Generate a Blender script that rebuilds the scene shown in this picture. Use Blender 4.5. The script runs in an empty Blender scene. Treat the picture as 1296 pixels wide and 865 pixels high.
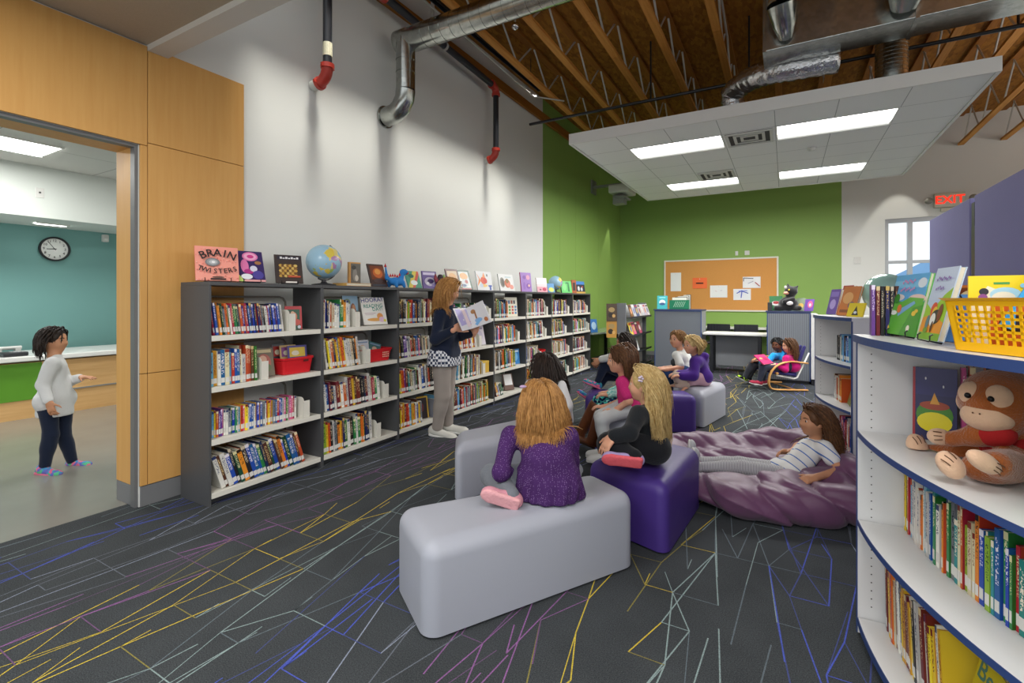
import bpy, bmesh, math, random
import numpy as np
from mathutils import Vector, Matrix, Euler
SC = bpy.context.scene
COL = SC.collection
rnd = random.Random(11)
PI = math.pi
# ---------------------------------------------------------------- camera geometry (17 mm shift lens, level)
FPX, TH, EYE = 612.0, math.radians(29.5), 1.40
CT, ST = math.cos(TH), math.sin(TH)
RV = Vector((CT, ST, 0)); FV = Vector((-ST, CT, 0)); UV_ = Vector((0, 0, 1))
def rdz(r, d, z): return Vector((r*CT-d*ST, r*ST+d*CT, z))
def at(px, py, d): return rdz((px-648)/FPX*d, d, EYE-(py-380)/FPX*d)
def ground(px, py, z=0.0):
    d = FPX*(EYE-z)/(py-380); return rdz((px-648)/FPX*d, d, z)
def dirw(r, d, u=0.0): return (RV*r+FV*d+UV_*u).normalized()

def lin(h):
    if isinstance(h, (tuple, list)): return tuple(h)[:3]
    h = h.lstrip('#'); out = []
    for i in (0, 2, 4):
        c = int(h[i:i+2], 16)/255
        out.append(c/12.92 if c <= .04045 else ((c+.055)/1.055)**2.4)
    return tuple(out)

# ---------------------------------------------------------------- materials
MATS = {}
def nn(nt, t, **kw):
    n = nt.nodes.new(t)
    for k, v in kw.items():
        if k in n.inputs: n.inputs[k].default_value = v
        else: setattr(n, k, v)
    return n
def mat(name, color, rough=.55, metal=0.0, spec=.4, var=.06, vs=6.0, bump=0.0, bs=80.0, emit=0.0, stretch=None, sheen=0.0, coat=0.0):
    if name in MATS: return MATS[name]
    m = bpy.data.materials.new(name); m.use_nodes = True
    nt = m.node_tree; b = nt.nodes['Principled BSDF']; L = nt.links.new
    c = lin(color)
    b.inputs['Roughness'].default_value = rough; b.inputs['Metallic'].default_value = metal
    b.inputs['Specular IOR Level'].default_value = spec
    if sheen: b.inputs['Sheen Weight'].default_value = sheen
    if coat: b.inputs['Coat Weight'].default_value = coat
    tc = nn(nt, 'ShaderNodeTexCoord'); src = tc.outputs['Object']
    if stretch:
        mp = nn(nt, 'ShaderNodeMapping'); mp.inputs['Scale'].default_value = stretch; L(src, mp.inputs['Vector']); src = mp.outputs['Vector']
    if var > 0:
        ns = nn(nt, 'ShaderNodeTexNoise', Scale=vs, Detail=3.0); L(src, ns.inputs['Vector'])
        mx = nn(nt, 'ShaderNodeMix', data_type='RGBA'); L(ns.outputs['Fac'], mx.inputs['Factor'])
        mx.inputs[6].default_value = (*[x*(1-var) for x in c], 1); mx.inputs[7].default_value = (*[min(1, x*(1+var)) for x in c], 1)
        L(mx.outputs[2], b.inputs['Base Color'])
    else: b.inputs['Base Color'].default_value = (*c, 1)
    if bump > 0:
        n2 = nn(nt, 'ShaderNodeTexNoise', Scale=bs, Detail=2.0); L(src, n2.inputs['Vector'])
        bp = nn(nt, 'ShaderNodeBump', Strength=bump, Distance=.01); L(n2.outputs['Fac'], bp.inputs['Height']); L(bp.outputs['Normal'], b.inputs['Normal'])
    if emit > 0:
        b.inputs['Emission Color'].default_value = (*c, 1); b.inputs['Emission Strength'].default_value = emit
    MATS[name] = m; return m
def mat_custom(name, fn, rough=.6, spec=.3, metal=0.0):
    """fn(nt, L) returns a colour socket"""
    if name in MATS: return MATS[name]
    m = bpy.data.materials.new(name); m.use_nodes = True
    nt = m.node_tree; b = nt.nodes['Principled BSDF']
    b.inputs['Roughness'].default_value = rough; b.inputs['Specular IOR Level'].default_value = spec; b.inputs['Metallic'].default_value = metal
    nt.links.new(fn(nt, nt.links.new, b), b.inputs['Base Color'])
    MATS[name] = m; return m
def mixc(nt, L, fac, a, b):
    mx = nn(nt, 'ShaderNodeMix', data_type='RGBA')
    L(fac, mx.inputs['Factor'])
    for sock, v in ((mx.inputs[6], a), (mx.inputs[7], b)):
        if isinstance(v, (tuple, list, str)): sock.default_value = (*lin(v), 1)
        else: L(v, sock)
    return mx.outputs[2]
def mth(nt, L, op, a, b=None, clamp=False):
    n = nn(nt, 'ShaderNodeMath', operation=op); n.use_clamp = clamp
    for i, v in enumerate((a, b)):
        if v is None: continue
        if isinstance(v, (int, float)): n.inputs[i].default_value = v
        else: L(v, n.inputs[i])
    return n.outputs[0]

# ---------------------------------------------------------------- mesh builder
class MB:
    def __init__(s): s.v = []; s.f = []; s.m = []; s.uv = []
    def add(s, vs, fs, mi=0, uvs=None):
        b = len(s.v); s.v += [tuple(x) for x in vs]
        for i, f in enumerate(fs):
            s.f.append(tuple(b+k for k in f)); s.m.append(mi)
            s.uv.append(uvs[i] if uvs else None)
        return s
    def box(s, lo, hi, mi=0, M=None, uv=False):
        x0, y0, z0 = lo; x1, y1, z1 = hi
        vs = [Vector(p) for p in ((x0,y0,z0),(x1,y0,z0),(x1,y1,z0),(x0,y1,z0),(x0,y0,z1),(x1,y0,z1),(x1,y1,z1),(x0,y1,z1))]
        if M is not None: vs = [M @ p for p in vs]
        q = [(0,0),(1,0),(1,1),(0,1)]
        fs = [(3,2,1,0),(4,5,6,7),(0,1,5,4),(1,2,6,5),(2,3,7,6),(3,0,4,7)]
        return s.add(vs, fs, mi, [[(0, 0)]*4, [(0, 0)]*4, q, [(0, 0)]*4, [(0, 0)]*4, [(0, 0)]*4] if uv else None)
    def prism(s, poly, z0, z1, mi=0, M=None):
        n = len(poly)
        vs = [Vector((p[0], p[1], z0)) for p in poly]+[Vector((p[0], p[1], z1)) for p in poly]
        if M is not None: vs = [M @ p for p in vs]
        fs = [tuple(range(n-1, -1, -1)), tuple(range(n, 2*n))]+[(i, (i+1) % n, n+(i+1) % n, n+i) for i in range(n)]
        return s.add(vs, fs, mi)
    def tube(s, pts, r, n=8, mi=0, caps=True, sq=None):
        pts = [Vector(p) for p in pts]; k = len(pts)
        rs = r if isinstance(r, (list, tuple)) else [r]*k
        vs = []; up = None
        for i, p in enumerate(pts):
            t = (pts[min(i+1, k-1)]-pts[max(i-1, 0)]).normalized()
            if up is None:
                up = Vector((0, 0, 1)) if abs(t.z) < .9 else Vector((1, 0, 0))
            a = up - t*up.dot(t)
            if a.length < 1e-4: a = t.orthogonal()
            a.normalize(); up = a; b = t.cross(a)
            for j in range(n):
                an = 2*PI*(j+.5)/n
                ca, sa = math.cos(an), math.sin(an)
                if sq: ca *= sq[0]; sa *= sq[1]
                vs.append(p+(a*ca+b*sa)*rs[i])
        fs = []
        for i in range(k-1):
            for j in range(n):
                fs.append((i*n+j, i*n+(j+1) % n, (i+1)*n+(j+1) % n, (i+1)*n+j))
        if caps: fs += [tuple(range(n-1, -1, -1)), tuple(range((k-1)*n, k*n))]
        return s.add(vs, fs, mi)
    def lathe(s, prof, n=24, mi=0, M=None, caps=True):
        vs = []; k = len(prof)
        for (r, z) in prof:
            for j in range(n):
                a = 2*PI*j/n; p = Vector((r*math.cos(a), r*math.sin(a), z)); vs.append(M @ p if M is not None else p)
        fs = [(i*n+j, i*n+(j+1) % n, (i+1)*n+(j+1) % n, (i+1)*n+j) for i in range(k-1) for j in range(n)]
        if caps and prof[0][0] > 1e-5: fs.append(tuple(range(n-1, -1, -1)))
        if caps and prof[-1][0] > 1e-5: fs.append(tuple(range((k-1)*n, k*n)))
        return s.add(vs, fs, mi)
    def sphere(s, c, r, n=16, m=10, mi=0, M=None, mf=None):
        c = Vector(c); r = (r, r, r) if isinstance(r, (int, float)) else r
        vs = []
        for i in range(m+1):
            ph = PI*i/m
            for j in range(n):
                a = 2*PI*j/n
                p = Vector((r[0]*math.sin(ph)*math.cos(a), r[1]*math.sin(ph)*math.sin(a), r[2]*math.cos(ph)))
                vs.append(c+(M @ p if M is not None else p))
        for i in range(m):
            for j in range(n):
                q = [(i*n+j), ((i+1)*n+j), ((i+1)*n+(j+1) % n), (i*n+(j+1) % n)]
                b = len(s.v)
                s.f.append(None); s.m.append(mf(i, j) if mf else mi); s.uv.append(None)
                s.f[-1] = tuple(b+k for k in q)
        s.v += [tuple(p) for p in vs]
        return s
    def build(s, name, mats, parent=None, world=True, smooth=False, bevel=0.0, bseg=2, weld=False, loc=None):
        if not isinstance(mats, (list, tuple)): mats = [mats]
        me = bpy.data.meshes.new(name)
        vs = s.v
        off = None
        if parent is not None and world:
            off = parent.matrix_basis.inverted() if parent.parent is None else (parent.parent.matrix_basis @ parent.matrix_basis).inverted()
            vs = [tuple(off @ Vector(p)) for p in vs]
        elif loc is not None:
            vs = [tuple(Vector(p)-Vector(loc)) for p in vs]
        me.from_pydata(vs, [], s.f)
        for m in mats: me.materials.append(m)
        me.polygons.foreach_set('material_index', s.m)
        if any(u is not None for u in s.uv):
            ul = me.uv_layers.new(name='uv').data; k = 0
            for u, f in zip(s.uv, s.f):
                for i in range(len(f)):
                    ul[k].uv = u[i] if u is not None else (0, 0); k += 1
        if weld or smooth or bevel:
            bm = bmesh.new(); bm.from_mesh(me)
            bmesh.ops.remove_doubles(bm, verts=bm.verts, dist=1e-5)
            bmesh.ops.recalc_face_normals(bm, faces=bm.faces); bm.to_mesh(me); bm.free()
        if smooth: me.polygons.foreach_set('use_smooth', [True]*len(me.polygons))
        me.update()
        o = bpy.data.objects.new(name, me); COL.objects.link(o)
        if parent is not None: o.parent = parent
        if loc is not None and parent is None: o.location = loc
        if bevel:
            md = o.modifiers.new('edge', 'BEVEL'); md.width = bevel; md.segments = bseg; md.limit_method = 'ANGLE'; md.angle_limit = math.radians(40)
        return o
def smooth_angle(o, deg=40):
    me = o.data
    me.polygons.foreach_set('use_smooth', [True]*len(me.polygons))
    bm = bmesh.new(); bm.from_mesh(me); lim = math.radians(deg)
    for e in bm.edges:
        if len(e.link_faces) == 2 and e.calc_face_angle(0) > lim: e.smooth = False
    bm.to_mesh(me); bm.free()
    return o
def tag(o, label=None, cat=None, group=None, kind=None):
    if label: o['label'] = label
    if cat: o['category'] = cat
    if group: o['group'] = group
    if kind: o['kind'] = kind
    return o
def empty(name, loc=(0, 0, 0), rz=0.0, label=None, cat=None, group=None):
    o = bpy.data.objects.new(name, None); COL.objects.link(o)
    o.location = loc; o.rotation_euler = (0, 0, rz); o.empty_display_size = .05
    o.matrix_basis = Matrix.Translation(Vector(loc)) @ Matrix.Rotation(rz, 4, 'Z')
    return tag(o, label, cat, group)
def copy_tree(o, parent=None):
    c = o.copy(); COL.objects.link(c)
    if parent is not None: c.parent = parent
    for ch in [x for x in o.children]: copy_tree(ch, c)
    return c
def struct(mb, name, mats, **kw): return tag(mb.build(name, mats, **kw), kind='structure')

# ---------------------------------------------------------------- text as mesh
TXT = {}
def text_geo(s, size=1.0):
    """flat filled letters in the xy plane, centred at the origin, cap height about size*0.7"""
    if s not in TXT:
        cu = bpy.data.curves.new('txt', 'FONT'); cu.body = s; cu.align_x = 'CENTER'; cu.align_y = 'CENTER'; cu.resolution_u = 2; cu.offset = .012
        o = bpy.data.objects.new('txt', cu); COL.objects.link(o)
        dg = bpy.context.evaluated_depsgraph_get()
        me = bpy.data.meshes.new_from_object(o.evaluated_get(dg))
        TXT[s] = ([tuple(v.co) for v in me.vertices], [tuple(p.vertices) for p in me.polygons])
        bpy.data.objects.remove(o); bpy.data.curves.remove(cu); bpy.data.meshes.remove(me)
    v, f = TXT[s]
    return [Vector((p[0]*size, p[1]*size, 0)) for p in v], f

# ---------------------------------------------------------------- signed distance surfaces (bodies, clothes, plush, bean bag)
class SDF:
    def __init__(s, k=.02): s.p = []; s.k = k; s.noise = None; s.cuts = []
    def cone(s, a, b, ra, rb=None, k=None, op='u', flat=None):
        s.p.append(('c', np.array(a, float), np.array(b, float), ra, ra if rb is None else rb, s.k if k is None else k, op, flat)); return s
    def ell(s, c, r, R=None, k=None, op='u'):
        """R: 3 axis vectors (columns)"""
        R = np.eye(3) if R is None else np.array([list(x) for x in R], float)
        s.p.append(('e', np.array(c, float), np.array(r, float), R, None, s.k if k is None else k, op, None)); return s
    def rbox(s, c, h, rad, R=None, k=None, op='u'):
        R = np.eye(3) if R is None else np.array([list(x) for x in R], float)
        s.p.append(('b', np.array(c, float), np.array(h, float), R, rad, s.k if k is None else k, op, None)); return s
    def cut(s, point, normal): s.cuts.append((np.array(point, float), np.array(normal, float))); return s
    def bounds(s, q):
        if q[0] == 'c':
            m = max(q[3], q[4]); return np.minimum(q[1], q[2])-m, np.maximum(q[1], q[2])+m
        m = np.max(q[2])*(1.75 if q[0] == 'b' else 1.0); return q[1]-m, q[1]+m
    def dist(s, q, P):
        if q[0] == 'c':
            a, b, ra, rb = q[1:5]; ba = b-a; L2 = max(ba@ba, 1e-12)
            t = np.clip(((P-a)@ba)/L2, 0, 1)
            D = P-(a+t[..., None]*ba)
            if q[7] is not None:
                ax, sc = q[7]; ax = np.array(ax, float)
                D = D+(D@ax)[..., None]*ax*(1/sc-1)
            return np.sqrt((D*D).sum(-1))-(ra+t*(rb-ra))
        if q[0] == 'e':
            Q = (P-q[1])@q[3].T; k0 = np.sqrt(((Q/q[2])**2).sum(-1)); k1 = np.sqrt(((Q/q[2]**2)**2).sum(-1))
            return np.where(k0 < 1e-6, -q[2].min(), k0*(k0-1)/np.maximum(k1, 1e-9))
        Q = np.abs((P-q[1])@q[3].T)-(q[2]-q[4])
        return np.sqrt((np.maximum(Q, 0)**2).sum(-1))+np.minimum(Q.max(-1), 0)-q[4]
    @staticmethod
    def comb(D, d, k, op):
        if op == 's':
            d = -d
            h = np.clip(.5-.5*(d-D)/k, 0, 1) if k > 0 else (D > d).astype(float)
            return d*(1-h)+D*h+k*h*(1-h)
        if k <= 0: return np.minimum(D, d)
        h = np.clip(.5+.5*(D-d)/k, 0, 1)
        return D*(1-h)+d*h-k*h*(1-h)
    def eval(s, P):
        D = np.full(P.shape[:-1], 1.0)
        for q in s.p: D = s.comb(D, s.dist(q, P), q[5], q[6])
        return D
    def surface(s, h):
        lo = np.min([s.bounds(q)[0] for q in s.p if q[6] == 'u'], 0)-3*h; hi = np.max([s.bounds(q)[1] for q in s.p if q[6] == 'u'], 0)+3*h
        n = np.ceil((hi-lo)/h).astype(int)+1
        ax = [lo[i]+h*np.arange(n[i]) for i in range(3)]
        D = np.full(n, .5, np.float32)
        for q in s.p:
            a, b = s.bounds(q); m = q[5]+4*h
            i0 = np.clip(np.floor((a-m-lo)/h).astype(int), 0, n-1); i1 = np.clip(np.ceil((b+m-lo)/h).astype(int)+1, 1, n)
            if (i1 <= i0).any(): continue
            sl = tuple(slice(i0[i], i1[i]) for i in range(3))
            P = np.stack(np.meshgrid(*[ax[i][sl[i]] for i in range(3)], indexing='ij'), -1)
            D[sl] = s.comb(D[sl], s.dist(q, P), q[5], q[6])
        if s.noise is not None or s.cuts:
            near = np.abs(D) < .06
            P = np.stack([ax[i][w] for i, w in enumerate(np.nonzero(near))], -1)
            if s.noise is not None: D[near] += s.noise(P)
            for c, nrm in s.cuts:
                idx = np.stack(np.meshgrid(*ax, indexing='ij'), -1)
                D = np.maximum(D, ((idx-c)@nrm).astype(np.float32))
        D[0], D[-1] = .1, .1; D[:, 0], D[:, -1] = .1, .1; D[:, :, 0], D[:, :, -1] = .1, .1
        S = D < 0
        C = np.zeros(np.array(n)-1, np.int8)
        for dx in (0, 1):
            for dy in (0, 1):
                for dz in (0, 1): C += S[dx:n[0]-1+dx, dy:n[1]-1+dy, dz:n[2]-1+dz]
        act = (C > 0) & (C < 8); I = np.argwhere(act)
        idx = np.full(C.shape, -1, np.int64); idx[act] = np.arange(len(I))
        pos = np.zeros((len(I), 3)); cnt = np.zeros(len(I))
        for axis in range(3):
            o1, o2 = [a for a in range(3) if a != axis]
            for u in (0, 1):
                for w in (0, 1):
                    A = I.copy(); A[:, o1] += u; A[:, o2] += w; B = A.copy(); B[:, axis] += 1
                    da = D[A[:, 0], A[:, 1], A[:, 2]]; db = D[B[:, 0], B[:, 1], B[:, 2]]
                    cr = (da < 0) != (db < 0)
                    t = np.where(cr, da/np.where(np.abs(da-db) < 1e-9, 1, da-db), 0)
                    p = A.astype(float); p[:, axis] += t
                    pos[cr] += p[cr]; cnt[cr] += 1
        pos = lo+h*pos/np.maximum(cnt, 1)[:, None]
        quads = []
        for axis in range(3):
            o1, o2 = [(1, 2), (2, 0), (0, 1)][axis]
            a = [slice(None)]*3; b = [slice(None)]*3; a[axis] = slice(0, -1); b[axis] = slice(1, None)
            sa, sb = S[tuple(a)], S[tuple(b)]
            E = np.argwhere(sa != sb)
            ok = (E[:, o1] > 0) & (E[:, o2] > 0) & (E[:, o1] < n[o1]-1) & (E[:, o2] < n[o2]-1); E = E[ok]
            ins = sa[E[:, 0], E[:, 1], E[:, 2]]
            def cell(u, w):
                A = E.copy(); A[:, o1] -= u; A[:, o2] -= w; return idx[A[:, 0], A[:, 1], A[:, 2]]
            q = np.stack([cell(1, 1), cell(0, 1), cell(0, 0), cell(1, 0)], -1)
            q[~ins] = q[~ins][:, ::-1]; quads.append(q)
        return pos, np.concatenate(quads)
    def build(s, name, m, parent=None, h=.006, smooth_it=1, extra=None, attr=None):
        V, Q = s.surface(h)
        for _ in range(smooth_it):
            acc = np.zeros_like(V); c = np.zeros(len(V))
            for a, b in ((0, 1), (1, 2), (2, 3), (3, 0)):
                np.add.at(acc, Q[:, a], V[Q[:, b]]); np.add.at(c, Q[:, a], 1)
                np.add.at(acc, Q[:, b], V[Q[:, a]]); np.add.at(c, Q[:, b], 1)
            V = .4*V+.6*acc/np.maximum(c, 1)[:, None]
        tone = np.full(len(V), .5)
        if extra is not None:      # hair strands: (V, Q, tone)
            Q = np.concatenate([Q, extra[1]+len(V)]); V = np.concatenate([V, extra[0]]); tone = np.concatenate([tone, extra[2]])
        return mesh_np(name, V, Q, m, parent, tone if extra is not None else None)
def mesh_np(name, V, Q, m, parent=None, tone=None):
    if parent is not None:
        V = V-np.array(parent.matrix_basis.translation if parent.parent is None else parent.parent.matrix_basis.translation+parent.matrix_basis.translation)
    me = bpy.data.meshes.new(name)
    me.vertices.add(len(V)); me.vertices.foreach_set('co', V.astype(np.float32).ravel())
    me.loops.add(Q.size); me.loops.foreach_set('vertex_index', Q.astype(np.int32).ravel())
    me.polygons.add(len(Q)); me.polygons.foreach_set('loop_start', np.arange(0, Q.size, 4, dtype=np.int32))
    me.update(calc_edges=True); me.validate()
    me.polygons.foreach_set('use_smooth', np.ones(len(me.polygons), bool))
    if tone is not None:
        at_ = me.attributes.new('tone', 'FLOAT', 'POINT'); at_.data.foreach_set('value', tone.astype(np.float32))
    me.materials.append(m)
    o = bpy.data.objects.new(name, me); COL.objects.link(o)
    if parent is not None: o.parent = parent
    return o
# ================================================================ SETTING
def osb(nt, L, b):
    tc = nn(nt, 'ShaderNodeTexCoord'); mp = nn(nt, 'ShaderNodeMapping'); mp.inputs['Scale'].default_value = (9, 3.5, 1); L(tc.outputs['Object'], mp.inputs['Vector'])
    v = nn(nt, 'ShaderNodeTexVoronoi', Scale=3.0); L(mp.outputs['Vector'], v.inputs['Vector'])
    n = nn(nt, 'ShaderNodeTexNoise', Scale=2.2, Detail=6.0, Roughness=.7); L(mp.outputs['Vector'], n.inputs['Vector'])
    sp = nn(nt, 'ShaderNodeSeparateColor'); L(v.outputs['Color'], sp.inputs[0])
    f = mth(nt, L, 'MULTIPLY', mth(nt, L, 'ADD', sp.outputs[0], n.outputs['Fac']), .55, True)
    return mixc(nt, L, f, '#6b4012', '#b57a2c')
M_OSB = mat_custom('osb board', osb, .8)
def woodmat(name, a, b_, sc=(1, 1, 14), s=3.0, rough=.45):
    def f(nt, L, b):
        tc = nn(nt, 'ShaderNodeTexCoord'); mp = nn(nt, 'ShaderNodeMapping'); mp.inputs['Scale'].default_value = sc; L(tc.outputs['Object'], mp.inputs['Vector'])
        n = nn(nt, 'ShaderNodeTexNoise', Scale=s, Detail=5.0, Roughness=.6); L(mp.outputs['Vector'], n.inputs['Vector'])
        return mixc(nt, L, mth(nt, L, 'MULTIPLY', mth(nt, L, 'SUBTRACT', n.outputs['Fac'], .3), 2.4, True), a, b_)
    return mat_custom(name, f, rough, .35)
M_PANEL = woodmat('maple panel', '#d19c56', '#d8a661', (14, 14, .9), 2.0)
M_DESKW = woodmat('maple desk', '#d3a56b', '#e0b67e', (14, 1.0, 14), 2.0)
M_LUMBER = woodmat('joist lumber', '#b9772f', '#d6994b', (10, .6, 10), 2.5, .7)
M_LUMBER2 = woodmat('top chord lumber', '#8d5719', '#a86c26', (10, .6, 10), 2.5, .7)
M_WHITE = mat('white wall paint', '#d9dad6', .7, var=.012, vs=1.5, bump=.05, bs=220)
M_GREEN = mat('green wall paint', '#84a653', .6, var=.03, vs=1.2, bump=.05, bs=220)
M_TEAL = mat('teal wall paint', '#73a29e', .6, var=.03, vs=1.2)
M_LOBW = mat('lobby bulkhead paint', '#d3d8d3', .7, var=.01)
M_TILE = None
def tilemat(name, col, joint, step, lw=.006, ox=0., oy=0., speck=.05):
    def f(nt, L, b):
        g = nn(nt, 'ShaderNodeNewGeometry'); sp = nn(nt, 'ShaderNodeSeparateXYZ'); L(g.outputs['Position'], sp.inputs[0])
        out = None
        for ax, o in ((0, ox), (1, oy)):
            m = mth(nt, L, 'FLOORED_MODULO', mth(nt, L, 'ADD', sp.outputs[ax], -o+lw/2), step)
            k = mth(nt, L, 'LESS_THAN', m, lw); out = k if out is None else mth(nt, L, 'MAXIMUM', out, k)
        ns = nn(nt, 'ShaderNodeTexNoise', Scale=180.0, Detail=2.0); L(g.outputs['Position'], ns.inputs['Vector'])
        c = lin(col)
        base = mixc(nt, L, ns.outputs['Fac'], tuple(x*(1-speck) for x in c), tuple(min(1, x*(1+speck)) for x in c))
        return mixc(nt, L, out, base, joint)
    return mat_custom(name, f, .8, .2)
CLX0, CLY0, CZ = -2.55, 6.17, 3.54
M_TILE = tilemat('acoustic tile', '#efefed', '#a9aaa8', .61, .008, CLX0, CLY0)
M_LTILE = tilemat('lobby ceiling tile', '#c9c9c4', '#9a9a96', 1.22, .012, .3, .4, .12)
M_SOFF = mat('acoustic plaster', '#b8ab97', .9, var=.12, vs=160, bump=.3, bs=300)
M_GYP = mat('gypsum band', '#d6d4cd', .75, var=.015)
M_CONC = mat('polished concrete', '#85827a', .22, var=.16, vs=2.2, spec=.5)
M_BASE = mat('grey rubber base', '#77787a', .5)
M_STEEL = mat('dark door frame', '#6a6b6c', .4, spec=.5)
M_ALU = mat('aluminium frame', '#9ea1a3', .35, .6)

# ---- carpet: charcoal loop pile with coloured zigzag threads
def carpet_base(nt, L, b):
    tc = nn(nt, 'ShaderNodeTexCoord')
    n = nn(nt, 'ShaderNodeTexNoise', Scale=230.0, Detail=2.0); L(tc.outputs['Object'], n.inputs['Vector'])
    n2 = nn(nt, 'ShaderNodeTexNoise', Scale=3.0, Detail=3.0); L(tc.outputs['Object'], n2.inputs['Vector'])
    f = mth(nt, L, 'ADD', mth(nt, L, 'MULTIPLY', n.outputs['Fac'], .8), mth(nt, L, 'MULTIPLY', n2.outputs['Fac'], .2))
    f = mth(nt, L, 'MULTIPLY', mth(nt, L, 'SUBTRACT', f, .32), 2.6, True)
    bp = nn(nt, 'ShaderNodeBump', Strength=.5, Distance=.004); L(n.outputs['Fac'], bp.inputs['Height']); L(bp.outputs['Normal'], b.inputs['Normal'])
    return mixc(nt, L, f, '#2a2d2f', '#515558')
M_CARPET = mat_custom('charcoal carpet', carpet_base, .95, .1)
def thread(name, c):
    def f(nt, L, b):
        g = nn(nt, 'ShaderNodeNewGeometry')
        n = nn(nt, 'ShaderNodeTexNoise', Scale=260.0, Detail=1.0); L(g.outputs['Position'], n.inputs['Vector'])
        k = mth(nt, L, 'MULTIPLY', mth(nt, L, 'SUBTRACT', n.outputs['Fac'], .38), 5.0, True)
        c0 = lin(c); d = lin('#3c3e42')
        return mixc(nt, L, k, tuple(.55*x+.45*y for x, y in zip(c0, d)), c0)
    return mat_custom('thread '+name, f, .9, .1)
THREADS = [thread('blue', '#5362c4'), thread('silver', '#9aa2b6'), thread('violet', '#96659c'), thread('yellow', '#d2ba44'), thread('sage', '#92a5a4')]
THREADS += [thread('dim blue', '#4c5590'), thread('dim silver', '#6d727c'), thread('dim violet', '#74547a'), thread('dim yellow', '#8d8345'), thread('dim sage', '#68737a')]
def band(x):
    u = ((x+3.51+.17) % 1.83)/1.83*6.1
    return 0 if u < 1.15 else 1 if u < 2.2 else 2 if u < 3.35 else 3 if u < 4.5 else 4
fl = MB(); X0, X1, Y0, Y1 = -3.93, 8.0, -3.0, 12.5
fl.add([(X0, Y0, 0), (X1, Y0, 0), (X1, Y1, 0), (X0, Y1, 0)], [(0, 1, 2, 3)], 0)
def seg(a, b, w, mi, z):
    a, b = Vector(a), Vector(b); d = (b-a); n = Vector((-d.y, d.x)).normalized()*w/2
    fl.add([(a.x-n.x, a.y-n.y, z), (b.x-n.x, b.y-n.y, z), (b.x+n.x, b.y+n.y, z), (a.x+n.x, a.y+n.y, z)], [(0, 1, 2, 3)], mi)
cr = random.Random(4); zz = .0008
ROW = .245; nrow = int((Y1-Y0)/ROW)
nodes = []
for i in range(nrow+4):
    x = X0+cr.uniform(0, .12); row = []
    while x < 3.6: row.append(x); x += cr.uniform(.09, .24)
    nodes.append(row)
for i in range(nrow):
    y = Y0+i*ROW
    for k, x in enumerate(nodes[i]):
        mi = band(x); zz = .0008+.0004*cr.random()
        used = set()
        for q in range(cr.choice((1, 1, 2, 2))):
            zz = .0008+.0005*cr.random(); n = cr.choice((1, 1, 2, 2, 3)); tgt = [v for v in nodes[i+n] if .012 < abs(v-x) < .11+.035*n]
            if not tgt or y+n*ROW > Y1: continue
            xe = cr.choice(tgt); ye = y+n*ROW
            if round((xe-x)/n, 2) in used: continue
            used.add(round((xe-x)/n, 2)); t1 = cr.choice((1, 1, 1, 1, .66))
            seg((x, y), (x+(xe-x)*t1, y+(ye-y)*t1), cr.choice((.0056, .0056, .004)), mi+(5 if cr.random() < .34 else 0)+1, zz)
        if k+1 < len(nodes[i]) and cr.random() < .42:
            seg((x, y), (nodes[i][k+1], y), .0045, mi+(5 if cr.random() < .6 else 0)+1, .0014+.0003*cr.random())
        if cr.random() < .12: seg((x, y), (x+cr.uniform(-.02, .02), y+ROW*.45), .0045, mi+1, zz)
struct(fl, 'floor', [M_CARPET]+THREADS)
fb = MB().add([(-10.2, -3, 0), (-3.93, -3, 0), (-3.93, 6, 0), (-10.2, 6, 0)], [(0, 1, 2, 3)])
struct(fb, 'floor_lobby', M_CONC)

# ---- walls
WT = 4.62
w = MB(); w.box((-4.09, 1.6, 0), (-3.8, 7.84, WT+.45)); w.box((-4.09, -.7, 2.45), (-3.8, 1.6, WT+.45)); w.box((-4.09, -3, 0), (-3.8, -.7, WT+.45))
struct(w, 'wall_left', M_WHITE)
gl = MB()
for a, b in ((7.84, 8.6), (8.606, 9.4), (9.406, 10.8), (10.806, 12.5)): gl.box((-4.09, a, 0), (-3.8, b, WT+.45))
struct(gl, 'wall_left_green', M_GREEN)
wb = MB(); wb.box((-4.1, 12.5, 0), (1.045, 12.7, 5.1)); struct(wb, 'wall_back', M_GREEN)
wb = MB(); wb.box((1.045, 12.5, 0), (1.79, 12.7, 5.1)); wb.box((1.79, 12.5, 3.07), (3.6, 12.7, 5.1)); wb.box((3.6, 12.5, 0), (8, 12.7, 5.1))
struct(wb, 'wall_back_white', M_WHITE)
wr = MB().box((8, -3, 0), (8.2, 12.7, 5.1)); struct(wr, 'wall_right', M_WHITE)
# orange maple cladding beside and over the opening, with open seams
pn = MB(); g = .004
for (y0, y1, z0, z1) in ((1.645, 2.32, .14, .9), (1.645, 2.32, .9, 2.472), (1.645, 2.32, 2.472, 3.13), (1.6, 1.645, .14, .9), (1.6, 1.645, .9, 2.45), (-.7, 1.645, 2.45, 3.13)):
    pn.box((-3.8, y0+g/2, z0+g/2), (-3.782, y1-g/2, z1-g/2))
struct(pn, 'trim_1', M_PANEL, bevel=.0015)
sd = MB().box((-3.799, 1.602, .14), (-3.7965, 2.318, 3.128)).box((-3.799, -.7, 2.452), (-3.7965, 1.645, 3.128)); struct(sd, 'trim_2', mat('seam shadow gap', '#4a3415', .9))
jm = MB(); jm.box((-4.09, 1.588, .14), (-3.872, 1.6, 2.45)); jm.box((-4.09, -.7, 2.438), (-3.872, 1.588, 2.45)); struct(jm, 'trim_3', M_PANEL)
fr = MB(); fr.box((-3.868, 1.58, 0), (-3.81, 1.6, 2.45)); fr.box((-3.868, -.7, 2.43), (-3.81, 1.58, 2.45)); struct(fr, 'trim_4', M_STEEL)
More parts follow.
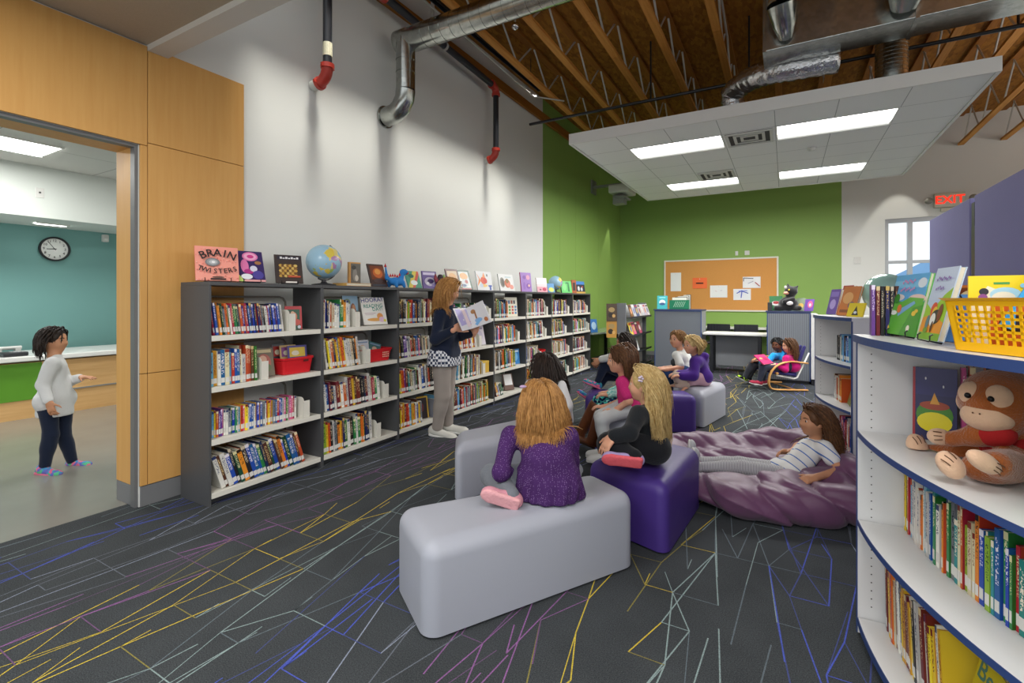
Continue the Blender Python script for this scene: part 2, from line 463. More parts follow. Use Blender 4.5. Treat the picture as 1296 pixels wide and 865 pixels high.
bs = MB(); bs.box((-3.8, 1.606, 0), (-3.788, 2.33, .137)); bs.box((-4.09, 1.588, 0), (-3.872, 1.6, .137)); bs.box((-3.8, 2.33, 0), (-3.79, 12.5, .1)); struct(bs, 'baseboard_left', M_BASE, bevel=.002)
bs = MB().box((-3.8, 12.49, 0), (1.79, 12.5, .1)); struct(bs, 'baseboard_back', M_BASE)
# ---- lower ceiling over the camera and its edge band
c = MB().box((-3.8, -3, 3.14), (8, 1.645, 3.3)); struct(c, 'ceiling_low', M_SOFF)
c = MB().box((-3.8, 1.645, 3.10), (8, 1.77, 3.75)); struct(c, 'trim_5', M_GYP)
# ---- lobby beyond the opening
lw = MB().box((-9.2, -3, 0), (-9.0, 6, 2.42)); struct(lw, 'wall_lobby', M_TEAL)
lw = MB().box((-9.2, -3, 2.42), (-8.0, 6, 3.06)); struct(lw, 'wall_lobby_bulkhead', M_LOBW)
lc = MB().box((-9.2, -3, 3.05), (-4.09, 6, 3.15)); struct(lc, 'ceiling_lobby', M_LTILE)
le = MB().box((-9.2, 6, 0), (-4.09, 6.2, 3.15)); struct(le, 'wall_lobby_end', M_LOBW)
# ---- roof deck, ledger, joists
rf = MB().box((-4.1, 1.77, 5.02), (8.2, 12.7, 5.1)); struct(rf, 'ceiling', M_OSB)
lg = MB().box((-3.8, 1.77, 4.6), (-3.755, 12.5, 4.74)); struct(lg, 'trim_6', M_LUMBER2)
M_WEB = mat('galvanised tube', '#c6c6c1', .4, .25)
M_DARKW = mat('chord splice', '#3a240c', .9)
k = 0; x = -3.14
while x < 7.9:
    j = empty('roof_beam', (x, 0, 0)); tag(j, kind='structure')
    bc = MB(); z0 = lambda y: 4.66-.02*(y-2.0)
    cuts = [1.8, 3.4+(k % 3)*.9, 6.1+(k % 2)*1.0, 8.8+(k % 3)*.5, 12.48]
    for a, b in zip(cuts, cuts[1:]):
        za, zb = z0(a), z0(b)
        bc.add([(x-.045, a, za-.04), (x+.045, a, za-.04), (x+.045, b-.012, zb-.04), (x-.045, b-.012, zb-.04), (x-.045, a, za), (x+.045, a, za), (x+.045, b-.012, zb), (x-.045, b-.012, zb)],
               [(3, 2, 1, 0), (4, 5, 6, 7), (0, 1, 5, 4), (1, 2, 6, 5), (2, 3, 7, 6), (3, 0, 4, 7)])
    bc.build('bottom_chord', M_LUMBER, j, weld=True)
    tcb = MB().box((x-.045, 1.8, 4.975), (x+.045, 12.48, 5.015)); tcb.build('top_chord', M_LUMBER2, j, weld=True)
    wm = MB(); y = 1.9+.15*(k % 2); up = True; i = 0
    while y < 12.0:
        za = z0(y)-.005
        wm.tube([(x-.012, y, za), (x-.012, y+.42, 4.985)], .0125, 6); wm.tube([(x+.014, y+.46, 4.985), (x+.014, y+.9, z0(y+.9)-.005)], .0125, 6)
        y += .95
    wm.build('web', M_WEB, j)
    x += .61; k += 1
# ---- suspended ceiling raft with four lights and two air vents
cl = empty('ceiling_cloud', (CLX0+2.135, CLY0+2.135, CZ)); tag(cl, kind='structure')
W7 = .61*7
def holes_plate():
    m = MB(); xs = [CLX0+.61*i for i in range(8)]; ys = [CLY0+.61*i for i in range(8)]
    rects = LIGHTS_R+VENTS_R
    for i in range(7):
        for j in range(7):
            cx, cy = xs[i]+.305, ys[j]+.305
            if any(a < cx < b and c_ < cy < d for a, b, c_, d in LIGHTS_R): continue
            m.add([(xs[i], ys[j], CZ), (xs[i], ys[j+1], CZ), (xs[i+1], ys[j+1], CZ), (xs[i+1], ys[j], CZ)], [(0, 1, 2, 3)])
    return m
LIGHTS_R = [(CLX0+.61, CLX0+1.83, CLY0+.61*1, CLY0+.61*2), (CLX0+.61*4, CLX0+.61*6, CLY0+.61, CLY0+.61*2), (CLX0+.61, CLX0+1.83, CLY0+.61*5, CLY0+.61*6), (CLX0+.61*4, CLX0+.61*6, CLY0+.61*5, CLY0+.61*6)]
VENTS_R = [(CLX0+.61*3.05, CLX0+.61*3.95, CLY0+.61*1.05, CLY0+.61*1.95), (CLX0+.61*2.05, CLX0+.61*2.95, CLY0+.61*4.05, CLY0+.61*4.95)]
holes_plate().build('tile_field', M_TILE, cl)
ed = MB()
for lo, hi in (((-.03, -.03), (W7+.03, 0)), ((-.03, W7), (W7+.03, W7+.03)), ((-.03, 0), (0, W7)), ((W7, 0), (W7+.03, W7))):
    ed.box((CLX0+lo[0], CLY0+lo[1], CZ-.012), (CLX0+hi[0], CLY0+hi[1], CZ+.13))
ed.build('edge_trim', mat('raft edge', '#e4e3df', .6, var=.01), cl)
MB().box((CLX0, CLY0, CZ+.1), (CLX0+W7, CLY0+W7, CZ+.12)).build('backing', mat('raft backing', '#8a8a86', .9), cl)
M_LAMP = mat('lit diffuser', '#fdfdf8', .5, var=0, emit=9.0)
M_LRIM = mat('light rim', '#e6e6e2', .5, var=0)
LL = ['ceiling light above the cork board side nearer the wall, first row of the raft', 'ceiling light in the raft, first row, beside the larger air vent', 'ceiling light in the raft, back row, close to the green side wall', 'ceiling light in the raft, back row, on the exit sign side']
for i, (a, b, c_, d) in enumerate(LIGHTS_R):
    t = empty('ceiling_light', ((a+b)/2, (c_+d)/2, CZ), 0, LL[i], 'ceiling light', 'recessed lights in the ceiling raft')
    f = MB(); r = .02
    f.box((a, c_, CZ-.006), (b, c_+r, CZ+.07)); f.box((a, d-r, CZ-.006), (b, d, CZ+.07)); f.box((a, c_+r, CZ-.006), (a+r, d-r, CZ+.07)); f.box((b-r, c_+r, CZ-.006), (b, d-r, CZ+.07)); f.box((a+r, (c_+d)/2+.17, CZ+.0), (b-r, (c_+d)/2+.18, CZ+.07))
    f.box((a+r, c_+r, CZ+.07), (b-r, d-r, CZ+.08))
    f.build('frame', M_LRIM, t)
    MB().box((a+r, c_+r+.0, CZ+.03), (b-r, (c_+d)/2+.168, CZ+.04)).build('diffuser', M_LAMP, t)
    MB().box((a+r, (c_+d)/2+.182, CZ+.01), (b-r, d-r, CZ+.02)).build('reflector', mat('lamp reflector', '#e9e9e6', .4, var=0, emit=.9), t)
M_VENT = mat('vent enamel', '#d0d0cc', .5); M_VD = mat('vent throat', '#4b4b4a', .8)
for i, (a, b, c_, d) in enumerate(VENTS_R):
    t = empty('air_vent', ((a+b)/2, (c_+d)/2, CZ), 0, ['square ceiling air vent between the two first row lights', 'square ceiling air vent in front of the back row lights'][i], 'air vent', 'air vents in the ceiling raft')
    MB().box((a, c_, CZ-.004), (b, d, CZ-.002)).build('throat', M_VD, t)
    f = MB()
    for q in (0, .09, .17):
        A, B, C_, D_ = a+q, b-q, c_+q, d-q; wd = .035; z = CZ-.02+q*.05
        f.box((A, C_, z), (B, C_+wd, z+.014)); f.box((A, D_-wd, z), (B, D_, z+.014)); f.box((A, C_+wd, z), (A+wd, D_-wd, z+.014)); f.box((B-wd, C_+wd, z), (B, D_-wd, z+.014))
    f.build('grille', M_VENT, t)
t = MB().lathe([(0, CZ-.035), (.04, CZ-.033), (.055, CZ-.015), (.06, CZ-.001)], 20, M=Matrix.Translation((.32, 8.0, 0))).build('smoke_detector', M_VENT, smooth=True)
tag(t, 'small round white smoke detector on the ceiling raft', 'smoke detector')

# ---- ducts and pipes
def galv(nt, L, b):
    tc = nn(nt, 'ShaderNodeTexCoord'); v = nn(nt, 'ShaderNodeTexVoronoi', Scale=24.0); L(tc.outputs['Object'], v.inputs['Vector'])
    sp = nn(nt, 'ShaderNodeSeparateColor'); L(v.outputs['Color'], sp.inputs[0])
    return mixc(nt, L, sp.outputs[0], '#a4a7a3', '#babcb7')
M_GALV = mat_custom('galvanised sheet', galv, .22, .5, 1.0)
M_FOIL = mat('crumpled foil', '#c3c3c4', .22, .95, bump=.9, bs=26)
M_BLK = mat('black steel pipe', '#22242a', .35, spec=.5)
M_RED = mat('red grooved fitting', '#b5382b', .4, spec=.5, bump=.2, bs=40)
def ribs(m, p0, p1, r, step=.09):
    p0, p1 = Vector(p0), Vector(p1); n = int((p1-p0).length/step); d = (p1-p0).normalized()
    for i in range(n): q = p0+d*(i+.5)*step; m.tube([q-d*.004, q+d*.004], r+.004, 20)
t = empty('spiral_duct', (-3.45, 3.93, 4.16), 0, 'galvanised spiral duct running out from the white wall and elbowing down', 'duct')
m = MB().tube([(-3.62, 3.93, 4.16), (4.0, 3.93, 4.16)], .125, 28); ribs(m, (-3.3, 3.93, 4.16), (4.0, 3.93, 4.16), .125, .12); smooth_angle(m.build('main_run', M_GALV, t))
m = MB().tube([(-3.5, 3.9, 4.16), (-3.5, 3.9, 3.62)], .1, 24); ribs(m, (-3.5, 3.9, 4.0), (-3.5, 3.9, 3.66), .1, .13); smooth_angle(m.build('drop', M_GALV, t))
m = MB().tube([(-3.5, 3.9, 3.62), (-3.515, 3.9, 3.53), (-3.57, 3.9, 3.45), (-3.65, 3.9, 3.40), (-3.78, 3.9, 3.39)], .103, 24); smooth_angle(m.build('elbow', M_GALV, t))
m = MB().tube([(-3.798, 3.9, 3.39), (-3.78, 3.9, 3.39)], .118, 24); smooth_angle(m.build('wall_flange', M_GALV, t))
def elbow(m, a, c, b, r):
    pts = [Vector(a)*(1-s)**2+Vector(c)*2*s*(1-s)+Vector(b)*s*s for s in [i/6 for i in range(7)]]
    m.tube(pts, r, 16)
def pipe_drop(name, x, y, ztop, zb, label, lab_plate=False):
    t = empty(name, (x, y, zb), 0, label, 'pipe')
    m = MB().tube([(x, y, ztop), (x, y, zb)], .04, 16); smooth_angle(m.build('pipe', M_BLK, t))
    m = MB(); elbow(m, (x, y, zb+.02), (x, y, zb-.1), (x-.11, y, zb-.12), .05); m.tube([(x, y, zb+.03), (x, y, zb-.01)], .06, 16); m.tube([(x-.09, y, zb-.117), (x-.12, y, zb-.123)], .06, 16)
    for s in (-1, 1): m.box((x-.012, y+s*.055-.012, zb-.005), (x+.012, y+s*.055+.012, zb+.025)); m.box((x-.115, y+s*.055-.012, zb-.13), (x-.095, y+s*.055+.012, zb-.105))
    smooth_angle(m.build('elbow', M_RED, t))
    m = MB().tube([(x-.12, y, zb-.123), (-3.8, y, zb-.123)], .045, 16); smooth_angle(m.build('wall_collar', mat('painted collar', '#d2d1ca', .5), t))
    if lab_plate: MB().tube([(x, y, zb+.1), (x, y, zb+.22)], .0415, 16).build('label_sticker', mat('pipe sticker', '#d9d4b8', .6, var=.25, vs=60), t)
    return t
pipe_drop('drain_pipe', -3.6, 2.98, 4.98, 3.5, 'black vertical pipe with red elbow above the first globe', True)
t = pipe_drop('drain_pipe', -3.62, 5.93, 4.42, 3.55, 'black vertical pipe with red elbow beside the green wall edge')
m = MB().tube([(-3.62, 3.2, 4.57), (-3.62, 5.9, 4.45)], .042, 16); smooth_angle(m.build('horizontal_run', M_BLK, t))
m = MB(); elbow(m, (-3.62, 5.84, 4.455), (-3.62, 5.93, 4.45), (-3.62, 5.93, 4.36), .052); m.tube([(-3.62, 5.8, 4.455), (-3.62, 5.84, 4.455)], .06, 16); m.tube([(-3.62, 5.93, 4.37), (-3.62, 5.93, 4.33)], .06, 16)
for y in (3.66, 4.45): m.tube([(-3.62, y, 4.57-.044*(y-3.2)), (-3.62, y+.07, 4.57-.044*(y+.07-3.2))], .062, 16)
smooth_angle(m.build('coupling', M_RED, t))
m = MB().tube([(-3.62, 4.5, 4.5), (-3.62, 4.5, 5.0)], .022, 10); m.tube([(-3.62, 4.72, 4.5), (-3.62, 4.75, 4.5)], .05, 14); m.build('hanger', M_WEB, t)
t = empty('sprinkler_pipe', (-3.5, 6.75, 4.16), 0, 'long thin dark sprinkler pipe hung across the joists', 'pipe')
m = MB().tube([(-3.5, 6.75, 4.16), (6.0, 6.75, 4.16)], .021, 10); m.build('pipe', M_BLK, t)
for xx in (-1.62, -.4, 2.04): MB().tube([(xx, 6.75, 4.16), (xx, 6.75, 4.97)], .012, 6).build('hanger_rod', M_BLK, t)
t = empty('conduit', (-3.35, 4.4, 4.62), 0, 'thin bent grey conduit under the roof joists', 'conduit')
m = MB().tube([(-3.4, 3.6, 4.66), (-3.36, 6.6, 4.52), (-3.0, 6.95, 4.5)], .011, 6); m.build('run', M_WEB, t)
m = MB().tube([(-.05, 5.3, 4.7), (-.9, 5.3, 4.66), (-1.05, 5.22, 4.7), (-1.05, 5.2, 4.95)], .014, 6); m.tube([(-.62, 6.4, 4.62), (-.55, 3.9, 4.66)], .012, 6); m.build('branch', M_WEB, t)
t = empty('rectangular_duct', (1.9, 5.7, 3.9), 0, 'large rectangular galvanised duct in front of the ceiling raft', 'duct')
m = MB().box((-.2, 5.48, 3.9), (7.0, 5.87, 4.5)); m.build('body', M_GALV, t, bevel=.006)
for xx in (-.2, 1.0, 2.2, 3.4): MB().box((xx, 5.468, 3.888), (xx+.03, 5.882, 4.51)).build('seam_flange', M_GALV, t)
m = MB().tube([(-.03, 5.3, 4.5), (-.03, 5.3, 4.22)], .13, 24); ribs(m, (-.03, 5.3, 4.5), (-.03, 5.3, 4.22), .13, .04); m.tube([(-.03, 5.3, 4.22), (-.01, 5.36, 4.06), (.0, 5.47, 3.99)], [.135, .1, .06], 24); smooth_angle(m.build('tap', M_GALV, t))
m = MB().tube([(.92, 5.26, 4.5), (.92, 5.28, 4.14)], .17, 24); ribs(m, (.92, 5.26, 4.5), (.92, 5.28, 4.14), .17, .05); m.tube([(.92, 5.28, 4.14), (.92, 5.47, 4.02)], [.17, .1], 24); smooth_angle(m.build('tap', M_GALV, t))
m = MB().tube([(.97, 6.4, 4.48), (.97, 6.4, CZ+.14)], .14, 24); ribs(m, (.97, 6.4, 4.44), (.97, 6.4, CZ+.14), .14, .04); smooth_angle(m.build('drop', M_GALV, t))
e_ = at(930, 124, 5.9)
pts = [at(1060, 76, 5.0), at(1005, 86, 5.15), at(968, 93, 5.35), at(945, 103, 5.6), Vector((e_.x-.02, e_.y-.06, CZ+.36)), Vector((e_.x, e_.y, CZ+.145))]
def bez(pts, n=8):
    out = []; P = [Vector(p) for p in pts]; P = [2*P[0]-P[1]]+P+[2*P[-1]-P[-2]]
    for i in range(1, len(P)-2):
        for s in range(n):
            u = s/n; a, b, c_, d = P[i-1:i+3]
            out.append(.5*((2*b)+(-a+c_)*u+(2*a-5*b+4*c_-d)*u*u+(-a+3*b-3*c_+d)*u**3))
    return out+[P[-2]]
pp = bez(pts, 8); m = MB().tube(pp, [.125+.007*math.sin(i*2.4)+.005*rnd.random() for i in range(len(pp))], 22); m.build('flexible_hose', M_FOIL, t, smooth=True)
t = empty('exposed_spotlight', (-2.75, 4.6, 4.6), 0, 'small chrome lamp clipped under the joists', 'lamp')
m = MB().sphere(at(652, 33, 5.5), .045, 14, 10); m.build('lamp_head', mat('chrome', '#d7d7d9', .12, 1.0, var=0), t, smooth=True)
m = MB().tube([at(652, 33, 5.5)+Vector((0, 0, .03)), at(652, 33, 5.5)+Vector((0, 0, .5))], .01, 6); m.build('stem', M_WEB, t)

# ---- back wall glazed door, exterior
d = empty('door_1', (2.7, 12.5, 0)); tag(d, kind='structure')
m = MB()
for x0, x1 in ((1.79, 1.85), (2.16, 2.24), (2.98, 3.06), (3.54, 3.6)): m.box((x0, 12.52, 0), (x1, 12.62, 3.07))
for z0, z1 in ((2.99, 3.07), (2.15, 2.21), (0, .2), (1.0, 1.1)): m.box((1.85, 12.525, z0), (3.54, 12.615, z1))
m.build('frame', M_ALU, d, weld=True)
gm = bpy.data.materials.new('door glass'); gm.use_nodes = True; gb = gm.node_tree.nodes['Principled BSDF']; gb.inputs['Transmission Weight'].default_value = 1; gb.inputs['Roughness'].default_value = 0; gb.inputs['IOR'].default_value = 1.05; gb.inputs['Base Color'].default_value = (.95, .98, .98, 1)
MB().box((1.85, 12.56, .2), (3.54, 12.568, 2.99)).build('glass', gm, d)
MB().tube([(2.34, 12.5, .95), (2.34, 12.46, 1.0), (2.34, 12.46, 1.25), (2.34, 12.5, 1.3)], .014, 8).build('handle', M_ALU, d)
hl = MB(); hp = [(-30+i*4, 80+6*math.sin(i*.7), 0) for i in range(24)]
vs = [(p[0], p[1], -2) for p in hp]+[(p[0], p[1]+6, 4.2+2.2*abs(math.sin(i*.61))+1.2*math.sin(i*1.7)) for i, p in enumerate(hp)]
hl.add(vs, [(i, i+1, 24+i+1, 24+i) for i in range(23)]); tag(hl.build('hills', mat('distant blue hills', '#7da6cf', .9, var=.15, vs=.1)), kind='structure')
gr = MB().add([(-40, 12.7, -.02), (60, 12.7, -.02), (60, 90, -.02), (-40, 90, -.02)], [(0, 1, 2, 3)]); tag(gr.build('ground', mat('pale pavement', '#b9bcc0', .9)), kind='structure')
# exit sign
t = empty('exit_sign', (2.78, 12.46, 3.35), 0, 'lit red EXIT sign with emergency lamps above the glazed door', 'exit sign')
MB().box((2.56, 12.42, 3.22), (3.02, 12.5, 3.5)).build('housing', mat('sign housing', '#c9c5b4', .5), t, bevel=.008)
tv, tf = text_geo('EXIT', .22); Mx = Matrix.Translation((2.79, 12.415, 3.36)) @ Matrix.Rotation(PI/2, 4, 'X')
MB().add([Mx @ p for p in tv], tf).build('lettering', mat('lit red letters', '#ff2a12', .5, var=0, emit=1.1), t)
for s in (-1, 1):
    m = MB().lathe([(0, 0), (.05, .01), (.065, .05), (.06, .09), (0, .09)], 16, M=Matrix.Translation((2.79+s*.33, 12.42, 3.36)) @ Matrix.Rotation(PI/2, 4, 'X')); m.build('emergency_lamp', mat('lamp grey', '#8b8980', .4), t, smooth=True)
MB().box((2.66, 12.43, 3.14), (2.92, 12.5, 3.21)).build('battery_box', mat('sign housing', '#c9c5b4', .5), t, bevel=.01)
for nm, loc, sz, lb in (('wall_switch', (1.32, 12.49, 2.24), (.06, .01, .07), 'small white wall plate on the white back wall beside the green edge'), ('thermostat', (-.78, 12.49, 2.5), (.05, .012, .05), 'small white thermostat on the green wall above the cork board'), ('wall_switch', (-1.0, 12.49, 2.5), (.03, .008, .05), 'narrow white switch plate on the green wall above the cork board')):
    t = empty(nm, loc, 0, lb, nm.replace('_', ' '))
    MB().box((loc[0]-sz[0], loc[1]-sz[1], loc[2]-sz[2]), (loc[0]+sz[0], loc[1]+.01, loc[2]+sz[2])).build('plate', M_VENT, t, bevel=.004)
    MB().box((loc[0]-.015, loc[1]-sz[1]-.008, loc[2]-.02), (loc[0]+.015, loc[1]-sz[1], loc[2]+.02)).build('toggle', M_VENT, t, bevel=.003)
# projector on the side wall
t = empty('projector', (-3.3, 10.4, 3.75), 0, 'white short throw projector on a bracket high on the green wall', 'projector')
m = MB().box((-3.35, 10.15, 3.72), (-2.9, 10.75, 3.9)); m.build('housing', mat('projector white', '#d5d6d2', .4), t, bevel=.03, bseg=3)
m = MB().box((-3.8, 10.38, 3.92), (-3.1, 10.48, 3.97)).box((-3.8, 10.3, 3.8), (-3.77, 10.6, 4.1)); m.build('wall_arm', M_ALU, t)
m = MB().box((-3.3, 10.3, 3.5), (-3.05, 10.55, 3.7)).box((-3.25, 10.2, 3.62), (-3.0, 10.7, 3.66)); m.build('sensor_box', mat('grey plastic', '#8f918f', .5), t, bevel=.015)

# ---- cork board with pinned sheets
t = empty('cork_board', (-1.4, 12.49, 1.76), 0, 'large cork pin board with aluminium frame on the green back wall', 'pin board')
MB().box((-2.63, 12.475, 1.16), (-.17, 12.5, 2.36)).build('cork', mat('cork', '#d0934f', .9, var=.1, vs=60, bump=.3, bs=150), t)
m = MB()
for a, b in (((-2.66, 1.13), (-.14, 1.165)), ((-2.66, 2.355), (-.14, 2.39)), ((-2.66, 1.165), (-2.625, 2.355)), ((-.175, 1.165), (-.14, 2.355))): m.box((a[0], 12.465, a[1]), (b[0], 12.5, b[1]))
m.build('frame', mat('board frame', '#d9d5c8', .5), t, bevel=.003)
def pinned(x0, x1, z0, z1, col, label, marks):
    t = empty('pinned_sheet', ((x0+x1)/2, 12.47, z1), 0, label, 'sheet of paper')
    MB().box((x0, 12.468, z0), (x1, 12.4745, z1)).build('paper', mat('paper '+col, col, .8, var=.02), t)
    MB().sphere(((x0+x1)/2, 12.464, z1-.03), .009, 8, 6).build('pin', mat('pin', '#c9c9c9', .3), t)
    for a, b, c_, e, cc, w_ in marks:
        X = lambda u: x0+(x1-x0)*u; Z = lambda u: z0+(z1-z0)*u
        MB().tube([(X(a), 12.4665, Z(b)), (X(c_), 12.4665, Z(e))], w_, 4).build('drawing', mat('ink '+cc, cc, .7, var=0), t)
pinned(-2.5, -2.25, 1.62, 2.08, '#e9eaea', 'plain white sheet pinned at the far end of the cork board', [])
pinned(-1.98, -1.65, 1.68, 1.94, '#f0713f', 'orange sheet with one dark line pinned on the cork board', [(.25, .5, .75, .5, '#3a2018', .018)])
pinned(-1.58, -1.2, 1.46, 1.75, '#e6e7e8', 'white sheet with faint marks pinned on the cork board beside the orange one', [(.3, .55, .4, .5, '#c9a0a0', .006), (.6, .55, .7, .6, '#b0a5c0', .006)])
pinned(-1.07, -.7, 1.4, 1.66, '#e4e6ea', 'white sheet with blue drawing pinned low on the cork board', [(.2, .6, .5, .85, '#4a5fc0', .012), (.5, .85, .45, .2, '#4a5fc0', .014), (.5, .8, .85, .6, '#4a5fc0', .012), (.3, .8, .8, .85, '#5a6fd0', .01)])
pinned(-.87, -.5, 1.68, 1.94, '#e8e8ea', 'white sheet with dark and red scribbles pinned highest on the cork board', [(.05, .9, .6, .85, '#3a3a48', .01), (.05, .6, .05, .9, '#3a3a48', .01), (.7, .5, .95, .15, '#a83038', .012), (.3, .4, .6, .6, '#9a9ab0', .008)])

# ---- lobby things
t = empty('reception_desk', (-7.9, 2.0, 0), 0, 'long maple reception desk with green panel and white counter in the lobby', 'desk')
MB().box((-8.6, -2, 0), (-7.8, 5.2, .66)).build('body', M_DESKW, t)
MB().box((-8.7, -2, .68), (-7.72, 5.25, .74)).build('counter', mat('white counter', '#e3e4e1', .3), t, bevel=.01)
MB().box((-7.8, -1.6, .22), (-7.79, 2.28, .655)).build('green_panel', mat('green laminate', '#5f9a2c', .4), t)
MB().box((-7.8, 2.3, .28), (-7.785, 5.2, .295)).build('metal_strip', M_ALU, t)
t = empty('desk_phone', (-7.92, 2.05, .74), .1, 'black and silver desk phone with keypad on the reception counter', 'phone')
Mp = t.matrix_basis
m = MB(); m.prism([(-.12, -.11), (.12, -.11), (.12, .11), (-.12, .11)], 0, .05, M=Mp); m.build('base', mat('phone black', '#2b2d30', .4), t, bevel=.012)
m = MB()
for i in range(3):
    for j in range(4): m.box((-.0+j*.028, -.02+i*.036, .05), (.02+j*.028, .006+i*.036, .058), M=Mp)
m.build('keypad', mat('phone keys', '#b9bcbc', .5), t)
m = MB().tube([Mp @ Vector((-.09, -.12, .09)), Mp @ Vector((-.09, .12, .09))], .022, 10); m.box((-.115, -.11, .05), (-.065, -.06, .085), M=Mp); m.box((-.115, .06, .05), (-.065, .11, .085), M=Mp); m.build('handset', mat('handset grey', '#c6c7c3', .4), t, smooth=False)
t = empty('wall_clock', (-8.99, 2.78, 2.12), 0, 'round white wall clock with black rim on the teal lobby wall', 'clock')
MR = Matrix.Translation((-8.99, 2.76, 2.12)) @ Matrix.Rotation(PI/2, 4, 'Y')
MB().lathe([(.148, 0), (.17, 0), (.172, .03), (.16, .045), (.148, .035), (.148, 0)], 40, M=MR, caps=False).build('rim', mat('clock rim', '#202124', .35), t, smooth=True)
MB().lathe([(0, .012), (.15, .012)], 40, M=MR, caps=False).build('dial', mat('clock dial', '#e8e9e6', .5, var=0), t)
m = MB()
def clk(a): return Vector((0, math.sin(a), math.cos(a)))
for h in range(12):
    tv, tf = text_geo(str(h or 12), .045); p = Vector((-8.974, 2.76, 2.12))+Vector((0, math.sin(h*PI/6), math.cos(h*PI/6)))*.115
    Mt = Matrix.Translation(p) @ Matrix(((0, 0, 1, 0), (1, 0, 0, 0), (0, 1, 0, 0), (0, 0, 0, 1)))
    m.add([Mt @ q for q in tv], tf)
m.build('numerals', mat('clock ink', '#16171a', .6, var=0), t)
m = MB(); c0 = Vector((-8.97, 2.76, 2.12))
m.tube([c0-clk(-.62)*.02, c0+clk(-.62)*.125], .0035, 6); m.build('minute_hand', mat('clock ink', '#16171a'), t)
m = MB(); m.tube([c0-clk(-1.62)*.02, c0+clk(-1.62)*.085], .005, 6); m.build('hour_hand', mat('clock ink', '#16171a'), t)
t = empty('wall_plate', (-7.99, 2.3, 2.72), 0, 'white socket plate with dark jack on the lobby bulkhead', 'socket')
MB().box((-8.0, 2.28, 2.66), (-7.992, 2.36, 2.78)).build('plate', M_VENT, t, bevel=.003); MB().box((-7.993, 2.31, 2.715), (-7.988, 2.33, 2.735)).build('jack', M_VD, t)
t = empty('wall_sensor', (-8.97, 3.35, 2.33), 0, 'small white motion sensor high on the teal lobby wall', 'sensor')
MB().box((-9.0, 3.3, 2.28), (-8.94, 3.38, 2.39)).build('casing', M_VENT, t, bevel=.012); MB().box((-8.942, 3.32, 2.3), (-8.935, 3.36, 2.33)).build('lens', M_LRIM, t)
for nm, lo, hi, lb in (('lobby_light', (-7.4, .2, 3.035), (-6.8, 2.15, 3.052), 'long lit ceiling panel in the lobby'), ('under_cabinet_light', (-8.6, 2.45, 2.405), (-8.5, 2.75, 2.42), 'small lit strip under the lobby bulkhead')):
    t = empty(nm, ((lo[0]+hi[0])/2, (lo[1]+hi[1])/2, lo[2]), 0, lb, 'ceiling light')
    MB().box(lo, (hi[0], hi[1], hi[2]-.004)).build('diffuser', M_LAMP, t); m = MB()
    m.box((lo[0]-.02, lo[1]-.02, lo[2]-.004), (lo[0], hi[1]+.02, hi[2])); m.box((hi[0], lo[1]-.02, lo[2]-.004), (hi[0]+.02, hi[1]+.02, hi[2])); m.build('frame', M_LRIM, t)
# ================================================================ BOOKCASES
M_CASE = mat('charcoal laminate', '#4d4e50', .45, var=.04, vs=3)
M_CASED = mat('charcoal case inside', '#3c3d3f', .5, var=.03)
M_SHELF = mat('ivory steel shelf', '#dedbd0', .45, var=.015)
M_BEND = mat('bookend steel', '#dcd9ce', .4, var=.02)
M_TUBE = mat('grey brown tube', '#8d877e', .4, .3)
M_PAGE = mat('book pages', '#d9d2be', .85, var=.08, vs=90, stretch=(40, 1, 1))
M_LABEL = mat('call number label', '#dcdbd6', .7, var=0)
UX0, UD, UT, CH = -3.38, .36, 1.83, 1.5
UW = .9145
SHZ = [1.155, .805, .445, .085]
ORDC = ['first', 'second', 'third', 'fourth', 'fifth', 'sixth', 'seventh', 'eighth']
WH = ['beside the orange wall', 'next to the corner case, under the large globe', 'behind the standing reader', 'just beyond the standing reader', 'fifth from the orange wall', 'sixth from the orange wall', 'one before the end at the green wall', 'at the far end by the green wall']
def build_case(i):
    y0 = UT+i*UW; y1 = y0+UW
    t = empty('bookcase', (UX0-UD/2, (y0+y1)/2, 0), 0, f'{ORDC[i]} charcoal bookcase bay with ivory shelves, {WH[i]}', 'bookcase', 'charcoal bookcase bays along the wall')
    th = .016
    for yy in (y0, y1-th): MB().box((UX0-UD, yy+.0005, 0), (UX0, yy+th-.0005, CH)).build('side_panel', M_CASE, t, bevel=.0015)
    MB().box((UX0-UD, y0+.001, CH+.0002), (UX0+.004, y1-.001, CH+.026)).build('top_panel', M_CASE, t, bevel=.002)
    MB().box((UX0-UD+.02, y0+th, .01), (UX0-.04, y1-th, .06)).build('kick_board', M_CASED, t)
    for z in SHZ:
        m = MB().box((UX0-UD+.03, y0+th+.001, z-.014), (UX0-.004, y1-th-.001, z)); m.box((UX0-.010, y0+th+.001, z-.035), (UX0+.002, y1-th-.001, z+.002))
        m.build('shelf', M_SHELF, t, bevel=.0015)
        # bent tube back stop
        a = UX0-UD+.035; zt = z+.27
        if z > .1 or i < 4:
            pts = [(a, y0+.03, zt), (a, y1-.17, zt), (a, y1-.135, zt-.012), (a, y1-.115, zt-.04), (a, y1-.11, zt-.09), (a, y1-.11, z)]
            MB().tube(pts, .009, 8).build('back_rail', M_TUBE, t, smooth=True)
    if i == 0:
        m = MB()
        for z in (.3, .62, .95, 1.27): m.tube([(UX0-.04, y0, z), (UX0-.04, y0-.004, z)], .006, 8)
    return t
for i in range(8): build_case(i)

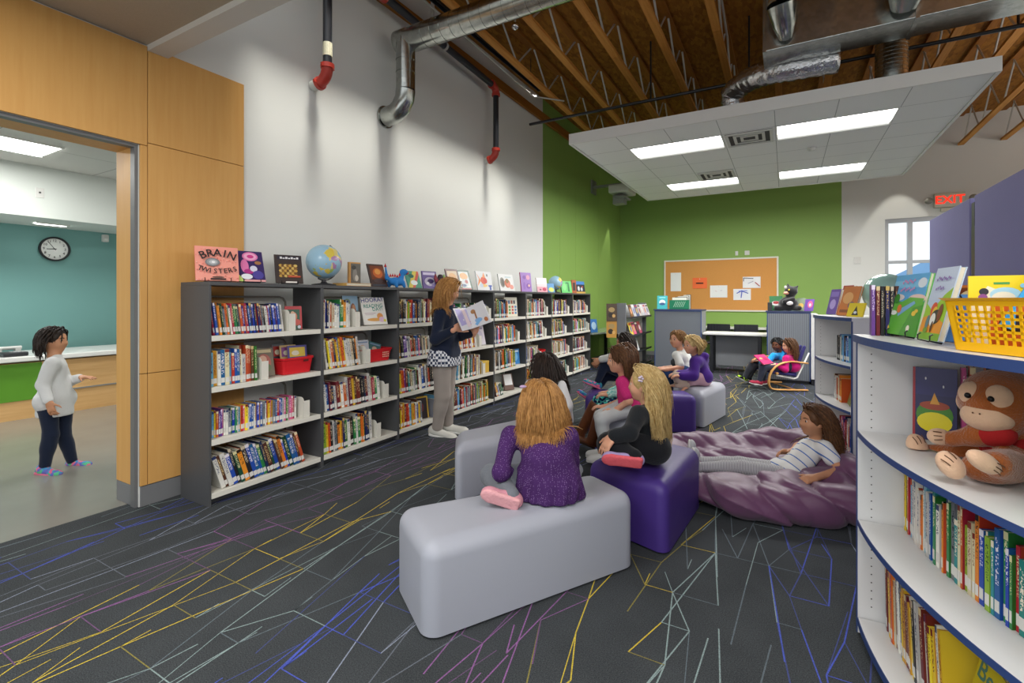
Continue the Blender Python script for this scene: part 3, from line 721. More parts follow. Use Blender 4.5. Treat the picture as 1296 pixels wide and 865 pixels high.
# ---- book materials: spine colour with broken title lines
SPINES = [('red', '#b3262c', '#e9d9b0'), ('dark red', '#6e1d24', '#d8c090'), ('orange', '#d9702a', '#2b1d16'), ('yellow', '#e0b830', '#7a2020'), ('green', '#2f7d3f', '#e8e2b0'), ('lime', '#8db53a', '#1f4020'),
          ('teal', '#2a8c8e', '#f0e6d0'), ('light blue', '#6fb0d8', '#1d3a70'), ('blue', '#2456a4', '#e6e0e8'), ('navy', '#1f2b55', '#d0b060'), ('purple', '#5d3a88', '#e8d8f0'), ('pink', '#d8628f', '#fff0f0'),
          ('white', '#dcdad2', '#34406a'), ('cream', '#d3c7a6', '#803020'), ('brown', '#5b3b26', '#d8c08a'), ('black', '#212125', '#c9b9a0'), ('grey', '#7c8088', '#202430'), ('dark green', '#1d4a35', '#d8d0a0')]
def spine_mat(nm, a, b_):
    def f(nt, L, b):
        uv = nn(nt, 'ShaderNodeUVMap'); sp = nn(nt, 'ShaderNodeSeparateXYZ'); L(uv.outputs[0], sp.inputs[0])
        g = nn(nt, 'ShaderNodeNewGeometry'); oi = nn(nt, 'ShaderNodeObjectInfo'); R = mth(nt, L, 'FRACT', mth(nt, L, 'ADD', g.outputs['Random Per Island'], oi.outputs['Random']))
        cv = nn(nt, 'ShaderNodeCombineXYZ'); L(mth(nt, L, 'MULTIPLY', sp.outputs[0], 2.0), cv.inputs[0]); L(mth(nt, L, 'MULTIPLY', sp.outputs[1], 26.0), cv.inputs[1]); L(mth(nt, L, 'MULTIPLY', R, 57.0), cv.inputs[2])
        n = nn(nt, 'ShaderNodeTexNoise', Scale=1.6, Detail=1.0); L(cv.outputs[0], n.inputs['Vector'])
        lo = mth(nt, L, 'ADD', mth(nt, L, 'MULTIPLY', R, .25), .3); inb = mth(nt, L, 'MULTIPLY', mth(nt, L, 'GREATER_THAN', sp.outputs[1], lo), mth(nt, L, 'LESS_THAN', sp.outputs[1], .9))
        side = mth(nt, L, 'LESS_THAN', mth(nt, L, 'ABSOLUTE', mth(nt, L, 'SUBTRACT', sp.outputs[0], .5)), .3)
        k = mth(nt, L, 'MULTIPLY', mth(nt, L, 'MULTIPLY', mth(nt, L, 'GREATER_THAN', n.outputs['Fac'], .54), inb), side)
        hv = nn(nt, 'ShaderNodeHueSaturation'); hv.inputs['Color'].default_value = (*lin(a), 1)
        L(mth(nt, L, 'ADD', mth(nt, L, 'MULTIPLY', R, .06), .47), hv.inputs['Hue']); L(mth(nt, L, 'ADD', mth(nt, L, 'MULTIPLY', R, .5), .75), hv.inputs['Value'])
        # a contrasting band near the head on some
        bd = mth(nt, L, 'MULTIPLY', mth(nt, L, 'GREATER_THAN', sp.outputs[1], .91), mth(nt, L, 'GREATER_THAN', R, .45))
        return mixc(nt, L, mth(nt, L, 'MAXIMUM', k, bd), hv.outputs[0], b_)
    return mat_custom('spine '+nm, f, .4, .4)
SPM = [spine_mat(*s) for s in SPINES]
def book_geo(m, t, d, h, M, mi=0, board=.0022):
    """spine at local y=0, thickness along x, depth +y: spine and two boards"""
    m.box((0, 0, 0), (t, board, h), mi, M, uv=True)
    m.box((0, board, 0), (board, d, h), mi, M, uv=True); m.box((t-board, board, 0), (t, d, h), mi, M, uv=True)
def book(loc, rot, t, d, h, ci, label, group, nm='book', lab=True, parts=True, cat='book'):
    m = MB(); bd = min(.0022, t*.2); book_geo(m, t, d, h, None, 0, bd)
    o = m.build(nm, SPM[ci]); o.location = loc; o.rotation_euler = rot
    tag(o, label, cat, group)
    MB().box((bd, bd, .003), (t-bd, d-.004, h-.003)).build('pages', M_PAGE, o, world=False)
    if lab and t > .007: MB().box((t*.06, -.0008, .018), (t*.94, 0, .052)).build('spine_label', M_LABEL, o, world=False)
    return o
NUM = 'first second third fourth fifth sixth seventh eighth ninth tenth eleventh twelfth thirteenth fourteenth fifteenth sixteenth seventeenth eighteenth nineteenth twentieth'.split()
TENS = {2: 'twenty', 3: 'thirty', 4: 'forty', 5: 'fifty', 6: 'sixty'}
TENTH = {2: 'twentieth', 3: 'thirtieth', 4: 'fortieth', 5: 'fiftieth', 6: 'sixtieth'}
def ordw(n):
    if n <= 20: return NUM[n-1]
    a, b = divmod(n, 10)
    return TENTH[a] if b == 0 else TENS[a]+'-'+NUM[b-1]
SHN = ['top', 'second', 'third', 'bottom']
def pick(pal, rr):
    return rr.choice(pal)
ALLC = list(range(len(SPINES)))
DARKP = [15, 15, 14, 1, 9, 17, 15, 16, 0, 8, 4, 14, 12, 2, 10]
BRIGHT = [0, 2, 3, 8, 7, 11, 10, 12, 12, 4, 16, 8, 3]
LOWP = [8, 9, 14, 4, 15, 0, 8, 9, 8, 2, 17, 8, 12, 14]
MIXP = [12, 12, 16, 13, 0, 8, 7, 15, 3, 1, 9, 13, 12, 14, 4, 2]
BK = random.Random(21)
def fill(case, sh, f0, f1, hr, tr, dr, pal, lean=0.0, individual=True, sink=.02, mb=None):
    """books along the shelf from fraction f0 to f1 of the clear width"""
    y0 = UT+case*UW+.02; cw = UW-.04; z = SHZ[sh]+.0025
    y = y0+f0*cw; yend = y0+f1*cw; n = 0
    if lean: y += hr[1]*math.sin(lean)*1.02
    while True:
        t = BK.uniform(*tr); h = BK.uniform(*hr); d = BK.uniform(*dr)
        if y+t/math.cos(lean) > yend: break
        ci = pick(pal, BK); ln = lean*(1 if lean == 0 else BK.uniform(.999, 1.0))
        x = UX0-sink-BK.uniform(0, .018)
        if individual:
            n += 1
            lb = f'{SPINES[ci][0]} spined book, {ordw(n)} along the {SHN[sh]} shelf of the {ORDC[case]} bookcase bay'
            book((x, y, z), (0, -lean, PI/2), t, d, h, ci, lb, f'books on the {SHN[sh]} shelf of the {ORDC[case]} bay')
        else:
            M = Matrix.Translation((x, y, z)) @ Matrix.Rotation(PI/2, 4, 'Z') @ Matrix.Rotation(-lean, 4, 'Y')
            mb.box((0, 0, 0), (t, d, h), ci, M, uv=True)
            mb.box((.0015, .001, h), (t-.0015, d-.002, h+.0004), len(SPINES), M)
            if t > .007: mb.box((t*.06, -.0008, .018), (t*.94, 0, .052), len(SPINES)+1, M)
        y += t/math.cos(lean)+.0008
    return y
def bookend(case, sh, f, label):
    y0 = UT+case*UW+.02; cw = UW-.04; y = y0+f*cw; z = SHZ[sh]+.0025
    pr = []
    for q in range(7): a = q/6*PI/2; pr.append((-.035+.035*math.sin(a), .165-.035+.035*math.cos(a)))
    poly = [(-.15, 0), (0, 0)]+[(p[0], p[1]) for p in reversed(pr)]+[(-.15, .165)]
    # plate in the x-z plane, thin along y
    M = Matrix.Translation((UX0-.012, y, z)) @ Matrix(((1, 0, 0, 0), (0, 0, -1, 0), (0, 1, 0, 0), (0, 0, 0, 1)))
    m = MB().prism(poly, -.0015, .0015, 0, M); m.box((UX0-.16, y-.1, z-.0021), (UX0-.015, y, z-.0008), 0)
    # rounded front edge flange facing the room
    m.box((UX0-.013, y-.0015, z), (UX0-.0115, y+.055, z+.135))
    tag(m.build('bookend', M_BEND), label, 'bookend', 'ivory steel bookends on the shelves')
# bay one and two: every book an object
fill(0, 0, .0, .645, (.195, .225), (.009, .017), (.13, .155), DARKP+[0, 8, 5, 2], .13)
bookend(0, 0, .68, 'ivory bookend holding the dark books, top shelf of the first bay')
fill(0, 1, .0, .385, (.20, .265), (.013, .03), (.16, .2), MIXP, .02)
bookend(0, 1, .415, 'ivory bookend beside the small upright picture book, second shelf of the first bay')
fill(0, 2, .0, .80, (.175, .188), (.010, .018), (.12, .135), BRIGHT, .0, sink=.05)
bookend(0, 2, .83, 'ivory bookend ending the long row of small paperbacks, first bay')
fill(0, 3, .0, .86, (.235, .275), (.018, .034), (.17, .2), LOWP, .30)
fill(1, 0, .0, .36, (.19, .25), (.012, .028), (.16, .2), MIXP, .0)
bookend(1, 0, .40, 'white bookend beside the forest creature picture book, second bay')
fill(1, 1, .0, .50, (.24, .27), (.013, .026), (.17, .21), MIXP+[0, 3, 2], .16)
bookend(1, 1, .545, 'ivory bookend beside the second red basket')
fill(1, 2, .0, .78, (.2, .27), (.014, .034), (.16, .2), MIXP+[1, 1, 0, 15], .10)
bookend(1, 2, .82, 'large ivory bookend at the end of the third shelf, second bay')
fill(1, 3, .0, .66, (.23, .28), (.015, .034), (.17, .21), MIXP+[5, 4, 8], .06)
bookend(1, 3, .70, 'ivory bookend with empty shelf beyond it, bottom of the second bay')
# farther bays: the remaining books as one mass
FAR = MB()
far_spec = [(2, 0, 0, .8, .25, 0), (2, 1, 0, .62, .22, .1), (2, 2, 0, .93, .25, .1), (2, 3, 0, .44, .25, .05), (2, 3, .67, .95, .25, .05),
            (3, 0, 0, .86, .2, 0), (3, 1, 0, .6, .23, .16), (3, 2, 0, .7, .27, .0), (3, 3, 0, .93, .26, .05),
            (4, 0, 0, .5, .25, .05), (4, 1, 0, .72, .25, .05), (4, 2, 0, .72, .26, .08), (4, 3, 0, .35, .2, .4),
            (5, 0, 0, .78, .26, .04), (5, 1, 0, .72, .26, .12), (5, 2, 0, .5, .24, .0), (5, 3, 0, .6, .26, .1),
            (6, 0, 0, .76, .25, .0), (6, 1, 0, .62, .26, .14), (6, 2, 0, .76, .26, .06), (6, 3, 0, .74, .24, .1),
            (7, 0, 0, .78, .24, .0), (7, 1, 0, .88, .24, .1), (7, 2, 0, .74, .25, .1), (7, 3, 0, .8, .24, .06)]
for (c, s_, a, b, h, ln) in far_spec:
    fill(c, s_, a, b, (h-.045, h+.012), (.012, .032), (.15, .2), ALLC+MIXP+MIXP+DARKP, ln, False, mb=FAR)
    if b < .9 and (c, s_) not in ((2, 3), (4, 0), (4, 2), (4, 3)): bookend(c, s_, b+.035, f'ivory bookend on the {SHN[s_]} shelf of the {ORDC[c]} bookcase bay')
o = FAR.build('shelved_books', SPM+[M_PAGE, M_LABEL]); tag(o, 'upright library books of many colours filling the six farther bookcase bays', 'books', kind='stuff')

# ---- face-out books: a cover with simple shapes and lettering
def flat(c): return mat('print '+c, c, .35, var=0, spec=.5)
def cover_book(nm, P, rz, tilt, wdt, hgt, t, col, spine, shapes, label, group=None, cat='book', stand=False, spin=0.0):
    """lower front edge centre at P; faces along local -y turned by rz; leans back by tilt"""
    P = (P[0], P[1], P[2]+abs(t*math.sin(tilt))*(tilt < 1.2)+.0006+(.006 if stand else 0))
    o = empty(nm, P, 0, label, cat, group)
    M = Matrix.Translation(Vector(P)) @ Matrix.Rotation(rz, 4, 'Z') @ Matrix.Rotation(-tilt, 4, 'X') @ Matrix.Rotation(spin, 4, 'Y')
    Mi = M
    b = .0025
    m = MB(); m.box((-wdt/2, 0, 0), (wdt/2, b, hgt), 0, Mi); m.box((-wdt/2, t-b, 0), (wdt/2, t, hgt), 0, Mi); m.box((-wdt/2, b, 0), (-wdt/2+b, t-b, hgt), 1, Mi)
    m.build('cover', [flat(col), flat(spine)], o)
    MB().box((-wdt/2+b, b, .003), (wdt/2-.004, t-b, hgt-.003), 0, Mi).build('pages', M_PAGE, o)
    cols = []; m = MB()
    for k, sh in enumerate(shapes):
        c = sh[-1]
        if c not in cols: cols.append(c)
        mi = cols.index(c); yy = -.0005-.0002*k
        X = lambda u: -wdt/2+wdt*u
        Z = lambda v: hgt*v
        if sh[0] == 'r':
            u0, v0, u1, v1 = sh[1:5]; m.box((X(u0), yy, Z(v0)), (X(u1), 0, Z(v1)), mi, Mi)
        elif sh[0] == 'd':
            u, v, ru, rv = sh[1:5]; n = 18
            vs = [Mi @ Vector((X(u)+ru*wdt*math.cos(2*PI*i/n), yy, Z(v)+rv*hgt*math.sin(2*PI*i/n))) for i in range(n)]
            m.add(vs, [tuple(range(n))], mi)
        elif sh[0] == 'p':
            m.add([Mi @ Vector((X(u), yy, Z(v))) for u, v in sh[1]], [tuple(range(len(sh[1])))], mi)
        elif sh[0] == 't':
            s_, u, v, size, ang = sh[1:6]; tv, tf = text_geo(s_, size)
            Mt = Mi @ Matrix.Translation((X(u), yy, Z(v))) @ Matrix.Rotation(PI/2, 4, 'X') @ Matrix.Rotation(ang, 4, 'Z')
            m.add([Mt @ p for p in tv], tf, mi)
        elif sh[0] == 'arc':       # letters along an arc: text, centre u, v, radius(m), size, start angle, step
            s_, u, v, rad, size, a0, da = sh[1:8]
            for q, ch in enumerate(s_):
                a = a0+da*q; tv, tf = text_geo(ch, size)
                px_, pz_ = X(u)+rad*math.sin(a), Z(v)+rad*math.cos(a)
                rot = -a if rad > 0 else -a
                Mt = Mi @ Matrix.Translation((px_, yy, pz_)) @ Matrix.Rotation(PI/2, 4, 'X') @ Matrix.Rotation(rot, 4, 'Z')
                m.add([Mt @ p for p in tv], tf, mi)
    if shapes: m.build('cover_picture', [flat(c) for c in cols], o)
    if stand:
        s = empty('book_stand', (P[0], P[1], P[2]-.006), 0, f'wire easel holding the {stand}', 'book stand')
        m = MB()
        for sx in (-.3, .3):
            x = sx*wdt
            pts = [(x, -.006, .02), (x, -.012, .012), (x, -.008, -.0035), (x, t+.006, -.0035)]
            m.tube([M @ Vector(p) for p in pts], .0024, 6)
        ba = [M @ Vector((-.25*wdt, t+.006, 0)), M @ Vector((-.2*wdt, t+.006, hgt*.75)), M @ Vector((.2*wdt, t+.006, hgt*.75)), M @ Vector((.25*wdt, t+.006, 0))]
        m.tube(ba, .0024, 6); m.tube([M @ Vector((-.3*wdt, t+.006, .0)), M @ Vector((.3*wdt, t+.006, .0))], .0024, 6); m.build('front_frame', mat('black wire', '#1e1f22', .4, .5), s)
        top = M @ Vector((0, t+.006, hgt*.72)); bk = M.to_3x3() @ Vector((0, 1, 0)); bk.z = 0; bk.normalize()
        sidev = Vector((-bk.y, bk.x, 0)); foot = Vector((top.x, top.y, P[2]-.003))+bk*(.07)
        m = MB(); m.tube([top+sidev*.03, foot+sidev*.05, foot-sidev*.05, top-sidev*.03], .0024, 6); m.build('back_leg', mat('black wire', '#1e1f22', .4, .5), s)
    return o
TZ = CH+.0275
def topat(px, xo=-3.5): # point on the bookcase top under image column px
    k = (px-648)/FPX; d = xo/(k*CT-ST); return (xo, d*(k*ST+CT), TZ)
FACE = PI/2+.0   # local -y faces +x (the room)
ring = ('d', .36, .55, .19, .14, '#77797c')
cover_book('picture_book', topat(276, -3.52), PI/2-.32, .2, .27, .25, .02, '#f0917f', '#d87060',
  [('r', .0, .0, 1, 1, '#f19d8c')]+[('r', (i*37 % 97)/100, (i*61 % 93)/100, (i*37 % 97)/100+.02, (i*61 % 93)/100+.02, '#e9837a' if i % 2 else '#f8c3b6') for i in range(70)]+
  [('d', .38, .53, .17, .12, '#77797c'), ('d', .38, .53, .135, .095, '#94979a'), ('d', .39, .53, .09, .06, '#b9bcbf'), ('d', .4, .53, .04, .03, '#ececec'),
   ('arc', 'BRAIN', .5, -.06, .215, .078, -.43, .215, '#1d191b'), ('arc', 'TWISTERS', .5, 1.46, -.3, .05, .37, -.105, '#1d191b'), ('r', .33, .03, .68, .06, '#2b2023'), ('d', .5, .09, .14, .03, '#6d4a40')],
  'square pink book titled BRAIN TWISTERS on the bookcase top', stand='pink square book')
cover_book('picture_book', topat(319, -3.48), PI/2-.22, .36, .2, .25, .012, '#3b2e63', '#8fb9dd',
  [('d', .55, .82, .28, .15, '#e77fb5'), ('d', .55, .82, .22, .11, '#f3b4d4'), ('d', .56, .82, .12, .06, '#d3418d'), ('d', .32, .5, .14, .22, '#df7ab0'), ('d', .45, .33, .18, .08, '#b23a86'), ('d', .62, .42, .13, .1, '#d8d8ea'), ('d', .8, .62, .12, .06, '#a9784f'), ('d', .35, .16, .2, .09, '#e9eef2'), ('d', .75, .22, .2, .14, '#514a9a'), ('r', .25, .0, 1, .06, '#e9a9a9'), ('p', [(0, 0), (.25, 0), (.1, .2), (0, .22)], '#c9e07a')],
  'purple and pink comic with light blue spine leaning on the bookcase top', stand='purple and pink comic')
cover_book('picture_book', topat(367, -3.5), PI/2-.35, .26, .21, .24, .012, '#3c3230', '#2a2a36',
  [('r', .1, .83, .95, .96, '#2b2a38'), ]+[('r', .2+.1*q, .86, .28+.1*q, .93-.03*(q % 2), '#e8e8ea') for q in range(7)]+[('d', .2+.09*(i % 7), .25+.09*(i//7)*1.0, .07, .05, ['#c9a04a', '#8a6230', '#d8b968', '#6d4a28'][(i*7) % 4]) for i in range(35)]+[('r', .45, .2, .9, .26, '#c2563a'), ('r', .35, .0, .75, .05, '#efe9e2')],
  'dark brown comic crowded with tan figures beside the large globe', stand='dark brown comic')
cover_book('picture_book', (topat(454, -3.55)[0], topat(454)[1], TZ+.03), PI/2-.2, .0, .12, .2, .03, '#6a675f', '#d09a4c',
  [('r', .0, .0, .14, 1, '#d39d52'), ('r', .14, .94, 1, 1, '#d39d52'), ('d', .5, .4, .2, .3, '#8d8a82'), ('d', .65, .25, .15, .15, '#c9c6bb'), ('d', .4, .75, .2, .1, '#45433e')], 'narrow upright photo book standing on a flat orange book')
o = cover_book('picture_book', (topat(449)[0]+.06, topat(449)[1], TZ+.028), PI/2, PI/2-.001, .3, .18, .026, '#d49a4e', '#e0b060', [], 'orange book lying flat on the bookcase top under the photo book')
cover_book('picture_book', topat(481, -3.48), PI/2-.15, .36, .19, .24, .014, '#4b3630', '#2b2428',
  [('r', .12, .3, .95, .92, '#7a3d20'), ('d', .55, .6, .3, .22, '#c8662c'), ('d', .55, .66, .18, .12, '#e09a48'), ('d', .5, .25, .3, .1, '#5a4a48'), ('r', .1, .02, .9, .1, '#3b3f4a')], 'dark comic with glowing orange scene behind the blue toy dragon')
cover_book('picture_book', topat(526, -3.47), PI/2-.2, .42, .18, .2, .012, '#4f9a80', '#3aa0b8',
  [('p', [(0, 0), (.3, 0), (.9, 1), (.6, 1)], '#d9c95a'), ('p', [(.3, 0), (.5, 0), (1, .8), (1, 1), (.9, 1)], '#cf5f50'), ('d', .5, .3, .25, .15, '#e9f0ee'), ('d', .4, .7, .2, .12, '#2f6f60')], 'small green and rainbow striped book beside the toy dragon')
cover_book('picture_book', topat(545, -3.5), PI/2-.25, .18, .2, .2, .014, '#5a3f8c', '#3a2c60',
  [('r', .08, .78, .9, .93, '#c9c0de'), ('d', .5, .4, .36, .26, '#b9b2c9'), ('d', .55, .42, .22, .14, '#4b3a74'), ('d', .75, .2, .15, .1, '#8a7ab5'), ('d', .35, .3, .1, .08, '#e6e3ee')], 'purple square book with pale animal near the reader\'s head')
cover_book('picture_book', topat(576, -3.5), PI/2-.2, .3, .2, .26, .014, '#6b3f38', '#50302c', [('r', .1, .1, .9, .9, '#dcc39c'), ('d', .5, .6, .3, .2, '#e2a860')], 'brown framed book partly behind the reader\'s head')
cover_book('picture_book', topat(591, -3.46), PI/2-.2, .36, .22, .26, .014, '#2f5a46', '#cfd5cf',
  [('r', .14, .08, .88, .92, '#dfe4df'), ('d', .5, .68, .3, .18, '#e2a75a'), ('d', .5, .34, .26, .2, '#c9cfd2'), ('d', .62, .4, .12, .1, '#b2433a'), ('d', .35, .2, .2, .08, '#3b5f8a'), ('r', .1, .0, .9, .05, '#c76b70')], 'green framed book leaning beyond the reader\'s head')
cover_book('picture_book', topat(615, -3.5), PI/2-.1, .2, .33, .26, .012, '#e6e7e8', '#c9cdd2',
  [('d', .45, .52, .2, .2, '#e2572e'), ('p', [(.28, .5), (.02, .92), (.16, .6), (.02, .2)], '#e98a3a'), ('p', [(.38, .68), (.5, .95), (.58, .66)], '#e98a4a'), ('d', .55, .5, .12, .14, '#d8402c'), ('d', .45, .25, .2, .08, '#efc87a'), ('d', .28, .25, .1, .1, '#cfd9ea'), ('r', .78, .02, .88, .24, '#3a58b4'), ('r', .72, .2, .94, .28, '#3a58b4'), ('r', .68, .74, .74, .86, '#4a4a50')], 'white book with a large orange goldfish on its cover')
cover_book('picture_book', topat(643, -3.5), PI/2-.1, .22, .36, .25, .014, '#e4e5e4', '#aab0b4',
  [('d', .22, .5, .16, .3, '#8d8a80'), ('d', .24, .5, .1, .22, '#5f5c55'), ('d', .55, .45, .2, .26, '#c96f4a'), ('d', .6, .4, .12, .18, '#e08a74'), ('d', .8, .25, .14, .14, '#e29a8c'), ('r', .45, .8, .85, .86, '#b9d0d6'), ('d', .55, .6, .1, .14, '#8f7a4a')], 'white book with grey and coral shells on its cover')
cover_book('picture_book', topat(667, -3.5), PI/2-.25, .12, .24, .3, .02, '#a884c8', '#c04048',
  [('d', .7, .75, .18, .13, '#e0a6c0'), ('d', .35, .75, .16, .1, '#8f66b4'), ('d', .7, .3, .22, .14, '#8a60b0'), ('d', .75, .32, .1, .07, '#f0c9b0'), ('d', .3, .3, .12, .2, '#9a74c0')], 'tall lilac book with red spine on the bookcase top')
cover_book('picture_book', topat(687, -3.5), PI/2-.25, .16, .26, .24, .014, '#ead9dc', '#6a4a40',
  [('r', .0, .0, 1, .38, '#e0a8b4'), ('d', .7, .2, .2, .12, '#c44a66'), ('d', .3, .18, .1, .06, '#7a4a58'), ('r', .0, .55, 1, 1, '#efe8ea')], 'white and rose book beside the small globe')
cover_book('picture_book', topat(698.5, -3.46), PI/2-.5, .3, .14, .16, .01, '#5c96c8', '#4a80b0', [('d', .5, .3, .4, .25, '#cfd860')], 'small blue and yellow book in front of the small globe')
cover_book('picture_book', topat(718, -3.5), PI/2-.45, .2, .25, .22, .03, '#5fc866', '#3a4a70', [('p', [(.6, .1), (.78, .1), (.75, .9), (.45, .9), (.45, .8), (.62, .78)], '#1f7a3a'), ('d', .3, .5, .18, .3, '#7edc80')], 'bright green book beyond the small globe')
cover_book('picture_book', topat(727, -3.56), PI/2-.6, .1, .1, .26, .03, '#b05a2c', '#8a3a24', [('r', .2, .2, .8, .8, '#3a2a24')], 'narrow rust coloured book second from the green wall end')
cover_book('picture_book', topat(735.5, -3.5), PI/2-.35, .18, .26, .24, .014, '#26303c', '#404a5a',
  [('r', .0, .74, 1, 1, '#4a82c8'), ('d', .3, .4, .12, .2, '#dfe0e2'), ('d', .62, .35, .12, .16, '#c9cdd2'), ('d', .72, .55, .08, .08, '#c0504a'), ('r', .0, .0, 1, .14, '#c9a050')], 'dark photo book with blue title band at the bookcase end')
# books standing open or face-out inside the bays
def shpt(case, sh, f, back=.12): return (UX0-back, UT+case*UW+.02+f*(UW-.04), SHZ[sh]+.004)
cover_book('picture_book', shpt(0, 0, .80, .1), PI/2-.35, .12, .13, .19, .014, '#2c5a44', '#b03438', [('r', .0, .86, 1, 1, '#b9343a'), ('r', .88, 0, 1, 1, '#b9343a'), ('d', .5, .55, .22, .2, '#d07858'), ('d', .45, .68, .12, .1, '#d8b090'), ('d', .7, .3, .2, .14, '#c9564a'), ('d', .82, .1, .1, .07, '#d9e3f0'), ('r', .0, .0, .3, .8, '#463a34')], 'green and red paperback face out at the end of the top shelf, first bay')
cover_book('picture_book', shpt(0, 1, .52, .1), PI/2-.25, .3, .14, .22, .012, '#6b5f4c', '#423a30', [('d', .5, .5, .36, .3, '#a8574a'), ('d', .45, .6, .2, .14, '#d8a890'), ('d', .55, .3, .3, .16, '#58693f'), ('r', .1, .84, .9, .95, '#c9b98f')], 'brownish picture book standing open on the second shelf, first bay')
cover_book('picture_book', shpt(1, 0, .51, .16), PI/2+.1, .1, .2, .28, .012, '#7f8f8a', '#5a6460', [('r', 0, .5, 1, 1, '#8fb0c8'), ('d', .3, .78, .2, .12, '#6d7f54'), ('d', .65, .45, .2, .3, '#8a5f48'), ('d', .7, .6, .1, .1, '#c08a64'), ('d', .3, .3, .25, .2, '#6a7a50'), ('d', .55, .12, .3, .1, '#b9b4a0')], 'picture book with a forest creature and blue sky, second bay')
cover_book('picture_book', shpt(1, 0, .77, .08), PI/2-.22, .3, .26, .275, .01, '#e4e2dc', '#b8b4aa',
  [('t', 'HOORAY', .5, .9, .06, .06, '#3a3f8c'), ('t', 'READING', .5, .68, .05, .05, '#2a8a78'), ('t', 'DAY!', .66, .56, .05, .05, '#2a8a78'), ('t', 'FOR', .86, .9, .02, 0, '#8a8aa0'), ('d', .5, .18, .34, .06, '#d9a050'), ('d', .72, .3, .13, .12, '#dd9a58'), ('d', .78, .18, .12, .1, '#d8b9d0'), ('d', .9, .14, .06, .05, '#d8cf4a'), ('r', .1, .4, .55, .43, '#c9b9bb'), ('r', .12, .35, .45, .37, '#c9b9bb')], 'white HOORAY READING DAY picture book standing face out')
cover_book('picture_book', shpt(4, 0, .72, .1), PI/2-.15, .08, .3, .28, .014, '#dcd8c8', '#a08060', [('r', .1+.2*q, .66, .24+.2*q, .84, ['#4a4a58', '#3a5a8a', '#8a4a3a', '#4a4a58'][q]) for q in range(4)]+[('d', .15+.23*(i % 4), .18+.16*(i//4), .08, .06, ['#d8803a', '#4a80b8', '#c9504a', '#5a9a58'][(i*3) % 4]) for i in range(12)], 'cream book with coloured blocks and dots, top shelf of the fifth bay')
cover_book('picture_book', shpt(4, 2, .86, .1), PI/2-.2, .1, .2, .22, .012, '#3a80c4', '#2a5a90', [('d', .5, .5, .3, .3, '#78b4e0'), ('r', .1, .8, .9, .92, '#e4eef4')], 'bright blue book face out on the third shelf of the fifth bay')
cover_book('picture_book', shpt(2, 3, .56, .1), PI/2-.3, .16, .14, .24, .02, '#2a2024', '#d8b03a', [('r', 0, .93, 1, 1, '#d8b03a'), ('r', .9, 0, 1, 1, '#d8b03a'), ('d', .4, .5, .2, .2, '#6a2a30')], 'black book with yellow border face out on the bottom shelf behind the reader')
cover_book('picture_book', shpt(3, 1, .8, .1), PI/2-.4, .3, .2, .26, .014, '#cfc8d2', '#a09aa8', [('d', .5, .5, .35, .3, '#b9b0c4'), ('r', .1, .8, .9, .9, '#8a7f98')], 'pale lilac book leaning on the second shelf of the fourth bay')
t = empty('storage_box', shpt(3, 2, .84, .14), 0, 'small yellow cardboard box on the third shelf of the fourth bay', 'box')
p = Vector(shpt(3, 2, .84, .14)); MB().box(p+Vector((-.08, -.1, 0)), p+Vector((.1, .1, .13))).build('carton', mat('yellow card', '#d0a83e', .7, var=.1, vs=30), t, bevel=.003); MB().box(p+Vector((-.082, -.102, .128)), p+Vector((.102, .102, .15))).build('lid', mat('yellow card lid', '#dcb850', .7), t, bevel=.003)
cover_book('picture_book', shpt(4, 3, .66, .1), PI/2-.5, .35, .16, .24, .02, '#5a3a2a', '#3a2a20', [('r', .1, .3, .9, .95, '#e6e6e6')], 'dark book with white label tilted on the bottom shelf of the fifth bay')
t = empty('storage_box', shpt(5, 2, .72, .12), 0, 'red bin on the third shelf of the sixth bay', 'bin')
p = Vector(shpt(5, 2, .72, .12)); MB().lathe([(.06, 0), (.1, 0), (.12, .15), (.114, .15), (.095, .01), (.0, .01)], 24, M=Matrix.Translation(p)).build('bucket', mat('red plastic', '#cc2428', .35), t, smooth=False)

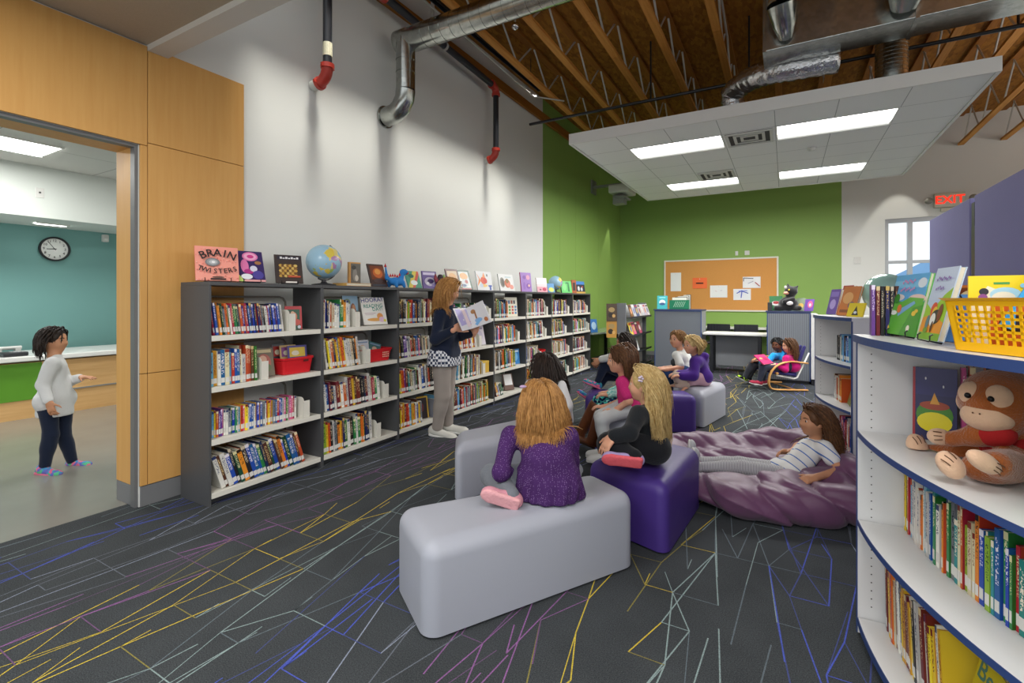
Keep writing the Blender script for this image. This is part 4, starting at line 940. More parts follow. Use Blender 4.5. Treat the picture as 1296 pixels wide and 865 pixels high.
# ---- red baskets
M_REDP = mat('red basket plastic', '#cf2029', .35, var=.02)
def basket(P, rz, L, Dp, H, m_, label, holes=None, nm='storage_basket', group=None, flare=1.12, grp_holes=(9, 6)):
    t = empty(nm, P, 0, label, 'basket', group)
    M = Matrix.Translation(Vector(P)) @ Matrix.Rotation(rz, 4, 'Z')
    def ringp(s, z, n=5, rad=.025):
        out = []
        for cx, cy, a0 in ((1, 1, 0), (-1, 1, PI/2), (-1, -1, PI), (1, -1, 1.5*PI)):
            for q in range(n): a = a0+q/(n-1)*PI/2; out.append(Vector((cx*(L/2*s-rad)+rad*math.cos(a), cy*(Dp/2*s-rad)+rad*math.sin(a), z)))
        return out
    lev = [(1.0, 0), (1+(flare-1)*.5, H*.5), (flare, H-.02), (flare*1.05, H-.016), (flare*1.06, H), (flare*.985, H), (flare-.03, H-.02), (.97, .006)]
    R = [ringp(s, z) for s, z in lev]; n = len(R[0])
    m = MB(); vs = [M @ p for r in R for p in r]; fs = [tuple(range(n-1, -1, -1))]
    for i in range(len(R)-1):
        for j in range(n):
            fs.append((i*n+j, i*n+(j+1) % n, (i+1)*n+(j+1) % n, (i+1)*n+j))
    fs.append(tuple(range((len(R)-1)*n, len(R)*n)))
    m.add(vs, fs); m.build('tub', m_, t, weld=True)
    if holes:
        hm = MB(); nx, nz = holes
        for face in (-1, 1):
            for i in range(nx):
                for j in range(nz):
                    z = H*(.16+.66*j/(nz-1)); s = 1+(flare-1)*z/H
                    x = L*s*(-.42+.84*(i+.5)/nx)*.95; y = face*(Dp/2*s+.0008)
                    w_, h_ = L*.84/nx*.28, H*.66/(nz-1)*.28
                    hm.box((x-w_, y-.0006, z-h_), (x+w_, y+.0006, z+h_), 0, M)
        hm.build('perforations', mat('basket gap', '#6e4a1a', .9, var=.5, vs=30), t)
    return t, M
t, M = basket(shpt(0, 1, .80, .15), PI/2, .25, .2, .13, M_REDP, 'red plastic basket of comics on the second shelf, first bay', group='red baskets on the second shelves')
MB().box((.04, -.119, .092), (.085, -.1165, .108), 0, M).build('handle_slot', mat('slot dark', '#5a1014', .8), t)
inn = [('#3a3a44', '#b03a34', .17, .3), ('#c9a86a', '#8a4a8a', .16, .0), ('#4a3f86', '#d8b83a', .155, -.2)]
for q, (c1, c2, hh, dx) in enumerate(inn):
    P = M @ Vector((-.05+.05*q, .05-.045*q, .012)); cover_book('comic_book', tuple(P), PI/2-.1*q, .15, .12+.02*q, hh+.05, .008, c1, c2, [('r', .1, .55, .9, .92, c2), ('d', .4, .7, .2, .1, '#e2d9c0'), ('d', .7, .75, .14, .1, '#d8c040')], ['dark comic at the back of the first red basket', 'tan and violet comic in the middle of the first red basket', 'blue comic with yellow letters at the front of the first red basket'][q], 'comics in the red basket of the first bay')
t, M = basket(shpt(1, 1, .76, .15), PI/2, .32, .2, .12, M_REDP, 'red plastic basket with pierced side on the second shelf, second bay', group='red baskets on the second shelves')
m = MB()
for i in range(5):
    for j in range(3): m.box((.05+.018*i, -.1155, .035+.02*j), (.06+.018*i, -.112, .045+.02*j), 0, M)
m.build('pierced_side', mat('pierced light', '#e9b9a4', .8), t)
for q, (c1, lb, x_, h_) in enumerate((('#dfe6ee', 'white leaflet with a round face standing in the second red basket', -.07, .19), ('#4a7a7c', 'teal booklet tilted in the second red basket', .05, .16))):
    P = M @ Vector((x_, .02, .012)); cover_book('booklet', tuple(P), PI/2-.1, .12, .15, h_, .006, c1, '#8a9a9a', [('d', .5, .62, .2, .14, '#e2c2a8'), ('r', .1, .85, .9, .92, '#8fa8c8')], lb, spin=0 if q == 0 else .3)

# ---- globes
def globe(P, R, label, group, tilt=.4, spin=0.0, base_h=.07):
    t = empty('globe', P, 0, label, 'globe', group)
    def sea(nt, L, b):
        tc = nn(nt, 'ShaderNodeTexCoord'); n = nn(nt, 'ShaderNodeTexNoise', Scale=1.7/R*.11*3.2, Detail=5.0, Roughness=.55); L(tc.outputs['Object'], n.inputs['Vector'])
        n2 = nn(nt, 'ShaderNodeTexVoronoi', Scale=2.0/R*.1*7); L(tc.outputs['Object'], n2.inputs['Vector'])
        cr_ = nn(nt, 'ShaderNodeValToRGB'); L(nn2sep(nt, L, n2.outputs['Color']), cr_.inputs[0]); e = cr_.color_ramp
        e.interpolation = 'CONSTANT'; e.elements[0].color = (*lin('#e0c95a'), 1); e.elements[1].position = .35; e.elements[1].color = (*lin('#d8946a'), 1)
        for p_, c_ in ((.55, '#a9bf6a'), (.72, '#b48ab4'), (.86, '#e2d48a')): q = e.elements.new(p_); q.color = (*lin(c_), 1)
        return mixc(nt, L, mth(nt, L, 'GREATER_THAN', n.outputs['Fac'], .525), '#9cc3da', cr_.outputs[0])
    mm = mat_custom('globe map %.2f' % R, sea, .25, .5)
    C = Vector(P)+Vector((0, 0, base_h+R))
    MB().sphere(C, R, 36, 24).build('map_ball', mm, t, smooth=True)
    ax = Vector((0, math.sin(tilt), math.cos(tilt)))
    m = MB(); pts = []
    for i in range(15):
        a = -PI/2+PI*i/14; v = ax*math.sin(a)*-1+(Vector((0, math.cos(tilt), -math.sin(tilt))))*math.cos(a); pts.append(C+v*(R+.012))
    m.tube(pts, .006, 8); m.build('meridian_arm', mat('globe black', '#26262a', .4), t, smooth=True)
    m = MB().lathe([(0, 0), (.075*R/.11, 0), (.075*R/.11, .012), (.03, .022), (.018, .04), (.03, base_h-.004), (0, base_h-.002)], 28, M=Matrix.Translation(Vector(P))); m.build('foot_stand', mat('globe black', '#26262a', .4), t, smooth=True)
def nn2sep(nt, L, c):
    s = nn(nt, 'ShaderNodeSeparateColor'); L(c, s.inputs[0]); return s.outputs[0]
globe(topat(410, -3.54), .15, 'large pale blue globe on a black stand on the bookcase top', 'globes on the bookcase top', base_h=.06)
globe(topat(703, -3.55), .125, 'smaller grey blue globe near the green wall end of the bookcase top', 'globes on the bookcase top', base_h=.05)

# ================================================================ POUFS
M_PG = mat('grey vinyl', '#a4a7b2', .42, var=.05, vs=1.5, bump=.12, bs=14, spec=.35)
M_PP = mat('purple vinyl', '#46317e', .45, var=.06, vs=1.5, bump=.12, bs=14, spec=.35)
def pouf(quad, z, m_, label, group):
    bm = bmesh.new(); c = sum((Vector((*q, 0)) for q in quad), Vector())/4
    n = len(quad)
    b = [bm.verts.new((q[0]-c.x, q[1]-c.y, .012)) for q in quad]; t_ = [bm.verts.new((q[0]-c.x, q[1]-c.y, z)) for q in quad]
    bm.faces.new(list(reversed(b))); bm.faces.new(t_)
    for i in range(n): bm.faces.new((b[i], b[(i+1) % n], t_[(i+1) % n], t_[i]))
    bmesh.ops.recalc_face_normals(bm, faces=bm.faces)
    es = [e for e in bm.edges if not (e.verts[0].co.z < .02 and e.verts[1].co.z < .02)]
    bmesh.ops.bevel(bm, geom=es, offset=.075, segments=8, profile=.5, affect='EDGES', clamp_overlap=True)
    me = bpy.data.meshes.new('pouf'); bm.to_mesh(me); bm.free(); me.materials.append(m_)
    root = empty('pouf', (c.x, c.y, 0), 0, label, 'pouf', group)
    o = bpy.data.objects.new('upholstery', me); COL.objects.link(o); o.parent = root; smooth_angle(o, 35)
    ins = [Vector((*q, 0)) for q in quad]; cc = c
    MB().prism([((p.x-cc.x)*.9+cc.x, (p.y-cc.y)*.9+cc.y) for p in ins], 0, .0115).build('base_plate', mat('black glide', '#1c1c1f', .6), root)
    return root
GP = 'grey and purple vinyl poufs in the reading circle'
pouf([(-1.27, 1.53), (-.68, 2.53), (-.99, 2.71), (-1.66, 1.78)], .395, M_PG, 'grey wedge pouf under the person in the purple dress', GP)
pouf([(-.56, 2.69), (-.5, 3.5), (-.97, 3.62), (-1.09, 2.87)], .395, M_PP, 'purple pouf under the person in black', GP)
pouf([(-1.98, 2.70), (-1.52, 3.75), (-1.87, 3.95), (-2.22, 3.04)], .395, M_PG, 'grey pouf under the person in the white top and plaid leggings', GP)
pouf([(-1.35, 4.01), (-.98, 4.0), (-1.06, 4.56), (-1.35, 4.6)], .395, M_PG, 'grey pouf under the person in the pink top, mostly hidden', GP)
pouf([(-.80, 5.38), (-.96, 5.68), (-1.98, 5.24), (-1.86, 4.86)], .395, M_PP, 'long purple pouf farther back under the person in navy leggings', GP)
pouf([(-.78, 5.58), (-.62, 6.42), (-1.12, 6.62), (-1.16, 5.86)], .395, M_PG, 'grey pouf farthest back under the persons in the hoodie and the white T-shirt', GP)

# ================================================================ BEAN BAG
M_BEAN = mat('plum nylon', '#66405f', .45, var=.05, vs=3, bump=.5, bs=11, sheen=.2, spec=.4)
def beannoise(P):
    x, y, z = P[:, 0], P[:, 1], P[:, 2]
    r = x*CT+y*ST; d = -x*ST+y*CT
    rid = lambda t: (1-np.abs(np.sin(t)))**3
    w = .25*np.sin(3.1*r+2*d)+.12*np.sin(9*d-4*z)
    n = .010*np.sin(7*r+1.3)*np.sin(6*d+8*z)
    n += .020*rid(5.2*r+1.9*d+2.2*w+3*z)*np.clip((d-3.55)/.3, 0, 1)+.034*rid(7.5*r-2.2*d+3*w+9*z)*np.clip((3.5-d)/.3, 0, 1)-.02*rid(5*r+12*z+2*w+1.0)*np.clip((3.4-d)/.3, 0, 1)
    n += .014*rid(4.0*d+2.6*r+11*z+3*w)+.007*rid(13*r+7*d+5*z+4*w)+.004*np.sin(31*r+11*d+14*z)
    return n
bb = SDF(.1)
def bpt(r, d, z): return tuple(rdz(r, d, z))
XB = [tuple(RV), tuple(FV), (0, 0, 1)]
bb.ell(bpt(1.78, 3.55, .1), (.64, .6, .15), XB)
bb.cone(bpt(1.44, 3.12, .09), bpt(2.1, 3.0, .12), .10, .13)             # near rim
bb.cone(bpt(1.36, 4.12, .13), bpt(2.2, 4.08, .17), .13, .15)            # far rim
bb.cone(bpt(2.36, 3.9, .19), bpt(2.3, 3.28, .17), .17, .17)             # head end
bb.cone(bpt(1.44, 3.4, .08), bpt(1.34, 3.95, .1), .08, .1)
bb.ell(bpt(1.66, 3.58, .37), (.58, .27, .27), XB, k=.07, op='s')
bb.noise = beannoise
bb.cut((0, 0, .004), (0, 0, -1))
t = empty('bean_bag', tuple(rdz(1.75, 3.6, 0)), 0, 'large plum bean bag with a person in striped leggings lying on it', 'bean bag')
bb.build('cushion', M_BEAN, t, h=.0095, smooth_it=1)

# ================================================================ CURVED WHITE SHELVES
M_WLAM = mat('white laminate', '#dfdfdf', .35, var=.01)
M_NAVY = mat('navy edge band', '#32497f', .4, var=.02)
def arcpts(cx, cy, R, a0, a1, n=24): return [(cx-R*math.cos(a0+(a1-a0)*i/n), cy-R*math.sin(a0+(a1-a0)*i/n)) for i in range(n+1)]
def curved_unit(cx, cy, label, group, R=2.03, ri=1.62, a0=.03, a1=.60):
    t = empty('curved_bookcase', (cx-R*math.cos((a0+a1)/2), cy-R*math.sin((a0+a1)/2), 0), 0, label, 'bookcase', group)
    ob = lambda Ro, Ri, A0, A1: arcpts(cx, cy, Ro, A0, A1)+list(reversed(arcpts(cx, cy, Ri, A0, A1)))
    for z, th, nm, ext in ((1.255, .03, 'top_panel', .012), (.853, .022, 'shelf', 0), (.479, .022, 'shelf', 0), (.07, .03, 'base_shelf', .0)):
        a, b = (a0-.006, a1+.006) if nm == 'top_panel' else (a0+.011, a1-.011)
        sh = MB().prism(ob(R+ext-.003, ri, a, b), z-th, z).build(nm, M_WLAM, t)
        MB().prism(ob(R+ext, R+ext-.003, a, b), z-th, z).build('edge_band', M_NAVY, sh)
    MB().prism(ob(R-.05, ri+.03, a0+.011, a1-.011), .0, .04).build('plinth', M_WLAM, t)
    MB().prism(ob(ri+.012, ri, a0+.011, a1-.011), .04, 1.223).build('back_panel', M_WLAM, t)
    for a in (a0, a1):
        M = Matrix.Translation((cx, cy, 0)) @ Matrix.Rotation(a+PI, 4, 'Z')
        pm = MB().box((ri, -.01, 0), (R-.003, .01, 1.224), 0, M)
        if a == a0:
            for rr in (R-.05, ri+.06):
                for i in range(32):
                    z = .12+i*.034; pm.tube([M @ Vector((rr, .0102, z)), M @ Vector((rr, .0106, z))], .0028, 6, 1)
        sp = pm.build('side_panel', [M_WLAM, mat('pin hole dark', '#2a2a2c', .8)], t)
        MB().box((R-.003, -.01, 0), (R, .01, 1.224), 0, M).build('edge_band', M_NAVY, sp)
    return t
GC = 'white curved bookcases with navy edges'
CX1, CY1 = 2.29, 2.56
curved_unit(CX1, CY1, 'white curved bookcase with navy edges holding the plush monkey', GC)
CX2, CY2 = 2.28, 5.72
curved_unit(CX2, CY2, 'white curved bookcase with navy edges beyond the bean bag', GC, a1=.47)
def curved_books(cx, cy, z, setback, a0, a1, hr, tr, pal, where, group, R=2.03, depth=(.17, .2), lean=0.0, n0=0, colors=None):
    r = R-setback; a = a0; n = n0
    while True:
        t = BK.uniform(*tr); h = BK.uniform(*hr)
        if a+(t+.004)/r > a1: break
        ci = colors[n] if colors and n < len(colors) else pick(pal, BK); n += 1
        rr = r-BK.uniform(0, .012)
        # spine faces outwards (towards -radial); thickness runs along increasing angle; inner edge is closer so leave clearance
        p = (cx-rr*math.cos(a), cy-rr*math.sin(a), z+.0006)
        ang = a+(t/2)/rr
        rot = ang-PI/2            # local +y (depth) points to the arc centre
        d = BK.uniform(*depth); gap = t*d/rr
        book(p, (0, -lean, rot), t, d, h, ci, f'{SPINES[ci][0]} book, {ordw(n)} {where}', group)
        a += (t+gap*1.0+.0012)/rr
    return n
PALW = [12, 0, 8, 7, 3, 4, 12, 6, 8, 2, 16, 12, 13, 5]
curved_books(CX1, CY1, .479, .15, .05, .57, (.2, .27), (.007, .02), PALW, 'on the shelf below the plush monkey', 'books below the plush monkey',
             colors=[3, 15, 5, 0, 2, 7, 12, 16, 12, 0, 12, 2, 12, 7, 8, 12, 8, 6, 4, 12, 15, 15, 2, 12, 4, 16, 6, 13, 0])
curved_books(CX1, CY1, .07, .085, .05, .295, (.24, .28), (.008, .02), [12, 15, 2, 5, 1, 13, 3, 12, 3, 16], 'on the lowest curved shelf', 'books on the lowest curved shelf', lean=.10)
# yellow green book facing out at the end of the lowest shelf
aa = .365; p = (CX1-1.93*math.cos(aa), CY1-1.93*math.sin(aa), .072)
cover_book('picture_book', p, aa-PI/2-.25, .22, .26, .25, .012, '#b9a91e', '#2a6a9a', [('t', "Bear's", .42, .8, .085, -.06, '#1c6a70'), ('d', .7, .4, .3, .25, '#8a6a1e'), ('d', .72, .45, .2, .18, '#a5843a')], "yellow green book with teal Bear's lettering on the lowest curved shelf")
aa = .46; p = (CX1-1.83*math.cos(aa), CY1-1.83*math.sin(aa), .072)
cover_book('picture_book', p, aa-PI/2-.25, .2, .3, .33, .012, '#1f5a94', '#2a2a5a', [('d', .5, .5, .3, .2, '#2f74b0')], 'tall blue book behind the yellow green one')
# second curved unit books
curved_books(CX2, CY2, .853, .12, .2, .34, (.2, .24), (.012, .022), [8, 7, 8, 15, 15, 12], 'on the upper shelf of the curved bookcase beyond the bean bag', 'books in the far curved bookcase')
curved_books(CX2, CY2, .479, .12, .14, .26, (.2, .24), (.012, .022), [2, 13, 14, 12], 'on the middle shelf of the curved bookcase beyond the bean bag', 'books in the far curved bookcase')
curved_books(CX2, CY2, .07, .12, .2, .44, (.22, .3), (.009, .018), [0, 11, 8, 12, 9, 0, 10], 'on the lowest shelf of the curved bookcase beyond the bean bag', 'books in the far curved bookcase')
aa = .32; cover_book('picture_book', (CX2-1.9*math.cos(aa), CY2-1.9*math.sin(aa), .481), aa-PI/2-.3, .25, .17, .22, .014, '#7a8a4a', '#c9a050', [('d', .5, .5, .3, .25, '#c07a3a'), ('r', .1, .8, .9, .93, '#d8cf8a')], 'olive and orange book face out in the curved bookcase beyond the bean bag')
# ================================================================ ON THE CURVED BOOKCASES
CT1 = 1.256
for i, (ci, hh, tt) in enumerate(((10, .205, .012), (1, .2, .012), (15, .2, .01), (9, .2, .012), (15, .198, .01), (14, .2, .012), (9, .2, .01), (15, .2, .012))):
    r0 = .02*i; p = Vector((.305+.0155*i, 2.436, CT1))
    book(tuple(p), (0, 0, .0), tt, .058, hh, ci, f'{SPINES[ci][0]} book, {ordw(i+1)} of the dark row standing on the curved bookcase top', 'dark books on the curved bookcase top', lab=False)
cover_book('picture_book', (.375, 2.335, CT1+.002), -1.38, .2, .27, .235, .014, '#58b04a', '#8fc4dc',
  [('r', 0, .55, 1, 1, '#5aa9e0'), ('r', 0, .78, 1, .9, '#7cc0ea'), ('d', .85, .85, .12, .08, '#dfe6f2'), ('d', .2, .62, .22, .06, '#e2d6d8'), ('d', .8, .6, .25, .07, '#e8c9c0'), ('p', [(0, 0), (1, 0), (1, .6), (.6, .62), (.3, .52), (0, .5)], '#63b43c'), ('p', [(.5, .0), (1, 0), (1, .5), (.75, .45)], '#4c9a34'),
   ('p', [(.35, .3), (.8, .52), (.75, .56), (.3, .4)], '#7ab0dc'), ('d', .2, .6, .09, .08, '#3f8f35'), ('d', .35, .43, .07, .07, '#e07a3a'), ('d', .2, .36, .1, .04, '#e9efe9'), ('d', .82, .36, .06, .04, '#f0c840'), ('d', .88, .4, .05, .03, '#f0c840'), ('d', .75, .12, .05, .05, '#efe9d8'), ('d', .12, .1, .05, .04, '#f2d85a')]+
  [('d', .3+.05*q, .86+.018*((q*5) % 3), .018, .022, '#d878b4') for q in range(8)]+[('d', .3+.05*q, .73+.018*((q*7) % 3), .018, .022, '#d878b4') for q in range(9)],
  'bright picture book of green hills under blue sky on a wire stand', stand='green hills picture book')
cover_book('picture_book', (.405, 2.06, CT1+.002), -1.42, .24, .15, .245, .018, '#b9cbe2', '#d8d86a',
  [('r', 0, .55, 1, 1, '#c3cfe6'), ('p', [(0, .0), (1, 0), (1, .72), (.7, .62), (.35, .4), (0, .5)], '#98c22c'), ('p', [(0, 0), (1, 0), (1, .25), (.4, .36), (0, .3)], '#e0902c'), ('r', 0, 0, 1, .1, '#7fae34'),
   ('d', .42, .42, .14, .1, '#d8482c'), ('d', .5, .36, .12, .1, '#e8c030'), ('d', .6, .32, .22, .1, '#2a2426'), ('d', .5, .28, .12, .09, '#e9e6e2'), ('d', .75, .38, .1, .12, '#7a3a24'), ('d', .3, .24, .08, .1, '#5a7a88'), ('d', .55, .18, .05, .08, '#5a3020'), ('d', .3, .13, .1, .04, '#6f8f2c')]+
  [('d', .2+.075*q, .83+.014*((q*5) % 3), .03, .018, '#8a62b0') for q in range(9)]+[('d', .3+.08*q, .7+.014*((q*7) % 3), .03, .018, '#8a62b0') for q in range(5)],
  'picture book with a black and white animal on green and orange on a wire stand', stand='animal picture book')
cover_book('picture_book', (.555, 2.2, CT1+.002), -1.0, .3, .3, .2, .012, '#c8702e', '#a05a24', [('r', .1, .55, .9, .95, '#7a3a1e'), ('d', .3, .8, .1, .1, '#e2c9a0'), ('r', .6, .5, .9, .9, '#e2924a')], 'orange brown book behind the two books on wire stands')
cover_book('picture_book', (.50, 2.08, CT1+.002), -1.0, .4, .2, .17, .01, '#5f98dc', '#8fc040', [('p', [(.75, 0), (1, 0), (1, .9)], '#9ac83a'), ('r', .1, .45, .7, .6, '#6f80c8')], 'light blue book behind the yellow basket')
# yellow lattice basket
M_YEL = mat('yellow basket plastic', '#efb505', .38, var=.02)
YP, YR, YL, YD, YH = (.615, 1.745, CT1+.001), -1.08, .36, .23, .145
t = empty('lattice_basket', YP, 0, 'yellow plastic lattice basket of picture books on the curved bookcase', 'basket')
My = Matrix.Translation(Vector(YP)) @ Matrix.Rotation(YR, 4, 'Z')
fl_ = lambda z: 1+.12*z/YH
m = MB(); m.box((-YL/2, -YD/2, 0), (YL/2, YD/2, .004), 0, My); m.build('base', M_YEL, t)
def wallpt(side, u, z, out=0.0):
    s = fl_(z); L_, D_ = YL/2*s, YD/2*s
    if side == 0: return My @ Vector((-L_+2*L_*u, -D_-out, z))
    if side == 1: return My @ Vector((L_+out, -D_+2*D_*u, z))
    if side == 2: return My @ Vector((L_-2*L_*u, D_+out, z))
    return My @ Vector((-L_-out, D_-2*D_*u, z))
for side in range(4):
    m = MB()
    def patch(u0, u1, z0, z1):
        a = [wallpt(side, u0, z0), wallpt(side, u1, z0), wallpt(side, u1, z1), wallpt(side, u0, z1)]; b = [wallpt(side, u0, z0, -.003), wallpt(side, u1, z0, -.003), wallpt(side, u1, z1, -.003), wallpt(side, u0, z1, -.003)]
        m.add(a+b, [(0, 1, 2, 3), (7, 6, 5, 4), (0, 4, 5, 1), (1, 5, 6, 2), (2, 6, 7, 3), (3, 7, 4, 0)])
    nb = 15 if side % 2 == 0 else 10
    patch(0, 1, 0, .025); patch(0, 1, YH-.018, YH-.004)
    patch(0, .06, .025, YH-.018); patch(.94, 1, .025, YH-.018)
    for i in range(nb+1): u = .06+.88*i/nb; patch(max(0, u-.009*15/nb), min(1, u+.009*15/nb), .025, YH-.018)
    for j in range(1, 6): z = .025+(YH-.043)*j/6; patch(.06, .94, z-.0035, z+.0035)
    m.build('lattice_wall', M_YEL, t)
m = MB()
for side in range(4):
    a = [wallpt(side, -.01, YH-.004, .002), wallpt(side, 1.01, YH-.004, .002), wallpt(side, 1.02, YH+.004, .012), wallpt(side, -.02, YH+.004, .012), wallpt(side, 0, YH+.004, -.004), wallpt(side, 1, YH+.004, -.004)]
    m.add(a, [(0, 1, 2, 3), (3, 2, 5, 4)])
m.build('rim', M_YEL, t)
def inbasket(x, y): return tuple(My @ Vector((x, y, .006)))
cover_book('picture_book', inbasket(-.115, -.005), -.1, .0, .2, .205, .012, '#f2d21a', '#e0b810',
  [('p', [(.03, .02), (.97, .02), (.97, .5), (.75, .78), (.5, .7), (.2, .86), (.03, .6)], '#efe6c8'), ('d', .38, .74, .16, .1, '#a9d4e4'), ('d', .36, .7, .12, .08, '#ece4cc'), ('r', .26, .88, .42, .91, '#4a9a4a'), ('d', .16, .78, .05, .05, '#2a2a34'), ('d', .15, .7, .05, .05, '#8a4a8a'), ('r', .12, .6, .14, .68, '#2a2228'), ('r', .18, .6, .2, .68, '#4a2a4a'), ('r', .24, .62, .34, .67, '#7a4420'), ('d', .55, .86, .03, .03, '#8fc8e0'), ('d', .53, .68, .02, .02, '#d04a3a'), ('d', .7, .75, .1, .1, '#9ad0e0'), ('d', .78, .76, .08, .08, '#c8323a'), ('d', .86, .84, .06, .06, '#d8924a')]+[('r', .36+.045*q, .54, .385+.045*q, .6+.012*(q % 2), '#c83a2c') for q in range(10)],
  'yellow picture book with a little sailor and a wave in the lattice basket')
cover_book('picture_book', (lambda v: (v[0], v[1], v[2]+.036))(inbasket(-.05, -.025)), -.1, .0, .15, .2, .01, '#2f9fe0', '#2a80c0', [('r', .05, .1, .9, .4, '#4ab0ea'), ('d', .5, .3, .3, .1, '#2a6a3a')], 'blue picture book tilted in the lattice basket', spin=.45)
cover_book('picture_book', inbasket(-.02, -.055), YR, .0, .24, .12, .008, '#d8642c', '#b04a20', [('r', .4, .5, 1, .95, '#4a98d0'), ('d', .3, .6, .2, .2, '#3a2a28'), ('d', .6, .3, .2, .2, '#7a3a28')], 'low orange and blue book at the front of the lattice basket')

# ---- plush monkey on the shelf, generic
SH = .8535
def mk(px, py, d): return np.array(at(px, py, d))
M_FUR = mat('brown plush fur', '#a0541c', .95, var=.18, vs=26, bump=.6, bs=160, sheen=.5)
M_TAN = mat('tan plush', '#dcb596', .9, var=.05, vs=20, bump=.25, bs=160, sheen=.3)
t = empty('plush_monkey', tuple(at(1262, 606, 1.52)), 0, 'brown plush monkey in a red shirt sitting on the curved shelf', 'plush toy')
HC = mk(1268, 508, 1.55); FH = np.array(dirw(-.96, -.3, -.1)); RH = np.cross(FH, [0, 0, 1]); RH /= np.linalg.norm(RH); UH = np.cross(RH, FH)
f = SDF(.03)
f.ell(HC, (.105, .112, .102), [RH, FH, UH])
f.cone(HC-UH*.05, mk(1285, 560, 1.56), .05, .06)
f.cone(mk(1285, 555, 1.56), mk(1285, 585, 1.53), .062, .072)                                  # trunk
f.cone(mk(1268, 550, 1.5), mk(1236, 552, 1.56), .03, .027); f.cone(mk(1236, 552, 1.56), mk(1203, 556, 1.62), .027, .025)      # near arm
f.cone(mk(1250, 560, 1.62), mk(1215, 573, 1.68), .03, .026); f.cone(mk(1215, 573, 1.68), mk(1176, 571, 1.76), .026, .023)  # far arm
f.cone(mk(1290, 588, 1.5), mk(1252, 592, 1.44), .05, .04); f.cone(mk(1252, 592, 1.44), mk(1234, 592, 1.46), .04, .034)
f.cone(mk(1280, 590, 1.42), mk(1262, 588, 1.36), .046, .036)
f.cut((0, 0, SH+.005), (0, 0, -1)); f.build('body', M_FUR, t, h=.006)
s_ = SDF(.02); s_.cone(mk(1285, 552, 1.56), mk(1285, 582, 1.53), .066, .078); s_.cone(mk(1268, 550, 1.5), mk(1252, 551, 1.53), .036, .034); s_.cone(mk(1262, 556, 1.6), mk(1245, 562, 1.63), .036, .034)
s_.cut((0, 0, SH+.005), (0, 0, -1)); s_.build('shirt', mat('red plush shirt', '#a81a1c', .9, var=.05, bump=.2, bs=200), t, h=.006)
m_ = SDF(.02)
m_.ell(HC+FH*.075-UH*.038, (.068, .052, .046), [RH, FH, UH])
m_.ell(HC+FH*.078+UH*.03-RH*.034, (.036, .03, .04), [RH, FH, UH]); m_.ell(HC+FH*.078+UH*.03+RH*.034, (.036, .03, .04), [RH, FH, UH])
m_.build('face', M_TAN, t, h=.005)
for sgn in (-1, 1):
    e = SDF(.01); e.ell(HC+RH*sgn*.108-UH*.02-FH*.005, (.014, .03, .034), [RH, FH, UH]); e.build('ear', M_TAN, t, h=.005)
    MB().sphere(tuple(HC+FH*.106+UH*.03+RH*sgn*.03), .0095, 12, 8).build('eye', mat('bead black', '#0d0d0e', .15), t, smooth=True)
    MB().sphere(tuple(HC+FH*.126-UH*.018+RH*sgn*.009), .0026, 8, 6).build('nostril', mat('stitch brown', '#6a4630', .8), t, smooth=True)
pts = [HC+RH*(.04*math.sin(a))+FH*(.118*math.cos(a*.62)+.002)-UH*(.055-.008*abs(math.sin(a))) for a in np.linspace(-.9, .9, 9)]
MB().tube([tuple(p) for p in pts], .0018, 6).build('mouth', mat('stitch brown', '#6a4630', .8), t)
def paw(c, a, b, n, r, dirs, nm):
    q = SDF(.012); c = np.array(c); q.ell(c, r, [a, b, n]); q.cut((0, 0, SH+.005), (0, 0, -1)); q.build(nm, M_TAN, t, h=.005)
    mm = MB()
    for k in (-1, 0, 1):
        p0 = c+a*k*r[0]*.42+n*r[2]*.92+b*r[1]*.3; p1 = c+a*k*r[0]*.5+n*r[2]*.62+b*r[1]*.86; mm.tube([tuple(p0), tuple((p0+p1)/2+n*.003), tuple(p1)], .0016, 5)
    o = mm.build('toe_stitch', mat('stitch brown', '#6a4630', .8), None); 
    o.parent = t
    me = o.data; off = np.array(t.matrix_basis.translation)
    for v in me.vertices: v.co = Vector(np.array(v.co)-off)
Rn, Fn, Un = np.array(RV), np.array(FV), np.array([0, 0, 1.])
def nrm(v): v = np.array(v, float); return v/np.linalg.norm(v)
n1 = nrm(-Fn-.3*Rn+.25*Un)
def frame(n, up):
    n = nrm(n); b = nrm(np.array(up)-n*np.dot(n, up)); a = np.cross(b, n); return a, b, n
a, b, n = frame(-Fn+.2*Un, Un*.6-Rn*.5); paw(mk(1203, 589, 1.43), a, b, n, (.034, .046, .024), None, 'foot')
a, b, n = frame(-Fn+.1*Un, Rn*.8-Un*.5); paw(mk(1245, 585, 1.34), a, b, n, (.026, .05, .022), None, 'foot')
a, b, n = frame(-Fn+.2*Un, Un*.9-Rn*.2); paw(mk(1161, 566, 1.765), a, b, n, (.034, .048, .028), None, 'hand')
a, b, n = frame(-Fn+.3*Un, -Rn+.1*Un); paw(mk(1189, 553, 1.64), a, b, n, (.028, .038, .026), None, 'hand')
t, _ = basket((.675, 1.68, SH), -1.1, .16, .14, .11, mat('green basket plastic', '#5cbf2a', .4), 'bright green plastic tub beside the plush monkey')
